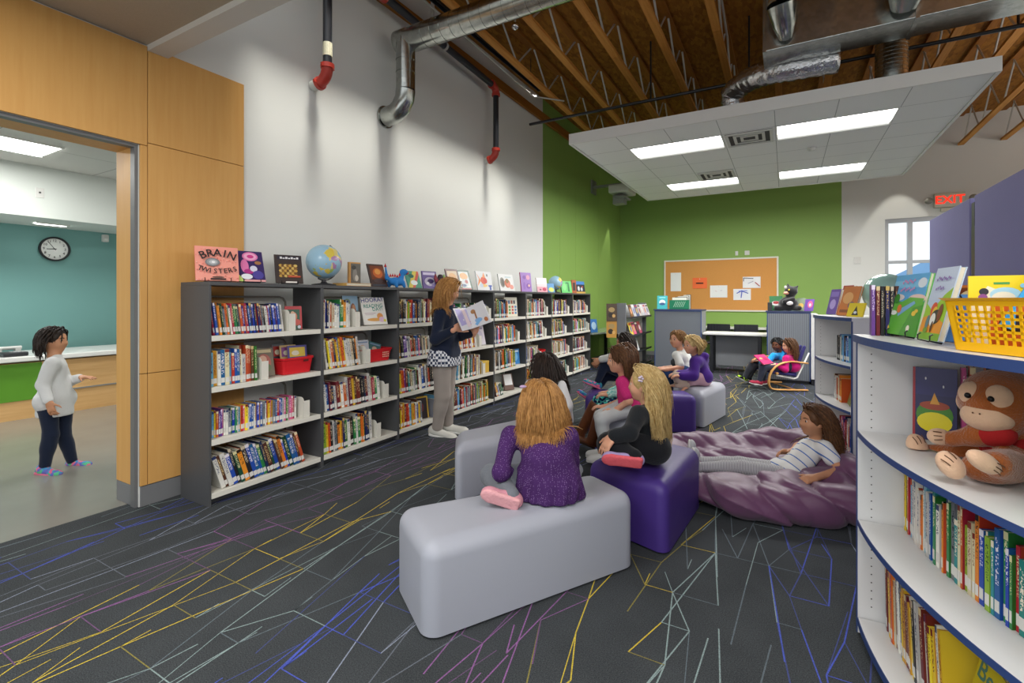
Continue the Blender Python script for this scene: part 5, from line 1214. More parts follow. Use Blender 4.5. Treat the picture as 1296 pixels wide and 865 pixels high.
# books behind the monkey
cover_book('picture_book', (.50, 2.43, SH+.001), -.28, .05, .13, .28, .012, '#2c2a5a', '#b03038', [('r', 0, .62, 1, 1, '#33306a'), ('d', .3, .85, .02, .02, '#e9e9f2'), ('d', .7, .75, .02, .02, '#e9e9f2'), ('d', .5, .35, .42, .2, '#4a8a2c'), ('d', .5, .25, .4, .14, '#e8d820'), ('d', .5, .48, .34, .06, '#a8482a'), ('p', [(.4, .5), (.5, .66), (.62, .5)], '#e0a03a'), ('r', 0, 0, .06, 1, '#a82a34')], 'navy picture book with a round yellow and green picture behind the plush monkey')
for i, (ci, hh, tt) in enumerate(((11, .29, .012), (0, .295, .016), (9, .25, .006), (2, .3, .02), (2, .29, .014), (0, .27, .01))):
    book((.575+.021*i, 2.405-.004*i, SH+.001), (0, 0, -.12), tt, .045, hh, ci, f'{SPINES[ci][0]} book, {ordw(i+1)} from the navy picture book behind the plush monkey', 'books behind the plush monkey', lab=False)

# ---- on top of the far curved bookcase
T2 = CT1
def on2(a, r): return (CX2-r*math.cos(a), CY2-r*math.sin(a), T2+.001)
cover_book('picture_book', on2(.035, 1.90), -1.25, .22, .2, .25, .016, '#6a4aa0', '#3a3040', [('r', .1, .7, .9, .9, '#8a70c0'), ('d', .5, .4, .3, .2, '#b09ad8')], 'purple book first in the row on the far curved bookcase')
cover_book('picture_book', on2(.145, 1.85), -1.2, .25, .17, .28, .03, '#a83238', '#d9c9a0', [('d', .4, .6, .22, .2, '#6a3a2a'), ('d', .4, .35, .2, .2, '#d9d4cc'), ('r', .1, .05, .9, .14, '#d0705a')], 'red book with thick cream pages on the far curved bookcase')
cover_book('picture_book', on2(.20, 1.85), -1.1, .2, .2, .24, .014, '#e2e0da', '#26262a', [('p', [(.2, .1), (.5, .9), (.6, .9), (.4, .1)], '#4a6ab0'), ('d', .4, .8, .2, .12, '#2f8f4a'), ('p', [(.6, .1), (.9, .8), (.95, .5)], '#26262a')], 'white book with blue and green strokes on the far curved bookcase')
cover_book('picture_book', on2(.285, 1.90), -1.0, .3, .2, .27, .02, '#c9793a', '#8a8a88', [('d', .4, .6, .3, .2, '#e0a868'), ('r', .1, .1, .9, .2, '#8a5030'), ('d', .7, .35, .2, .12, '#7a5a70')], 'orange brown book with grey edge leaning far back on the far curved bookcase')
cover_book('picture_book', on2(.40, 1.93), -.9, .3, .16, .12, .01, '#e6cf2a', '#b03a6a', [('p', [(.3, .1), (.5, .8), (.7, .1)], '#3a3a30'), ('d', .5, .3, .1, .1, '#dfe6f0')], 'small yellow book last in the row on the far curved bookcase')
t = empty('globe', (.75, 5.20, T2), 0, 'very pale teal globe on the far curved bookcase behind the dark books', 'globe')
MB().sphere((.75, 5.20, T2+.2), .17, 32, 20).build('map_ball', mat('pale teal globe', '#9fc9be', .12, var=.05, vs=5, coat=.5), t, smooth=True)
MB().lathe([(0, 0), (.1, 0), (.1, .012), (.03, .025), (.02, .04), (0, .04)], 24, M=Matrix.Translation((.75, 5.20, T2))).build('foot_stand', mat('globe black', '#26262a', .4), t, smooth=True)

# ---- purple screens
M_SCR = mat('purple felt screen', '#74729f', .9, var=.05, vs=4, bump=.25, bs=260)
for i, (y0, y1) in enumerate(((2.2, 4.34), (4.44, 5.5))):
    t = empty('partition_screen', (1.12, (y0+y1)/2, 0), 0, ['tall purple felt screen panel behind the yellow basket', 'tall purple felt screen panel ending below the exit sign'][i], 'screen', 'purple felt screens')
    MB().box((1.1, y0, .06), (1.14, y1, 2.1)).build('felt_panel', M_SCR, t, bevel=.006)
    m = MB()
    for y in (y0+.15, y1-.15): MB().box((.92, y-.03, 0), (1.32, y+.03, .055)).build('foot', M_BLK, t, bevel=.01)
t = MB().box((1.105, 4.355, .0), (1.135, 4.425, 1.9)).box((1.105, 4.36, 1.9), (1.135, 4.42, 2.06)).build('screen_post', [M_BLK]); tag(t, 'black post standing between the two purple screens', 'post')

# ================================================================ BACK OF THE ROOM
M_GPAN = tilemat('patterned grey panel', '#83888f', '#6e737b', .03, .011)
def endunit(x0, x1, y, dp, label, side_white):
    t = empty('display_unit', ((x0+x1)/2, y+dp/2, 0), 0, label, 'display unit', 'grey display units with navy trim')
    MB().box((x0, y+.02, .05), (x1, y+dp, 1.19)).build('body', mat('unit grey', '#8b8f95', .5), t)
    MB().box((x0+.015, y+.004, .06), (x1-.015, y+.02, 1.175)).build('end_panel', M_GPAN, t)
    m = MB()
    for lo, hi in (((x0, .05), (x0+.015, 1.19)), ((x1-.015, .05), (x1, 1.19)), ((x0+.015, 1.175), (x1-.015, 1.19))): m.box((lo[0], y, lo[1]), (hi[0], y+.02, hi[1]))
    m.build('navy_trim', M_NAVY, t)
    MB().box((x0-.02, y-.01, 1.19), (x1+.01, y+dp, 1.215)).build('top', mat('navy top', '#3d4668', .4), t)
    MB().box((x0+.02, y+.03, 0), (x1-.02, y+dp, .05)).build('plinth', M_BLK, t)
endunit(-2.3, -1.41, 9.9, .6, 'grey patterned display unit with navy trim behind the white T-shirt, under the cork board', True)
endunit(-.28, .36, 9.37, .6, 'grey patterned display unit with navy trim behind the bentwood armchair', True)
t = empty('side_cabinet', (.45, 9.3, 0), 0, 'white cabinet end beside the grey display unit and armchair', 'cabinet'); MB().box((.365, 9.3, .1), (.46, 9.97, 1.17)).build('carcass', M_WLAM, t); MB().box((.37, 9.32, 0), (.45, 9.95, .1)).build('plinth', M_BLK, t)
# display rack with face-out books
t = empty('book_rack', (-2.7, 10.0, 0), 0, 'grey face-out book rack with black ledges beside the display unit', 'rack')
for y in (9.2, 10.75): MB().box((-2.86, y-.02, 0), (-2.68, y+.02, 1.34)).build('post', mat('rack grey', '#7d8086', .4, .2), t, bevel=.004)
MB().box((-2.80, 9.22, .05), (-2.76, 10.73, 1.3)).build('back_panel', M_WLAM, t)
for z in (1.05, .70, .36, .06):
    M = Matrix.Translation((-2.62, 9.98, z)); MB().box((-.12, -.76, -.008), (.06, .76, 0), 0, M).box((.05, -.76, 0), (.06, .76, .03), 0, M).build('ledge', mat('rack ledge', '#3a3c42', .5), t)
RK = [(1.05, [('#7a5a3a', 'tan mottled'), ('#c0c4cc', 'silver'), ('#3f5a8a', 'blue'), ('#d8d4d2', 'white'), ('#cfd6e0', 'pale'), ('#d9cfe4', 'pale lilac'), ('#e2dfe6', 'pinkish white')]), (.70, [('#e0c850', 'yellow'), ('#d85a8a', 'bright pink'), ('#2a2c3c', 'navy'), ('#c84a74', 'deep pink')]), (.36, [('#a8683a', 'brown'), ('#5f8fb0', 'blue'), ('#c9cdd0', 'grey white')]), (.06, [('#8fae3a', 'lime'), ('#dcdcd6', 'cream'), ('#6a8a5a', 'green')])]
RN = ['top', 'second', 'third', 'lowest']
for k, (z, lst) in enumerate(RK):
    for i, (c_, nm_) in enumerate(lst):
        cover_book('picture_book', (-2.585, 9.36+i*.215, z+.002), PI/2, .32, .19, .27, .008, c_, c_, [('d', .5, .5, .3, .22, ['#d8a080', '#6a7ab0', '#c8b06a', '#8a4a4a', '#efe9e2'][(i+k) % 5]), ('r', .1, .8, .9, .93, ['#2a2a3a', '#e9e4d8', '#b0343a'][(i+2*k) % 3])], f'{nm_} book, {ordw(i+1)} on the {RN[k]} ledge of the face-out rack', 'books on the face-out rack')
for i, (z, c_, lb) in enumerate(((.99, '#4a3a2c', 'dark book with figures high on the end of the face-out rack'), (.67, '#b8873a', 'ochre book below the dark one on the end of the face-out rack'))):
    cover_book('picture_book', (-2.93, 9.1, z), .45, .05, .2, .34, .012, c_, '#d8cdb8', [('d', .5, .65, .3, .14, '#a08858'), ('d', .4, .35, .25, .15, '#2a221c'), ('d', .7, .3, .15, .1, '#c9a060')], lb)
# things on the first display unit
t = empty('file_box', (-1.85, 10.1, 1.215), 0, 'green plastic file box with papers on the display unit', 'box')
m = MB()
for lo, hi in (((-2.03, 10.0), (-1.66, 10.012)), ((-2.03, 10.188), (-1.66, 10.2)), ((-2.03, 10.012), (-2.018, 10.188)), ((-1.672, 10.012), (-1.66, 10.188))): m.box((lo[0], lo[1], 1.2155), (hi[0], hi[1], 1.4))
m.box((-2.03, 10.0, 1.2155), (-1.66, 10.2, 1.222)); m.build('tub', mat('green file plastic', '#1f7a58', .4), t)
m = MB()
for i in range(6): m.tube([(-1.95+.035*i, 9.998, 1.26), (-1.9+.035*i, 9.998, 1.37)], .006, 4)
m.build('printed_bars', mat('pale print', '#a8cdb8', .6), t)
for i in range(6):
    m = MB().box((-1.98+.05*i, 10.03+.02*i, 1.223), (-1.7+.012*i, 10.034+.02*i, 1.45+.012*i)); tag(m.build('file_folder', mat('folder %d' % (i % 2), ['#e2e0d8', '#4a4a48'][i % 2], .7)), f'{["white", "dark"][i % 2]} folder, {ordw(i+1)} from the front of the green file box', 'folder', 'folders in the green file box')
cover_book('picture_book', (-2.17, 10.0, 1.217), .1, .12, .2, .27, .012, '#3fb0b8', '#2a8088', [('d', .5, .5, .3, .2, '#dfe8ea'), ('d', .5, .38, .28, .1, '#3a5a8a'), ('r', .2, .82, .8, .9, '#8fd4d8')], 'turquoise book with a white bird on the display unit')
# tables and chairs
t = empty('work_table', (-.84, 9.95, 0), 0, 'white table with black legs between the two grey display units', 'table')
MB().box((-1.39, 9.9, .735), (-.3, 10.5, .775)).build('tabletop', mat('white table laminate', '#dfdfdb', .3), t, bevel=.008)
for x in (-1.24, -.42):
    for y in (9.97, 10.42): MB().box((x-.025, y-.025, 0), (x+.025, y+.025, .735)).build('leg', M_BLK, t)
MB().box((-1.2, 10.3, .12), (-.46, 10.32, .7)).build('modesty_panel', mat('grey fabric panel', '#8d9095', .8), t)
t = empty('wall_counter', (-.9, 12.2, 0), 0, 'long white counter along the green back wall under the cork board', 'counter')
MB().box((-2.0, 11.95, .74), (.6, 12.48, .78)).build('counter_top', mat('white table laminate', '#dfdfdb', .3), t, bevel=.006)
for x in (-1.95, -.7, .52): MB().box((x, 12.0, 0), (x+.04, 12.45, .74)).build('support', mat('counter support', '#7e8288', .5), t)
def task_chair(x, y, rz, label):
    t = empty('task_chair', (x, y, 0), 0, label, 'chair', 'black mesh chairs at the back counter')
    M = Matrix.Translation((x, y, 0)) @ Matrix.Rotation(rz, 4, 'Z')
    m = MB(); vs = [(-.22+.44*i/8, .2+.05*math.cos(PI*(i/8-.5)), z) for z in (.6, .86) for i in range(9)]
    for i in range(8): m.box((-.24+.06*i, .2+.035*math.sin(PI*i/8), .58), (-.18+.06*i, .225+.035*math.sin(PI*i/8), .86), 0, M)
    m.build('backrest', M_BLK, t, weld=True)
    MB().box((-.23, -.22, .43), (.23, .2, .48), 0, M).build('seat', M_BLK, t, bevel=.02)
    MB().box((-.03, .19, .45), (.03, .22, .62), 0, M).build('back_support', M_BLK, t)
    MB().tube([M @ Vector((0, 0, .08)), M @ Vector((0, 0, .43))], .025, 10).build('column', M_BLK, t)
    for k in range(5): a = 2*PI*k/5; MB().tube([M @ Vector((0, 0, .09)), M @ Vector((.27*math.cos(a), .27*math.sin(a), .05)), M @ Vector((.27*math.cos(a), .27*math.sin(a), .0))], .018, 6).build('leg', M_BLK, t)
for x, lb in ((-1.32, 'black mesh chair at the back counter beside the first display unit'), (-.76, 'black mesh chair in the middle of the back counter'), (-.12, 'black mesh chair at the back counter behind the second display unit')): task_chair(x, 11.6, PI if False else 0, lb)
# low counter along the side wall
t = empty('wall_shelf', (-3.5, 10.2, .7), 0, 'grey counter fixed to the green side wall beyond the bookcases', 'counter')
MB().prism([(-3.8, 9.25), (-3.38, 9.25), (-3.1, 10.2), (-3.1, 11.4), (-3.8, 11.4)], .70, .735).build('counter_top', mat('grey green laminate', '#9aa39a', .15, spec=.6), t, bevel=.004)
for y in (9.5, 11.2): MB().box((-3.79, y, .0), (-3.72, y+.04, .7)).build('bracket', M_BLK, t)
for i, (c_, lb) in enumerate((('#7a5a48', 'brown binder on the side counter beside the bookcase end'), ('#3f78c0', 'blue picture book on the side counter beside the bookcase end'))):
    cover_book('picture_book', (-3.5+.1*i, 9.42+.02*i, .737), PI/2-.6+.2*i, .15, .2, .27, .012, c_, c_, [('d', .5, .5, .35, .3, ['#a08068', '#bcd8f0'][i])], lb)
# ---- bentwood armchair
t = empty('bentwood_armchair', (.1, 8.45, 0), 0, 'bentwood armchair with purple cushion and white tube, two persons in it', 'armchair')
M_BENT = woodmat('bent birch', '#c08a4c', '#d8a564', (10, 10, 10), 1.5, .4)
def side_frame(dd):
    pts = [at(1022, 462, 7.4), at(1000, 460, 7.4), at(985, 464, 7.4), at(976, 473, 7.4), at(973, 484, 7.4), at(974, 491, 7.4), at(978, 494.5, 7.4), at(990, 495.5, 7.4), at(1022, 496, 7.4)]
    out = []
    for p in bez(pts, 5):
        q = Vector(p)+FV*dd; out.append(q)
    zmin = min(p.z for p in out); 
    for p in out: p.z += .02-zmin
    m = MB().tube(out, .03, 8, sq=(.45, 1.0)); return m
for dd in (0, .72): side_frame(dd).build('side_frame', M_BENT, t, smooth=True)
def ch(px, py, dd): return at(px, py, 7.4)+FV*dd
m = MB()
for py, px in ((473, 984), (496, 1012)):
    m = MB(); m.tube([ch(px, py, .0), ch(px, py, .72)], .02, 8); m.build('cross_rail', M_BENT, t)
m = SDF(.03); 
for dd in np.linspace(.06, .66, 7):
    m.cone(tuple(ch(1021, 440, dd)), tuple(ch(1008, 475.5, dd)), .026); m.cone(tuple(ch(1008, 475.5, dd)), tuple(ch(980, 472, dd)), .026)
m.build('cushion', mat('purple cushion', '#33306c', .85, var=.06, bump=.2), t, h=.014)
for dd in (.02, .7): MB().tube([ch(1025, 447, dd), ch(1010, 478.5, dd), ch(1006, 480, dd), ch(983, 475.5, dd)], .012, 8).build('seat_tube', mat('white tube', '#d9d9d6', .3), t, smooth=True)
# ---- plush cat with green book on the second display unit
t = empty('plush_cat', (.02, 9.5, 1.216), 0, 'black plush cat with white markings sitting on the display unit', 'plush toy')
KC = np.array((.06, 9.48, 1.216)); A = KC+[.02, 0, .33]
f = SDF(.03); f.ell(KC+[-.02, 0, .12], (.15, .12, .12)); f.ell(A, (.1, .09, .085)); f.cone(KC+[0, 0, .2], A, .06, .06)
f.cone(A+[-.03, 0, .07], A+[-.055, 0, .135], .03, .008); f.cone(A+[.06, 0, .05], A+[.1, 0, .09], .035, .012)
f.cone(KC+[-.1, -.06, .05], KC+[-.2, -.1, .05], .045, .04); f.cone(KC+[.08, -.06, .05], KC+[.14, -.14, .05], .045, .04); f.cone(KC+[.05, -.08, .2], KC+[-.08, -.13, .16], .035, .03)
f.build('body', mat('black plush', '#17171a', .95, var=.1, bump=.4, bs=120, sheen=.4), t, h=.012)
MB().sphere(tuple(A+[-.07, -.06, -.03]), (.045, .035, .03)).build('muzzle', mat('peach plush', '#d89a84', .9), t, smooth=True)
MB().sphere(tuple(A+[-.03, -.08, .025]), (.014, .01, .016)).build('eye', mat('yellow eye', '#e6d23a', .3), t, smooth=True)
MB().sphere(tuple(A+[-.08, -.05, .07]), (.02, .02, .03)).build('ear_lining', mat('white plush', '#d8d4d4', .9), t, smooth=True)
MB().sphere(tuple(KC+[.0, -.13, .13]), (.05, .02, .035)).build('bib', mat('white plush', '#d8d4d4', .9), t, smooth=True)
cover_book('picture_book', (-.14, 9.44, 1.217), .2, .1, .2, .25, .02, '#2f7a48', '#205a34', [('d', .5, .5, .36, .16, '#e2e2e2'), ('d', .5, .55, .24, .1, '#b0323a')], 'green book with red and white oval beside the plush cat')
cover_book('picture_book', (.22, 9.5, 1.217), -.2, .25, .13, .22, .012, '#7a8a72', '#e2d8c0', [('d', .5, .4, .3, .2, '#d8b050')], 'grey green book on the display unit beside the plush cat')
cover_book('picture_book', (.33, 9.43, 1.217), -.5, .25, .14, .2, .012, '#7a52b0', '#e6dcc0', [('d', .6, .55, .3, .3, '#d86a9a'), ('d', .6, .5, .12, .14, '#efe2ea')], 'violet and pink book on the display unit edge')
t = MB().box((-.27, 9.4, 1.216), (-.2, 9.55, 1.36)).build('speaker_box', mat('dark plastic', '#3a3c3c', .5), bevel=.006); tag(t, 'small dark box at the end of the display unit beside the green book', 'box')
# ---- toy dragon and small figure on the bookcase
M_BLUE = mat('blue plush', '#2f7fc8', .9, var=.08, bump=.3, bs=150); M_REDPL = mat('red plush', '#c02f38', .9, bump=.2)
dp = Vector(topat(500, -3.45)); t = empty('plush_dragon', tuple(dp), 0, 'blue toy dragon with red spikes and raised tail on the bookcase top', 'plush toy')
ly = lambda a, z, x=0.0: np.array(dp)+np.array([x, a, z])
f = SDF(.02)
f.ell(ly(.02, .06), (.05, .09, .045)); f.cone(ly(-.05, .06), ly(-.115, .09), .03, .018); f.cone(ly(-.115, .09), ly(-.135, .2), .018, .008)
f.cone(ly(.08, .08), ly(.11, .15), .028, .024); f.ell(ly(.13, .165), (.035, .05, .03)); 
for a in (-.04, .07):
    for x in (-.04, .04): f.cone(ly(a, .05, x), ly(a+.01, .012, x*1.3), .024, .016)
f.build('body', M_BLUE, t, h=.008)
m = MB()
for i in range(7):
    a = -.1+.033*i; z = .1+.01*math.sin(i*.7)+(.05*(i-4)/2 if i > 4 else 0); 
    MB().lathe([(.013, 0), (0, .035)], 8, M=Matrix.Translation(tuple(ly(a, z)))).build('back_spike', M_REDPL, t)
MB().sphere(tuple(ly(.17, .155)), (.022, .026, .018)).build('snout', M_REDPL, t, smooth=True)
MB().lathe([(.014, 0), (0, .04)], 8, M=Matrix.Translation(tuple(ly(-.137, .2)))).build('tail_tip', M_REDPL, t)
for x in (-.018, .022): MB().sphere(tuple(ly(.14, .192, x)), .009, 8, 6).build('eye', mat('eye white', '#e6e6e2', .3), t, smooth=True)
dp = Vector(topat(556, -3.47)); t = empty('toy_figure', tuple(dp), 0, 'small dark toy figure with red and green wings on the bookcase top', 'toy')
f = SDF(.015); f.ell(ly(0, .07), (.035, .045, .06)); f.ell(ly(.02, .14), (.03, .04, .03)); f.cone(ly(-.02, .04), ly(-.03, .012), .025); f.cone(ly(.03, .04), ly(.035, .012), .025); f.build('body', mat('dark toy', '#3a2c34', .6), t, h=.007)
for sgn, c_ in ((-1, '#8a2438'), (1, '#7fae3a')):
    m = MB(); pts = [ly(sgn*.03, .1), ly(sgn*.08, .17), ly(sgn*.1, .12), ly(sgn*.07, .07)]; m.add([tuple(p) for p in pts]+[tuple(p+np.array([.012, 0, 0])) for p in pts], [(0, 1, 2, 3), (7, 6, 5, 4), (0, 4, 5, 1), (1, 5, 6, 2), (2, 6, 7, 3), (3, 7, 4, 0)]); m.build('wing', mat('wing '+c_, c_, .6), t)
# ================================================================ PEOPLE
def A_(v): return np.array(v, float)
def hairmat(nm, dark, light):
    def f(nt, L, b):
        a = nn(nt, 'ShaderNodeAttribute', attribute_name='tone'); tc = nn(nt, 'ShaderNodeTexCoord')
        n = nn(nt, 'ShaderNodeTexNoise', Scale=55.0, Detail=3.0); L(tc.outputs['Object'], n.inputs['Vector'])
        k = mth(nt, L, 'ADD', mth(nt, L, 'MULTIPLY', a.outputs['Fac'], .5), mth(nt, L, 'MULTIPLY', mth(nt, L, 'SUBTRACT', n.outputs['Fac'], .3), .9), True)
        return mixc(nt, L, k, dark, light)
    return mat_custom('hair '+nm, f, .5, .3)
def skinmat(nm, c):
    m = mat('skin '+nm, c, .5, var=.05, vs=14, spec=.35)
    b = m.node_tree.nodes['Principled BSDF']; b.inputs['Subsurface Weight'].default_value = .12; b.inputs['Subsurface Radius'].default_value = (.012, .005, .003); return m
SKIN = skinmat('light', '#d9a183'); SKIN2 = skinmat('brown', '#6d4330'); SKIN3 = skinmat('tan', '#c08a68')
M_EYEW = mat('eye white', '#e6e6e2', .3); M_IRIS = mat('iris brown', '#3a261a', .2, var=0); M_LIP = mat('lips', '#b9645c', .5)
def fabric(nm, c, var=.08, bump=.25, rough=.9): return mat('cloth '+nm, c, rough, var=var, vs=9, bump=bump, bs=170, spec=.15, sheen=.15)
def folds(amp, seed):
    r = np.random.RandomState(seed); W_ = r.uniform(-1, 1, (5, 3))*[22, 22, 30]; ph = r.uniform(0, 6, 5)
    def f(P):
        q = P+.03*np.sin(P[:, [1, 2, 0]]*14+seed)
        return amp*sum(np.sin(q@W_[i]+ph[i])*(1 if i < 3 else .6) for i in range(5))/3
    return f
class Person:
    def __init__(P, label, s, hh, J, look, up=(0, 0, 1), skin=SKIN, h=.008, group=None, root=None):
        P.s, P.hh, P.h, P.skin = s, hh, h, skin
        P.J = {k: A_(v) for k, v in J.items()}
        J = P.J
        P.F = nrm(look); u = A_(up); P.R = nrm(np.cross(P.F, u)); P.U = np.cross(P.R, P.F)
        P.u = nrm(J['neck']-J['pelvis'])
        P.rs = nrm(J['sR']-J['sL'])
        if 'hipL' not in J:
            rh = nrm(J.get('hipdir', P.rs)); J['hipL'] = J['pelvis']-rh*.072*s; J['hipR'] = J['pelvis']+rh*.072*s
        P.rh = nrm(J['hipR']-J['hipL']); P.fw = np.cross(P.u, P.rs)
        P.root = empty('person', tuple(root if root is not None else J['pelvis']), 0, label, 'person', group)
        P.n = 0; P.ups = {}
    def torso(P, q, i, low=True, k=None):
        J, s, u = P.J, P.s, P.u
        pel, nk = J['pelvis'], J['neck']; ch = nk-u*.105*s
        if low: q.cone(J['hipL'], J['hipR'], .082*s+i, k=k)
        for sg in (-1, 1): q.cone(pel+u*.05*s+P.rh*sg*.034*s, ch+P.rs*sg*.042*s, .068*s+i, .066*s+i, k=k)
        sh = .03*s
        q.cone(J['sL']+P.rs*sh-u*.012*s, J['sR']-P.rs*sh-u*.012*s, .042*s+i, k=k)
        q.cone(nk-u*.05*s, nk-u*.008*s, .048*s+i, .036*s+i, k=k)
    def arm(P, q, c, i, upto=2.0, k=None):
        J, s = P.J, P.s; a, e, w = J['s'+c], J['e'+c], J['w'+c]
        if upto <= 1: q.cone(a, a+(e-a)*upto, .037*s+i, .034*s+i, k=k); return
        q.cone(a, e, .036*s+i, .029*s+i, k=k); q.cone(e, e+(w-e)*(upto-1), .029*s+i, (.029-.008*(upto-1))*s+i, k=k)
    def leg(P, q, c, i, upto=2.06, k=None):
        J, s = P.J, P.s; a, e, w = J['hip'+c], J['k'+c], J['a'+c]
        if upto <= 1: q.cone(a, a+(e-a)*upto, .064*s+i, (.064-.018*upto)*s+i, k=k); return
        q.cone(a, e, .064*s+i, .045*s+i, k=k); q.cone(e, e+(w-e)*(upto-1), .044*s+i, (.044-.015*(upto-1))*s+i, k=k)
        bk = nrm(w-e); side = nrm(np.cross(bk, P.rh)); 
        if upto > 1.6: q.ell(e+(w-e)*.32, (.04*s+i, .04*s+i, .075*s+i), [nrm(np.cross(bk, side)), side, bk], k=k)
    def hand(P, q, c, tip, n, curl=.5, spread=1.0):
        s = P.s*1.0; w = P.J['w'+c]; d = nrm(A_(tip)-w); n = nrm(A_(n)-d*np.dot(A_(n), d)); t = np.cross(d, n)*(1 if c == 'R' else -1)
        q.cone(w-d*.02*s, w+d*.02*s, .021*s, .02*s, k=.012)
        q.rbox(w+d*.042*s, (.031*s, .038*s, .0125*s), .011*s, [t, d, n], k=.01)
        for i, Lf in enumerate((.052, .058, .054, .044)):
            p = w+d*.074*s+t*(.024-.0165*i)*s*1.0; dd = nrm(d+t*(.12-.08*i)*spread); ang = 0; r = .0078*s
            for sg in range(3):
                ang += curl*(.75 if sg == 0 else .9); v = dd*math.cos(ang)+n*math.sin(ang); p2 = p+v*Lf*s*(.42, .32, .26)[sg]
                q.cone(p, p2, r, r*.9, k=.004); p = p2; r *= .9
        p = w+d*.022*s+t*.026*s; v = nrm(t*.65+d*.7+n*.35)
        for sg, L_ in enumerate((.034, .028)):
            p2 = p+v*L_*s; q.cone(p, p2, .0098*s*(1-.12*sg), .0086*s*(1-.12*sg), k=.006); p = p2; v = nrm(v+d*.35+n*.3*curl)
    def head(P, q):
        C, R, F, U, hh = P.J['head'], P.R, P.F, P.U, P.hh; X = [R, F, U]
        q.ell(C+U*.10*hh-F*.04*hh, (.365*hh, .44*hh, .40*hh), X, k=.03)
        q.ell(C-U*.17*hh+F*.09*hh, (.275*hh, .30*hh, .315*hh), X, k=.04)
        q.ell(C-U*.40*hh+F*.22*hh, (.11*hh, .10*hh, .085*hh), X, k=.03)
        for g in (-1, 1): q.ell(C+R*g*.15*hh+F*.25*hh-U*.15*hh, (.12*hh, .11*hh, .12*hh), X, k=.03)
        for g in (-1, 1): q.ell(C+R*g*.155*hh+F*.435*hh-U*.005*hh, (.075*hh, .07*hh, .042*hh), X, k=.015, op='s')
        q.cone(C+F*.375*hh+U*.02*hh, C+F*.43*hh-U*.125*hh, .03*hh, .05*hh, k=.018)
        for g in (-1, 1): q.ell(C+R*g*.045*hh+F*.395*hh-U*.14*hh, (.035*hh, .04*hh, .03*hh), X, k=.01)
        for g in (-1, 1): q.ell(C+R*g*.36*hh-F*.04*hh-U*.06*hh, (.035*hh, .085*hh, .115*hh), X, k=.012)
        b = P.J['neck']; q.cone(b-P.u*.04*P.s, C-U*.28*hh-F*.08*hh, .041*P.s, .038*P.s, k=.03)
    def body(P, hands, bare_legs=False):
        q = SDF(.025); P.torso(q, 0); P.head(q)
        for c in 'LR':
            P.arm(q, c, 0); P.leg(q, c, 0)
            if 't'+c in P.J:
                up_ = A_(P.ups[c]) if c in P.ups else nrm(P.J['k'+c]-P.J['a'+c]); f_ = P.J['t'+c]-P.J['a'+c]; f_ = nrm(f_-nrm(up_)*np.dot(f_, nrm(up_)))
                q.cone(P.J['a'+c]-nrm(up_)*.018*P.s, P.J['a'+c]-nrm(up_)*.03*P.s+f_*.085*P.s, .02*P.s, .015*P.s)
        for c, hd in hands.items(): P.hand(q, c, *hd)
        P.q = q; q.build('body', P.skin, P.root, h=P.h)
        C, R, F, U, hh = P.J['head'], P.R, P.F, P.U, P.hh
        for g in (-1, 1):
            e = MB(); M = Matrix([[R[i], U[i], F[i]] for i in range(3)])
            e.sphere(tuple(C+R*g*.152*hh+F*.318*hh+U*.0*hh), .062*hh, 16, 12, M=M, mf=lambda i, j: 1 if i < 3 else 0)
            e.build('eye', [M_EYEW, M_IRIS], P.root, smooth=True)
        m = SDF(.006*hh/.2); m.cone(C+R*.075*hh+F*.335*hh-U*.268*hh, C+F*.372*hh-U*.262*hh, .013*hh, .02*hh); m.cone(C-R*.075*hh+F*.335*hh-U*.268*hh, C+F*.372*hh-U*.262*hh, .013*hh, .02*hh)
        m.cone(C+R*.05*hh+F*.335*hh-U*.295*hh, C-R*.05*hh+F*.335*hh-U*.295*hh, .018*hh, .018*hh); m.build('mouth', M_LIP, P.root, h=.003)
        P.brow = []
        return P
    def brows(P, m_):
        C, R, F, U, hh = P.J['head'], P.R, P.F, P.U, P.hh
        for g in (-1, 1):
            pts = [C+R*g*(.075+.16*t)*hh+F*(.405-.10*t*t)*hh+U*(.088+.03*math.sin(PI*t))*hh for t in (0, .25, .5, .75, 1)]
            MB().tube([tuple(p) for p in pts], [.012*hh, .016*hh, .015*hh, .012*hh, .006*hh], 6).build('eyebrow', m_, P.root, smooth=True)
    def cloth(P, nm, m_, fn, k=.025, amp=.004, h=None, cuts=()):
        q = SDF(k); fn(q)
        for c in cuts: q.cut(*c)
        if amp: q.noise = folds(amp, len(nm)+int(P.s*100)+P.n); P.n += 1
        return q.build(nm, m_, P.root, h=h or P.h)
    def shoe(P, c, m_, msole, L=.19, boot=None, up=None):
        J, s = P.J, P.s; a = J['a'+c]; upv = nrm(J['k'+c]-a) if up is None else nrm(up)
        f = J['t'+c]-a; f = nrm(f-upv*np.dot(f, upv)); sd = np.cross(f, upv)
        base = a-upv*.052*s; heel = base-f*.035*s; toe = base+f*(L-.06)*s
        q = SDF(.02); X = [sd, f, upv]
        q.ell(heel+upv*.03*s+f*.01*s, (.033*s, .042*s, .045*s), X); q.cone(heel+upv*.03*s+f*.03*s, toe+upv*.02*s-f*.01*s, .036*s, .03*s, flat=(upv, .85)); q.ell(toe+upv*.018*s-f*.012*s, (.037*s, .045*s, .026*s), X)
        q.cone(a-upv*.015*s, a+upv*.004*s, .034*s, .033*s)
        if boot is not None: q.cone(a, a+(J['k'+c]-a)*boot, .050*s, .066*s)
        q.cut(base+upv*.004*s, -upv)
        o = q.build('boot' if boot else 'shoe', m_, P.root, h=min(P.h, .007))
        w = SDF(.01); mid = (heel+toe)/2
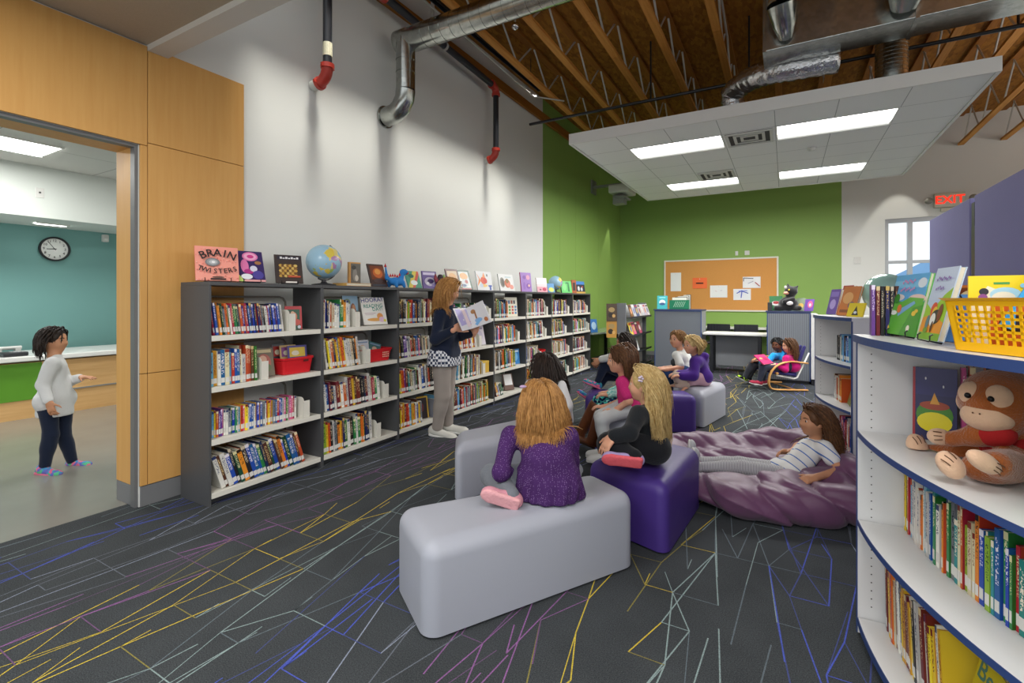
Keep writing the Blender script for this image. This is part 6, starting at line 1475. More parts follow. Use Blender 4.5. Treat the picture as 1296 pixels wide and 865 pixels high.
        w.rbox(mid-f*.01*s+upv*.004*s, (.036*s, L*.47*s, .012*s), .011*s, X); w.ell(toe-f*.01*s+upv*.004*s, (.038*s, .046*s, .012*s), X); w.build('sole', msole, P.root, h=min(P.h, .006))
        return o
    def hairdo(P, m_, n=420, length=.3, cap=True, fringe=False, wave=.006, r=.0045, back=.6, steps=22, sm=.0, seed=3, clear=.014, gather=None, front=.42, flare=0.0):
        C, R, F, U, hh = P.J['head'], P.R, P.F, P.U, P.hh; X = [R, F, U]
        c0 = C+U*.115*hh-F*.065*hh; rad = A_([.42, .475, .43])*hh
        q = SDF(.02); q.ell(c0, rad, X)
        q.ell(C+F*.50*hh-U*.16*hh, (.33*hh, .36*hh, .47*hh), X, k=.02, op='s'); q.ell(C-U*.62*hh+F*.12*hh, (.6*hh, .5*hh, .36*hh), X, k=.02, op='s')
        rs = np.random.RandomState(seed); q.noise = lambda p: .0025*np.sin(p@A_([140, 90, 60]))*np.sin(p@A_([50, 150, 20]))
        ex = None
        if length > 0:
            i = np.arange(n)+.5; ph = np.arccos(1-2*i/n); th = PI*(1+5**.5)*i
            d = np.stack([np.cos(th)*np.sin(ph), np.sin(th)*np.sin(ph), np.cos(ph)], -1)
            keep = ~((d[:, 1] > front) & (d[:, 2] < .66)) & ~((d[:, 1] > .0) & (d[:, 2] < -.05)) & (d[:, 2] > -.55); d = d[keep]
            p = c0+(d*rad)@A_(X)*1.0
            Nn = d@A_(X); t0 = -U+Nn*(Nn@U)[:, None]+np.sign(d[:, :1])*R*.35*np.maximum(0, d[:, 2:3]) - F*np.maximum(0, d[:, 1:2]+.1)*back*1.6 - F*.15
            v = t0/np.linalg.norm(t0, axis=1, keepdims=True)
            col = SDF(.02); col.ell(c0, rad*.985, X); P.torso(col, .014*P.s, low=False); 
            for c in 'LR': col.cone(P.J['s'+c], P.J['e'+c], .045*P.s)
            Ls = length*rs.uniform(.82, 1.08, len(p)); pts = [p]; g = A_([0, 0, -1.0])
            for st in range(steps):
                fr = st/steps
                w_ = np.where((d[:, 1:2] > -.1) & (fr < .45), back*.5, 0)*(-F)
                v = v*.72+.28*(g+w_); v /= np.linalg.norm(v, axis=1, keepdims=True)
                pn = p+v*(Ls/steps)[:, None]
                for _ in range(2):
                    dd = col.eval(pn)-clear*(.4+.6*rs.rand(len(pn))*1.0) if st == 0 else col.eval(pn)-clear*.7
                    bad = dd < 0
                    if bad.any():
                        e = .003; gr = np.stack([col.eval(pn[bad]+e*A_(a))-col.eval(pn[bad]-e*A_(a)) for a in ((1, 0, 0), (0, 1, 0), (0, 0, 1))], -1); gr /= np.maximum(np.linalg.norm(gr, axis=1, keepdims=True), 1e-6)
                        pn[bad] -= gr*dd[bad][:, None]
                if gather is not None and fr > .25:
                    gp = A_(gather); ww = min(1, (fr-.25)/.35)
                    pn = pn*(1-.5*ww)+(gp+(pn-gp)*.35)*.5*ww if st < steps*.62 else pn
                v = pn-p; v /= np.maximum(np.linalg.norm(v, axis=1, keepdims=True), 1e-6); p = pn; pts.append(p)
            S = np.stack(pts, 1); N_, K = S.shape[:2]
            f_ = np.linspace(0, 1, K); phs = rs.uniform(0, 6, N_); grp = np.round(phs)
            S = S+(np.sin(f_[None]*9+grp[:, None]*1.7)[..., None]*R+np.cos(f_[None]*8+grp[:, None])[..., None]*F*.7)*wave*(f_**1.3)[None, :, None]
            if flare:
                rd = S-c0[None, None]; rd[..., 2] = 0; S = S+rd*(flare*np.clip((f_-.15)/.6, 0, 1)**1.2)[None, :, None]
            T = np.gradient(S, axis=1); T /= np.maximum(np.linalg.norm(T, axis=2, keepdims=True), 1e-6)
            out = S-(c0-U*.1)[None, None]; a1 = np.cross(T, out); a1 /= np.maximum(np.linalg.norm(a1, axis=2, keepdims=True), 1e-6); a2 = np.cross(a1, T)
            rr = (r*(1-.8*f_**2.5)[None]*rs.uniform(.7, 1.3, (N_, 1)))[..., None]
            ring_ = np.stack([S+a1*rr*1.5, S+a2*rr*.8, S-a1*rr*1.5, S-a2*rr*.8], 2)
            V = ring_.reshape(-1, 3); idx = np.arange(N_*K*4).reshape(N_, K, 4)
            Q = np.concatenate([np.stack([idx[:, :-1, j], idx[:, :-1, (j+1) % 4], idx[:, 1:, (j+1) % 4], idx[:, 1:, j]], -1).reshape(-1, 4) for j in range(4)])
            tone = np.repeat(np.clip(rs.normal(.5, .22, N_), 0, 1), K*4)
            ex = (V, Q, tone)
        o = q.build('hair', m_, P.root, h=min(P.h, .007), extra=ex if ex is not None else (np.zeros((0, 3)), np.zeros((0, 4), int), np.zeros(0)))
        return o
def jset(**kw): return {k: at(*v) if isinstance(v, tuple) and len(v) == 3 and not isinstance(v, Vector) else v for k, v in kw.items()}
BLOND = hairmat('blonde', '#96702f', '#efd69c'); STRAW = hairmat('straw', '#7a4e22', '#d09c5c'); DKBR = hairmat('dark brown', '#120d0b', '#3a2a22'); BRN = hairmat('brown', '#2e1b10', '#7d5433'); GINGER = hairmat('ginger', '#7d4c1e', '#d9a562'); LTBR = hairmat('light brown', '#5a3a1e', '#a87c48'); BLK = hairmat('black', '#08080a', '#1e1c1e')

def dashmat(nm, base, dash, sc=(60, 60, 130), th=.22):
    def f(nt, L, b):
        tc = nn(nt, 'ShaderNodeTexCoord'); mp = nn(nt, 'ShaderNodeMapping'); mp.inputs['Scale'].default_value = sc; L(tc.outputs['Object'], mp.inputs['Vector'])
        v = nn(nt, 'ShaderNodeTexVoronoi', Scale=1.0); v.inputs['Randomness'].default_value = .55; L(mp.outputs['Vector'], v.inputs['Vector'])
        n = nn(nt, 'ShaderNodeTexNoise', Scale=8.0); L(tc.outputs['Object'], n.inputs['Vector'])
        c = lin(base); bb_ = mixc(nt, L, n.outputs['Fac'], tuple(x*.8 for x in c), tuple(x*1.2 for x in c))
        return mixc(nt, L, mth(nt, L, 'LESS_THAN', v.outputs['Distance'], th), bb_, dash)
    return mat_custom(nm, f, .9, .15)
def stripemat(nm, a, b_, axis, scale, th=.5):
    def f(nt, L, b):
        tc = nn(nt, 'ShaderNodeTexCoord'); dt = nn(nt, 'ShaderNodeVectorMath', operation='DOT_PRODUCT'); L(tc.outputs['Object'], dt.inputs[0]); dt.inputs[1].default_value = axis
        k = mth(nt, L, 'FRACT', mth(nt, L, 'MULTIPLY', dt.outputs['Value'], scale))
        return mixc(nt, L, mth(nt, L, 'LESS_THAN', k, th), a, b_)
    return mat_custom(nm, f, .9, .15)
def cellmat(nm, cols, sc):
    def f(nt, L, b):
        tc = nn(nt, 'ShaderNodeTexCoord'); v = nn(nt, 'ShaderNodeTexVoronoi', Scale=sc); L(tc.outputs['Object'], v.inputs['Vector'])
        cr_ = nn(nt, 'ShaderNodeValToRGB'); L(nn2sep(nt, L, v.outputs['Color']), cr_.inputs[0]); e = cr_.color_ramp; e.interpolation = 'CONSTANT'
        e.elements[0].color = (*lin(cols[0]), 1); e.elements[1].position = 1/len(cols); e.elements[1].color = (*lin(cols[1]), 1)
        for i, c in enumerate(cols[2:]): q = e.elements.new((i+2)/len(cols)); q.color = (*lin(c), 1)
        return cr_.outputs[0]
    return mat_custom(nm, f, .9, .15)
M_PINKS = mat('pink sole', '#e0a3a8', .7, var=.08, bump=.5, bs=90); M_WSOLE = mat('white sole', '#dcdcd8', .6); M_CORAL = mat('coral sole', '#e2606a', .7, var=.08, bump=.5, bs=90)
GRYLEG = fabric('grey leggings', '#6f737b'); NAVY = fabric('navy knit', '#1c2438'); BLACKC = fabric('black fleece', '#1d2024', bump=.4)

# ---- 1 purple dress on the near grey pouf
J = jset(pelvis=(693, 609, 2.46), neck=(688, 537, 2.56), head=(684, 509, 2.6), sL=(645, 551, 2.58), sR=(721, 553, 2.5), eL=(634, 598, 2.42), wL=(652, 602, 2.62), eR=(724, 600, 2.6), wR=(694, 600, 2.74),
         kL=(622, 602, 2.62), aL=(646, 627, 2.36), tL=(612, 612, 2.38), kR=(724, 598, 2.84), aR=(690, 618, 2.78), tR=(655, 622, 2.8))
p = Person('person in a purple speckled dress and grey leggings sitting cross legged on the wedge pouf', 1.0, .2, J, dirw(-.35, .92, -.12), h=.0055, root=ground(690, 648, .396))
p.ups = {'L': dirw(.12, .93, .35), 'R': dirw(0, -.3, .9)}
p.body({'L': (J['wL']+RV*.05+FV*.07-UV_*.02, -UV_, .5), 'R': (J['wR']-RV*.06+FV*.05, -UV_, .5)})
M_DRESS = dashmat('purple speckled knit', '#46285c', '#9a80ae', (105, 105, 190), .2)
def dress(q):
    p.torso(q, .016); p.arm(q, 'L', .012, 1.9); p.arm(q, 'R', .012, 1.9)
    pe = p.J['pelvis']; R_, F_ = A_(RV), A_(FV)
    w0 = pe+A_([0, 0, .12]); hem = A_(ground(698, 640, .40))+F_*.11
    q.cone(p.J['neck']-p.u*.1-p.rs*.05, w0-R_*.045, .08, .075); q.cone(p.J['neck']-p.u*.1+p.rs*.05, w0+R_*.045, .08, .075)
    for a in np.linspace(0, 2*PI, 15)[:-1]:
        q.cone(w0+R_*.05*math.cos(a)+F_*.035*math.sin(a), hem+R_*.125*math.cos(a)+F_*.10*math.sin(a)+A_([0, 0, .02]), .06, .03, k=.05)
    q.cone(w0+R_*.03, hem-F_*.02+R_*.165+A_([0, 0, .012]), .05, .022, k=.04); q.cone(w0-R_*.02, hem-R_*.13-F_*.03+A_([0, 0, .015]), .05, .025, k=.04)
def dfold(P):
    z = np.clip((.60-P[:, 2])/.2, 0, 1); an = np.arctan2(P[:, 1]-J['pelvis'].y, P[:, 0]-J['pelvis'].x)
    return z*.0045*np.sin(an*13+1.5*np.sin(an*3)+np.sin(P[:, 2]*20))+.003*np.sin(P@A_([30, -22, 38]))*np.sin(P@A_([-17, 31, 25]))
q = SDF(.025); dress(q); q.noise = dfold; q.cut((0, 0, .4), (0, 0, -1)); q.build('dress', M_DRESS, p.root, h=.0055)
p.cloth('leggings', GRYLEG, lambda q: (p.leg(q, 'L', .015), p.leg(q, 'R', .015), q.cone(p.J['hipL'], p.J['hipR'], .085)), cuts=[((0, 0, .398), (0, 0, -1))])
p.shoe('L', mat('pink canvas', '#c98a98', .8), M_PINKS, up=dirw(.12, .93, .35), L=.17); p.shoe('R', mat('pink canvas', '#c98a98', .8), M_PINKS, up=dirw(0, -.3, .9))
p.hairdo(STRAW, 3600, .215, wave=.005, r=.0021, back=.8, seed=5, flare=.22, sm=1)
hb = p.J['head']-p.R*.05*1+p.U*.085-p.F*.03; m = MB(); m.lathe([(.012, 0), (.02, .006), (.012, .012)], 14, M=Matrix.Translation(tuple(A_(at(662, 491, 2.53))))); m.build('hair_tie', mat('lilac scrunchie', '#b59ac0', .9), p.root, smooth=True)

# ---- 2 white top and plaid leggings, turned away
J = jset(pelvis=(692, 518, 3.97), neck=(690, 481, 3.97), head=(689, 464, 4.0), sL=(672, 487, 4.04), sR=(709, 489, 3.88), eL=(668, 510, 4.1), wL=(672, 522, 4.22), eR=(717, 514, 3.84), wR=(721, 534, 3.92),
         kL=(664, 521, 4.37), aL=(662, 565, 4.45), tL=(650, 570, 4.5), kR=(715, 533, 3.72), aR=(724, 572, 3.72), tR=(712, 580, 3.85))
p = Person('person in a white top and dark plaid leggings sitting turned away on the grey pouf', 1.0, .2, J, dirw(-.6, .8, .03), skin=SKIN3, h=.008, root=ground(692, 540, .396))
p.body({'R': (J['wR']-UV_*.1, -RV, .4), 'L': (J['wL']+FV*.1, -UV_, .4)})
p.cloth('top', fabric('white jersey', '#d3d3d3'), lambda q: (p.torso(q, .012), p.arm(q, 'L', .014, 1.9), p.arm(q, 'R', .014, 1.9)), amp=.005)
p.cloth('leggings', cellmat('dark plaid', ['#2a1c24', '#6a2330', '#2c2c34', '#8a8a88', '#3a1a22', '#4a2530'], 60), lambda q: (p.leg(q, 'L', .007), p.leg(q, 'R', .007), q.cone(p.J['hipL'], p.J['hipR'], .088)))
for c in 'LR': p.shoe(c, BLACKC, M_WSOLE)
p.hairdo(DKBR, 1800, .31, wave=.008, r=.003, back=.7, seed=8, flare=.4)

# ---- 3 pink top
J = jset(pelvis=(797, 514, 4.16), neck=(790, 474, 4.12), head=(783, 456, 4.1), sL=(787, 484, 3.99), sR=(791, 482, 4.26), eL=(796, 508, 3.95), wL=(780, 519, 4.02), eR=(786, 508, 4.32), wR=(766, 515, 4.25),
         kL=(762, 531, 3.98), aL=(766, 574, 4.0), tL=(748, 584, 4.0), kR=(760, 527, 4.18), aR=(764, 568, 4.2), tR=(748, 578, 4.2))
p = Person('person in a bright pink top and pale grey leggings sitting beside the black outfit', 1.0, .205, J, dirw(-1, .04, -.03), h=.008, root=ground(797, 532, .396))
p.J['hipL'] = p.J['pelvis']-A_(FV)*.07; p.J['hipR'] = p.J['pelvis']+A_(FV)*.07
p.body({'L': (J['wL']-RV*.1, -UV_, .4), 'R': (J['wR']-RV*.1, -UV_, .4)})
p.cloth('top', dashmat('pink dotted jersey', '#c42f72', '#d85a92', (120, 120, 120), .2), lambda q: (p.torso(q, .012), p.arm(q, 'L', .013, .7), p.arm(q, 'R', .013, .7)), amp=.005)
p.cloth('leggings', fabric('pale grey', '#b9bcbc'), lambda q: (p.leg(q, 'L', .009), p.leg(q, 'R', .009), q.cone(p.J['hipL'], p.J['hipR'], .088)))
for c in 'LR': p.shoe(c, mat('white canvas', '#d8d8d4', .8), M_WSOLE)
p.brows(BRN); p.hairdo(BRN, 1200, .17, wave=.004, r=.003, back=1.1, seed=9, front=.3)

# ---- 4 patterned leggings and brown boots
J = jset(pelvis=(801, 502, 4.62), neck=(796, 464, 4.64), head=(790, 449, 4.64), sL=(794, 472, 4.5), sR=(797, 470, 4.76), eL=(790, 494, 4.46), wL=(770, 500, 4.5), eR=(788, 490, 4.82), wR=(771, 497, 4.72),
         kL=(763, 517, 4.5), aL=(749, 558, 4.52), tL=(730, 566, 4.56), kR=(758, 506, 4.7), aR=(734, 549, 4.78), tR=(716, 549, 4.9))
p = Person('person in tall brown boots and teal patterned leggings sitting on a pouf', 1.0, .195, J, dirw(-1, .0, .0), h=.008, root=ground(800, 517, .396))
p.J['hipL'] = p.J['pelvis']-A_(FV)*.07; p.J['hipR'] = p.J['pelvis']+A_(FV)*.07
p.body({'L': (J['wL']-RV*.09, -UV_, .5), 'R': (J['wR']-RV*.09, -UV_, .5)})
p.cloth('top', cellmat('aqua print', ['#8fd0c8', '#a9ddd4', '#78c0ba', '#d3ece6'], 70), lambda q: (p.torso(q, .012), p.arm(q, 'L', .014, 1.9), p.arm(q, 'R', .014, 1.9)), amp=.005)
p.cloth('leggings', cellmat('teal speckle', ['#16204a', '#1c2a5c', '#2fa8b0', '#16204a', '#a8e0dc', '#1a1f44', '#45c0b4'], 55), lambda q: (p.leg(q, 'L', .009), p.leg(q, 'R', .009), q.cone(p.J['hipL'], p.J['hipR'], .09)))
M_BOOT = mat('brown boot leather', '#6e3d20', .4, var=.2, vs=25, bump=.35, bs=40)
for c in 'LR': p.shoe(c, M_BOOT, mat('boot sole', '#3a2416', .7), boot=.82)
p.brows(BRN); p.hairdo(BRN, 260, .2, r=.006, seed=10)

# ---- 5 navy leggings hugging a knee
J = jset(pelvis=(800, 478, 5.62), neck=(793, 450, 5.6), head=(790, 434, 5.58), sL=(789, 457, 5.47), sR=(793, 455, 5.75), eL=(776, 452, 5.36), wL=(760, 455, 5.44), eR=(778, 454, 5.7), wR=(760, 456, 5.62),
         kL=(765, 463, 5.5), aL=(756, 485, 5.48), tL=(742, 492, 5.46), kR=(766, 476, 5.65), aR=(747, 502, 5.62), tR=(730, 507, 5.6))
p = Person('person in white sleeves and navy leggings hugging a raised knee on the long purple pouf', 1.0, .2, J, dirw(-.97, -.1, -.12), skin=SKIN3, h=.009, root=ground(800, 492, .396))
p.J['hipL'] = p.J['pelvis']-A_(FV)*.07; p.J['hipR'] = p.J['pelvis']+A_(FV)*.07
p.body({'L': (J['wL']-RV*.06-UV_*.05, A_(FV), .5), 'R': (J['wR']-RV*.05-UV_*.05, -A_(FV), .5)})
p.cloth('top', fabric('off white jersey', '#c9cac6'), lambda q: (p.torso(q, .012), p.arm(q, 'L', .016, 1.9), p.arm(q, 'R', .016, 1.9)), amp=.005)
p.cloth('leggings', NAVY, lambda q: (p.leg(q, 'L', .008), p.leg(q, 'R', .008), q.cone(p.J['hipL'], p.J['hipR'], .088)))
M_RUN = cellmat('bright sneaker', ['#3a6ab0', '#4ab0a0', '#e0648a', '#5a7ac0', '#3a8fa8'], 45)
for c in 'LR': p.shoe(c, M_RUN, mat('pink outsole', '#d8708e', .7))
p.brows(DKBR); p.hairdo(DKBR, 380, .3, r=.0055, back=.9, seed=12)

# ---- 6 black outfit, cross legged on the purple pouf
J = jset(pelvis=(826, 563, 2.97), neck=(822, 512, 2.97), head=(815, 487, 2.98), sL=(808, 524, 2.86), sR=(833, 520, 3.08), eL=(797, 548, 2.74), wL=(776, 552, 2.76), eR=(805, 552, 3.1), wR=(778, 560, 3.05),
         kL=(771, 563, 2.84), aL=(800, 578, 2.72), tL=(745, 578, 2.70), kR=(779, 556, 3.16), aR=(792, 576, 2.98), tR=(765, 580, 3.05))
p = Person('person in a black top and trousers sitting cross legged on the purple pouf', 1.0, .2, J, dirw(-.88, .45, .02), h=.006, root=ground(826, 588, .396))
p.J['hipL'] = p.J['pelvis']+A_(dirw(-.15, -.9))*.07; p.J['hipR'] = p.J['pelvis']-A_(dirw(-.15, -.9))*.07
p.ups = {'L': dirw(.1, .92, .38), 'R': dirw(.1, .4, .8)}
p.body({'L': (at(766, 566, 2.74), dirw(.5, .5, -.6), .35), 'R': (J['wR']-RV*.09-UV_*.03, -UV_, .4)})
p.cloth('top', BLACKC, lambda q: (p.torso(q, .016), p.arm(q, 'L', .015, 1.86), p.arm(q, 'R', .015, 1.86), q.cone(p.J['wL']-(p.J['wL']-p.J['eL'])*.22, p.J['wL']-(p.J['wL']-p.J['eL'])*.12, .036, .036)), amp=.006)
p.cloth('trousers', fabric('black twill', '#1b1c20', bump=.3), lambda q: (p.leg(q, 'L', .024), p.leg(q, 'R', .02), q.cone(p.J['hipL'], p.J['hipR'], .096)), amp=.006, cuts=[((0, 0, .4), (0, 0, -1))])
p.shoe('L', mat('lilac canvas', '#a99ac8', .8), M_CORAL, up=dirw(.1, .92, .38), L=.2); p.shoe('R', mat('lilac canvas', '#a99ac8', .8), M_CORAL, up=dirw(.1, .4, .8))
p.brows(BLOND); p.hairdo(BLOND, 3600, .345, wave=.013, r=.0022, back=1.3, seed=14, flare=.02, front=.2)
c_ = at(811, 480, 2.865); m = MB()
for k in range(5): a = 2*PI*k/5; m.sphere(tuple(A_(c_)+.014*math.cos(a)*A_(dirw(.8, .5))+A_([0, 0, .014*math.sin(a)])), (.009, .009, .007), 10, 6)
m.build('hair_clip', mat('lilac flower clip', '#d8c8dc', .6), p.root, smooth=True)

# ---- 7 white T-shirt and jeans
J = jset(pelvis=(870, 469, 6.06), neck=(862, 444, 6.1), head=(857, 430, 6.08), sL=(856, 450, 5.98), sR=(868, 448, 6.2), eL=(862, 465, 5.88), wL=(842, 468, 5.84), eR=(858, 464, 6.22), wR=(841, 466, 6.05),
         kL=(843, 474, 5.88), aL=(845, 505, 5.9), tL=(832, 512, 5.86), kR=(846, 472, 6.1), aR=(848, 500, 6.12), tR=(836, 507, 6.1))
p = Person('person in a white printed T-shirt and jeans sitting on the farthest grey pouf', 1.05, .2, J, dirw(-.85, -.42, .05), h=.008, root=ground(868, 486, .396))
p.J['hipL'] = p.J['pelvis']+A_(dirw(-.3, -.9))*.07; p.J['hipR'] = p.J['pelvis']-A_(dirw(-.3, -.9))*.07
p.body({'L': (J['wL']-RV*.1, -UV_, .4), 'R': (J['wR']-RV*.1, -UV_, .4)})
p.cloth('t_shirt', fabric('white cotton', '#d6d8d4'), lambda q: (p.torso(q, .012), p.arm(q, 'L', .016, .8), p.arm(q, 'R', .016, .8)), amp=.005)
m = SDF(.01); m.ell(A_(at(853, 459, 5.95)), (.04, .03, .05)); m.build('shirt_print', mat('dark print', '#3a3f42', .8, var=.3, vs=40), p.root, h=.008)
p.cloth('jeans', fabric('blue denim', '#27416e', bump=.4), lambda q: (p.leg(q, 'L', .012), p.leg(q, 'R', .012), q.cone(p.J['hipL'], p.J['hipR'], .092)), amp=.005)
for c in 'LR': p.shoe(c, mat('grey trainer', '#6a6d70', .8), M_WSOLE)
p.brows(LTBR); p.hairdo(LTBR, 420, .055, r=.005, back=.2, seed=15, steps=8)

# ---- 8 purple hoodie
J = jset(pelvis=(888, 477, 5.76), neck=(882, 451, 5.72), head=(875, 437, 5.68), sL=(880, 458, 5.58), sR=(890, 455, 5.84), eL=(878, 476, 5.5), wL=(862, 476, 5.52), eR=(872, 474, 5.86), wR=(858, 474, 5.75),
         kL=(856, 477, 5.6), aL=(868, 488, 5.5), tL=(852, 490, 5.5), kR=(857, 474, 5.84), aR=(858, 487, 5.72), tR=(850, 490, 5.7))
p = Person('person in a purple hoodie and pale pink skirt sitting on the farthest grey pouf', 1.0, .2, J, dirw(-.93, -.28, -.04), h=.008, root=ground(884, 491, .396))
p.J['hipL'] = p.J['pelvis']+A_(dirw(-.2, -.9))*.07; p.J['hipR'] = p.J['pelvis']-A_(dirw(-.2, -.9))*.07
p.body({'L': (J['wL']-RV*.08, -UV_, .6), 'R': (J['wR']-RV*.08, -UV_, .6)})
M_HOOD = fabric('purple fleece', '#4c2a86')
p.cloth('hoodie', M_HOOD, lambda q: (p.torso(q, .03), p.arm(q, 'L', .024, 1.9), p.arm(q, 'R', .024, 1.9), q.cone(p.J['neck']-p.F*.05+p.R*.06, p.J['neck']-p.F*.07-p.R*.06, .045), q.ell(p.J['neck']-p.F*.075-A_([0, 0, .03]), (.075, .06, .07))), amp=.006)
p.cloth('skirt', fabric('pale pink cotton', '#cfa6b4'), lambda q: (q.cone(p.J['hipL']-A_([0, 0, .01]), p.J['hipR']-A_([0, 0, .01]), .108), q.cone(p.J['hipL'], p.J['kL']*.5+p.J['hipL']*.5-A_([0, 0, .02]), .098, .08)), amp=.008, cuts=[((0, 0, .4), (0, 0, -1))])
p.cloth('tights', fabric('beige tights', '#b5a193'), lambda q: (p.leg(q, 'L', .006), p.leg(q, 'R', .006), q.cone(p.J['aL'], p.J['aL']+nrm(p.J['tL']-p.J['aL'])*.1, .032, .026), q.cone(p.J['aR'], p.J['aR']+nrm(p.J['tR']-p.J['aR'])*.1, .032, .026)), cuts=[((0, 0, .4), (0, 0, -1))])
p.brows(BLOND); tie = p.J['head']-p.F*.10+p.U*.03
p.hairdo(BLOND, 420, .30, wave=.004, r=.0045, back=1.2, seed=17, gather=tie, front=.5)
MB().lathe([(.02, -.008), (.026, 0), (.02, .008)], 12, M=Matrix.Translation(tuple(tie))).build('hair_tie', mat('dark tie', '#2a2026', .8), p.root, smooth=True)

# ---- 9 and 10 in the armchair
J = jset(pelvis=(994, 461.5, 7.86), neck=(990, 447, 7.9), head=(986, 437, 7.88), sL=(981, 451, 7.78), sR=(996, 450, 8.02), eL=(974, 461, 7.7), wL=(962, 458, 7.68), eR=(985, 459, 8.05), wR=(968, 458, 7.95),
         kL=(955, 462, 7.74), aL=(945, 479, 7.76), tL=(936, 483, 7.74), kR=(958, 461, 7.98), aR=(950, 478, 7.98), tR=(941, 481, 7.96))
J = {k: (v+FV*.06 if isinstance(v, Vector) else v) for k, v in J.items()}
p = Person('person in a bright blue top and dark trousers sitting in the bentwood armchair', 1.0, .195, J, dirw(-.78, -.55, -.12), skin=SKIN2, h=.01, root=ground(993, 494, 0.0))
p.J['hipL'] = p.J['pelvis']+A_(dirw(-.2, -.9))*.07; p.J['hipR'] = p.J['pelvis']-A_(dirw(-.2, -.9))*.07
p.body({'L': (J['wL']-RV*.09, -UV_, .4), 'R': (J['wR']-RV*.09, -UV_, .4)})
p.cloth('top', fabric('bright blue jersey', '#1f93d2'), lambda q: (p.torso(q, .014), p.arm(q, 'L', .016, 1.85), p.arm(q, 'R', .016, 1.85)), amp=.005)
p.cloth('trousers', fabric('charcoal track trousers', '#33353d'), lambda q: (p.leg(q, 'L', .014), p.leg(q, 'R', .014), q.cone(p.J['hipL'], p.J['hipR'], .09)), amp=.005)
for c in 'LR': p.shoe(c, cellmat('black and lime shoe', ['#16181a', '#1c1e20', '#a8d83a', '#16181a'], 40), M_WSOLE)
p.brows(BLK); p.hairdo(BLK, 200, .03, r=.006, seed=20, steps=6)
J = jset(pelvis=(1001, 463, 7.55), neck=(1000, 449, 7.58), head=(998, 438, 7.55), sL=(995, 454, 7.45), sR=(1003, 452, 7.7), eL=(994, 468, 7.4), wL=(981, 462, 7.45), eR=(993, 464, 7.72), wR=(980, 460, 7.65),
         kL=(966, 465, 7.46), aL=(961, 483, 7.48), tL=(950, 488, 7.46), kR=(965, 463, 7.66), aR=(966, 482, 7.68), tR=(955, 486, 7.66))
p = Person('person in a magenta top reading a pink book in the bentwood armchair', 1.0, .2, J, dirw(-1, .1, -.15), h=.01, root=ground(1000, 496, 0.0))
p.J['hipL'] = p.J['pelvis']-A_(FV)*.07; p.J['hipR'] = p.J['pelvis']+A_(FV)*.07
p.body({'L': (J['wL']-RV*.09, -UV_, .4), 'R': (J['wR']-RV*.09, -UV_, .4)})
p.cloth('top', fabric('magenta jersey', '#c31b74'), lambda q: (p.torso(q, .016), p.arm(q, 'L', .016, 1.85), p.arm(q, 'R', .016, 1.85)), amp=.005)
p.cloth('leggings', fabric('slate leggings', '#363a4a'), lambda q: (p.leg(q, 'L', .008), p.leg(q, 'R', .008), q.cone(p.J['hipL'], p.J['hipR'], .088)))
for c in 'LR': p.shoe(c, mat('red trainer', '#a02440', .7, var=.3, vs=50), M_WSOLE)
p.brows(BRN); p.hairdo(BRN, 300, .26, r=.006, back=.9, seed=21)
b_ = at(973, 460, 7.42); cover_book('picture_book', tuple(b_-UV_*.02), TH+PI-2.6, .9, .26, .2, .015, '#d03a72', '#b02858', [('d', .3, .6, .14, .1, '#e0b070'), ('d', .65, .5, .2, .14, '#a82a5a')], 'pink book held on the lap in the bentwood armchair')

# ---- 11 lying on the bean bag
J = jset(pelvis=(995, 601, 3.5), neck=(1038, 557, 3.52), head=(1030, 533, 3.5), sL=(1044, 568, 3.38), sR=(1034, 562, 3.66), eL=(1063, 596, 3.27), wL=(1032, 605, 3.22), eR=(1010, 566, 3.72), wR=(1002, 572, 3.62),
         kL=(938, 592, 3.5), aL=(884, 592, 3.52), tL=(872, 583, 3.5), kR=(936, 588, 3.68), aR=(882, 584, 3.78), tR=(868, 573, 3.8))
p = Person('person in a white striped T-shirt and striped leggings lying back on the bean bag', 1.05, .205, J, dirw(-1, .04, .04), up=(0, 0, 1), skin=SKIN3, h=.006, root=J['pelvis']-UV_*.09)
p.J['hipL'] = p.J['pelvis']-A_(FV)*.07; p.J['hipR'] = p.J['pelvis']+A_(FV)*.07
p.body({'L': (at(1008, 611, 3.2), dirw(0, .4, -.9), .25), 'R': (J['wR']-RV*.1, dirw(0, -.5, -.6), .5)})
ax_ = tuple(p.u)
p.cloth('t_shirt', stripemat('blue striped cotton', '#dcdcda', '#4f74b4', ax_, 17, .13), lambda q: (p.torso(q, .012), p.arm(q, 'L', .018, .45), p.arm(q, 'R', .018, .45)), amp=.004)
p.cloth('leggings', stripemat('fine striped leggings', '#8d8d92', '#d0d0d2', tuple(nrm(p.J['kL']-p.J['hipL'])), 95, .42), lambda q: (p.leg(q, 'L', .006), p.leg(q, 'R', .006), q.cone(p.J['hipL'], p.J['hipR'], .086)))
for c in 'LR': p.shoe(c, mat('pale grey trainer', '#b9bbbd', .8), M_WSOLE)
p.brows(BRN); p.hairdo(BRN, 2600, .36, wave=.013, r=.0024, back=1.1, seed=23, flare=.12, front=.3)

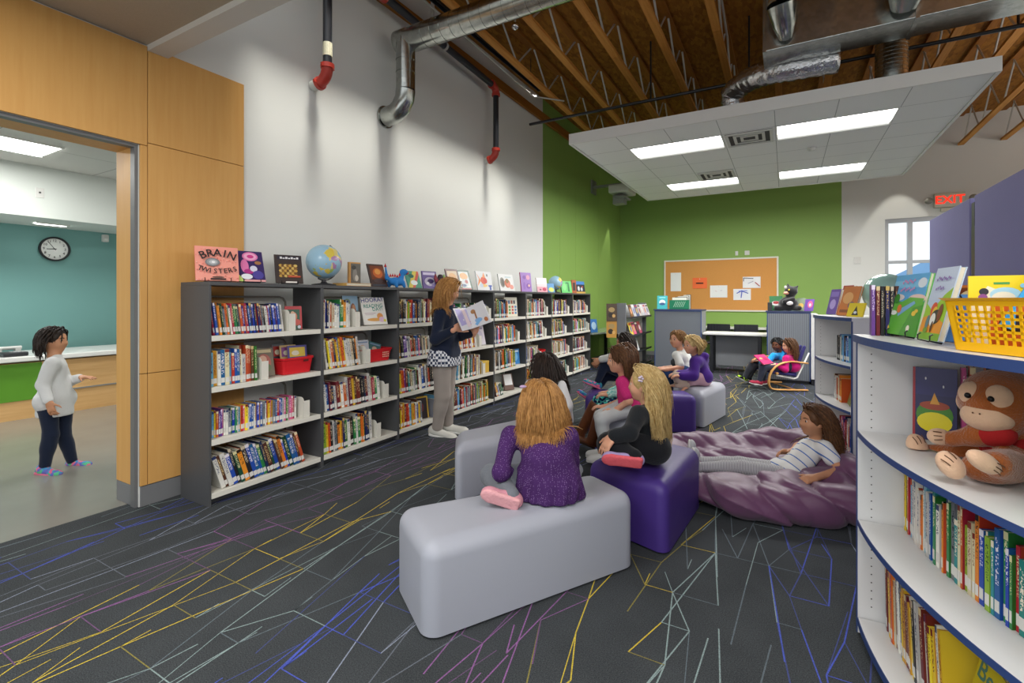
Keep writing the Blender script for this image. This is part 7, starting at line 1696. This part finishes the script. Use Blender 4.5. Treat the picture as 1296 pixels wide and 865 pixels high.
# ---- 12 standing reader
J = jset(pelvis=(563, 452, 4.98), neck=(566, 386, 5.0), head=(569, 368, 4.98), sL=(574, 396, 5.14), sR=(557, 397, 4.86), eL=(583, 425, 5.1), wL=(600, 421, 4.9), eR=(551, 430, 4.78), wR=(576, 417, 4.7),
         kL=(565, 499, 5.06), aL=(567, 538, 5.1), tL=(582, 545, 5.06), kR=(560, 501, 4.94), aR=(553, 543, 4.98), tR=(574, 550, 4.94))
p = Person('person in a navy sweater and grey trousers standing and holding up an open picture book', 1.36, .225, J, dirw(.9, .18, -.32), h=.008, root=ground(562, 552))
hd = nrm(J['sR']-J['sL']); p.J['hipR'] = p.J['pelvis']+A_(dirw(-.25, -.9))*.085; p.J['hipL'] = p.J['pelvis']-A_(dirw(-.25, -.9))*.085
p.body({'R': (at(586, 411, 4.76), dirw(.4, -.8, .3), .3), 'L': (at(603, 409, 4.86), dirw(.1, -.9, .2), .3)})
def sw(q): p.torso(q, .014, low=False); p.arm(q, 'L', .014, 1.9); p.arm(q, 'R', .014, 1.9); q.cone(p.J['pelvis']+p.u*.035-p.rh*.075, p.J['pelvis']+p.u*.035+p.rh*.075, .134); q.cone(p.J['pelvis']+p.u*.16-p.rh*.05, p.J['pelvis']+p.u*.16+p.rh*.05, .112)
p.cloth('sweater', NAVY, sw, amp=.004)
def checkm(nt, L, b):
    tc = nn(nt, 'ShaderNodeTexCoord'); ch_ = nn(nt, 'ShaderNodeTexChecker', Scale=38.0); L(tc.outputs['Object'], ch_.inputs['Vector'])
    ch_.inputs[1].default_value = (*lin('#d9dade'), 1); ch_.inputs[2].default_value = (*lin('#3a4258'), 1); return ch_.outputs[0]
p.cloth('shirt', mat_custom('gingham check', checkm, .9, .1), lambda q: (q.cone(p.J['pelvis']+p.u*.03-p.rh*.085, p.J['pelvis']+p.u*.03+p.rh*.085, .128), q.cone(p.J['pelvis']-p.u*.055-p.rh*.088, p.J['pelvis']-p.u*.055+p.rh*.088, .136)), amp=.004, cuts=[(p.J['pelvis']-p.u*.085, -p.u)])
p.cloth('trousers', fabric('stone grey trousers', '#9c938c'), lambda q: (p.leg(q, 'L', .016, 1.93), p.leg(q, 'R', .016, 1.93), q.cone(p.J['hipL'], p.J['hipR'], .122)), amp=.005)
p.cloth('socks', fabric('black socks', '#17181c'), lambda q: [q.cone(p.J['a'+c]+(p.J['k'+c]-p.J['a'+c])*.12, p.J['a'+c]-A_([0, 0, .02]), .043, .043) for c in 'LR'], amp=0)
for c in 'LR': p.shoe(c, mat('white trainers', '#c9c8c0', .7, var=.06), M_WSOLE, L=.2)
p.brows(GINGER); p.hairdo(GINGER, 2000, .29, wave=.012, r=.0028, back=1.3, seed=25, flare=.15, front=.15)
# open picture book
t = empty('open_book', tuple(at(597, 415, 4.74)), 0, 'open picture book with a giraffe picture held up by the standing reader', 'book')
def leaf(cs, nm, m_, off, th):
    cs = [A_(c) for c in cs]; n = nrm(np.cross(cs[1]-cs[0], cs[3]-cs[0])); 
    if np.dot(n, A_(FV)) > 0: n = -n
    m = MB(); a = [c+n*off for c in cs]; b = [c+n*(off-th) for c in cs]
    m.add([tuple(x) for x in a+b], [(0, 1, 2, 3), (7, 6, 5, 4), (0, 4, 5, 1), (1, 5, 6, 2), (2, 6, 7, 3), (3, 7, 4, 0)]); m.build(nm, m_, t, weld=True)
    return cs, n
L4 = [at(573, 391, 4.66), at(589.5, 390.5, 4.80), at(598.5, 416, 4.78), at(585, 419.5, 4.62)]
R4 = [at(589.5, 390.5, 4.80), at(610.5, 380.5, 4.70), at(622.5, 407.5, 4.68), at(598.5, 416, 4.78)]
M_PGW = mat('glossy page', '#e2e1e4', .35, var=.01)
for Q4, nm in ((L4, 'page'), (R4, 'page')):
    leaf(Q4, nm, M_PGW, .006, .006); leaf(Q4, 'cover_board', mat('book cover indigo', '#3a3f7a', .4), .0, .003)
def on(cs, n, poly, c_, nm='page_picture', o_=.0066):
    f = lambda u, v: (cs[0]*(1-u)+cs[1]*u)*(1-v)+(cs[3]*(1-u)+cs[2]*u)*v+n*o_
    MB().add([tuple(f(u, v)) for u, v in poly], [tuple(range(len(poly)))]).build(nm, flat(c_), t)
def discp(u, v, ru, rv, k=14): return [(u+ru*math.cos(2*PI*i/k), v+rv*math.sin(2*PI*i/k)) for i in range(k)]
for Q4, lst in ((L4, [([(.08, .04), (.55, .04), (.6, .75), (.1, .8)], '#b3abdd'), ([(.45, .05), (.85, .05), (.9, .9), (.6, .9)], '#e9d6d8'), ([(.8, .05), (.97, .05), (.97, .8), (.9, .8)], '#c3bce2')]), (R4, [(discp(.32, .28, .13, .1), '#b08050'), ([(.36, .3), (.44, .32), (.42, .68), (.34, .66)], '#a8744a'), (discp(.45, .72, .2, .1), '#8fb4e0'), ([(.2, .85), (.5, .65), (.6, .75), (.3, .95)], '#7fb8ea'), (discp(.82, .8, .1, .1), '#c07a4e')])):
    cs = [A_(c) for c in Q4]; n = nrm(np.cross(cs[1]-cs[0], cs[3]-cs[0])); n = -n if np.dot(n, A_(FV)) > 0 else n
    for k, (poly, c_) in enumerate(lst): on(cs, n, poly, c_, o_=.0064+.0003*k)

# ---- 13 walking through the lobby
J = jset(pelvis=(70, 506, 3.98), neck=(69, 450, 3.98), head=(69, 431, 3.99), sL=(73, 459, 4.09), sR=(66, 460, 3.86), eL=(84, 485, 4.12), wL=(102, 478, 4.1), eR=(54, 488, 3.84), wR=(62, 509, 3.8),
         kL=(80, 548, 4.06), aL=(92, 585, 4.12), tL=(115, 584, 4.1), kR=(64, 551, 3.92), aR=(56, 592, 3.9), tR=(80, 597, 3.88))
p = Person('person in a long white top and dark leggings walking past in the lobby', 1.0, .19, J, dirw(.95, .2, -.02), skin=SKIN3, h=.009, root=ground(70, 600))
p.J['hipR'] = p.J['pelvis']+A_(dirw(.0, -1))*.065; p.J['hipL'] = p.J['pelvis']-A_(dirw(.0, -1))*.065
p.body({'L': (J['wL']+RV*.1, -UV_, .3), 'R': (J['wR']+RV*.03-UV_*.1, dirw(0, 1), .4)})
p.cloth('tunic', fabric('white jersey', '#d3d3d3'), lambda q: (p.torso(q, .010), p.arm(q, 'L', .014, 1.9), p.arm(q, 'R', .014, 1.9), q.cone(p.J['pelvis']+p.u*.1, p.J['pelvis']-p.u*.1, .1, .118)), amp=.006, cuts=[(p.J['pelvis']-p.u*.13, -p.u)])
p.cloth('leggings', NAVY, lambda q: (p.leg(q, 'L', .007), p.leg(q, 'R', .007), q.cone(p.J['hipL'], p.J['hipR'], .088)))
for c in 'LR': p.shoe(c, cellmat('rainbow sneaker', ['#4a8fc0', '#5fb88a', '#d8708e', '#6a6ab8'], 45), mat('pink outsole', '#d8708e', .7))
p.brows(DKBR); p.hairdo(DKBR, 320, .14, r=.0055, back=.8, seed=27)
# ================================================================ CAMERA, LIGHT
cam = bpy.data.cameras.new('camera'); co = bpy.data.objects.new('camera', cam); COL.objects.link(co)
cam.sensor_width = 36; cam.lens = FPX*36/1296; cam.shift_y = (380-432.5)/1296; cam.clip_start = .05; cam.clip_end = 300
co.location = (0, 0, EYE); co.rotation_euler = (PI/2, 0, TH)
SC.camera = co
wd = bpy.data.worlds.new('world'); SC.world = wd; wd.use_nodes = True
bg = wd.node_tree.nodes['Background']; bg.inputs['Color'].default_value = (.93, .97, 1, 1); bg.inputs['Strength'].default_value = 1.0
def area(name, loc, rot, sx, sy, power, col=(1, .99, .965), spread=None):
    l = bpy.data.lights.new(name, 'AREA'); l.shape = 'RECTANGLE'; l.size = sx; l.size_y = sy; l.energy = power; l.color = col
    if spread: l.spread = spread
    o = bpy.data.objects.new(name, l); COL.objects.link(o); o.location = loc; o.rotation_euler = rot
    return o
D2R = math.radians
def spot(name, loc, tgt, size, blend, power, col=(1, .96, .86), rad=.03):
    l = bpy.data.lights.new(name, 'SPOT'); l.spot_size = math.radians(size); l.spot_blend = blend; l.energy = power; l.color = col; l.shadow_soft_size = rad
    o = bpy.data.objects.new(name, l); COL.objects.link(o); o.location = loc
    o.rotation_euler = (Vector(tgt)-Vector(loc)).to_track_quat('-Z', 'Y').to_euler(); return o
for i, (x, y) in enumerate(((-2.2, .2), (.3, .2), (2.8, .2), (-1, -1.9), (2, -1.9))):  # unseen fill lamps with housings, added to light the foreground
    struct(MB().box((x-.63, y-.33, 3.1), (x+.63, y+.33, 3.14)), 'added_fill_housing', M_LRIM)
    area('low_ceiling_fill', (x, y, 3.09), (0, 0, 0), 1.2, .6, 42)
for i, (a, b, c_, d) in enumerate(LIGHTS_R):
    area('raft_lamp', ((a+b)/2, (c_+d)/2, CZ-.03), (0, 0, 0), 1.15, .5, 46)
for (x, y) in ((3.6, 3.2), (6.0, 3.2), (4.5, 7.5), (6.5, 10)):  # out-of-view fill panels, each given an added raft to hang under
    struct(MB().box((x-1.2, y-1.2, 3.52), (x+1.2, y+1.2, 3.6)), 'added_fill_raft', M_TILE)
    area('side_room_fill', (x, y, 3.5), (0, 0, 0), 2.2, 2.2, 95)
    area('roof_fill_up', (x, y, 3.62), (PI, 0, 0), 2.2, 2.2, 50, (1, .97, .93))  # added upward fill that brightens the roof timber
area('lobby_lamp', (-7.1, 1.2, 3.02), (0, 0, 0), .6, 2.0, 34)
area('lobby_lamp', (-5.5, 3.2, 3.02), (0, 0, 0), .6, 2.0, 34)
# wall washers tucked between the joists
area('wall_wash_channel', (-3.3, 4.5, 4.66), (0, math.radians(15.5), 0), .02, 4.3, 7, (1, .97, .88), spread=math.radians(17))
spot('wall_washer', (-3.52, 11.75, 3.9), (-3.74, 11.0, 1.0), 30, .12, 70)
spot('wall_washer', (2.0, 11.9, 4.6), (2.0, 12.3, 1.0), 48, .2, 60)
t = empty('linear_light', (-3.28, 4.75, 4.66), 0, 'slim dark linear wall washing light hung between the roof joists by the white wall', 'light')
MB().box((-3.325, 2.3, 4.67), (-3.265, 6.7, 4.73)).box((-3.328, 2.3, 4.62), (-3.325, 6.7, 4.73)).box((-3.265, 2.3, 4.62), (-3.262, 6.7, 4.73)).box((-3.325, 6.68, 4.62), (-3.265, 6.7, 4.67)).build('channel', M_BLK, t)
for y in (2.4, 4.4, 6.4): MB().tube([(-3.3, y, 4.73), (-3.3, y, 5.0)], .006, 6).build('hanger', M_BLK, t)
for (x, y, zz_, lb) in ((-3.52, 11.75, 3.9, 'small dark spotlight can near the projector washing the green wall'), (2.0, 11.9, 4.6, 'small dark spotlight can washing the white wall over the exit sign')):
    t = empty('spotlight', (x, y, zz_), 0, lb, 'spotlight')
    m = MB().lathe([(.05, zz_-.01), (.055, zz_+.02), (.05, zz_+.16), (0, zz_+.17)], 16, M=Matrix.Translation((x, y, 0)), caps=False); m.build('can', M_BLK, t, smooth=True)
    MB().tube([(x, y, zz_+.16), (x, y, 5.0)], .01, 6).build('stem', M_BLK, t)
SC.view_settings.view_transform = 'Standard'; SC.view_settings.look = 'None'; SC.view_settings.exposure = 0.3; SC.view_settings.gamma = 1.0; SC.view_settings.use_curve_mapping = False
SC.cycles.max_bounces = 6; SC.cycles.diffuse_bounces = 4; SC.cycles.glossy_bounces = 3; SC.cycles.transmission_bounces = 4
SC.cycles.use_denoising = True
SC.cycles.sample_clamp_indirect = 5
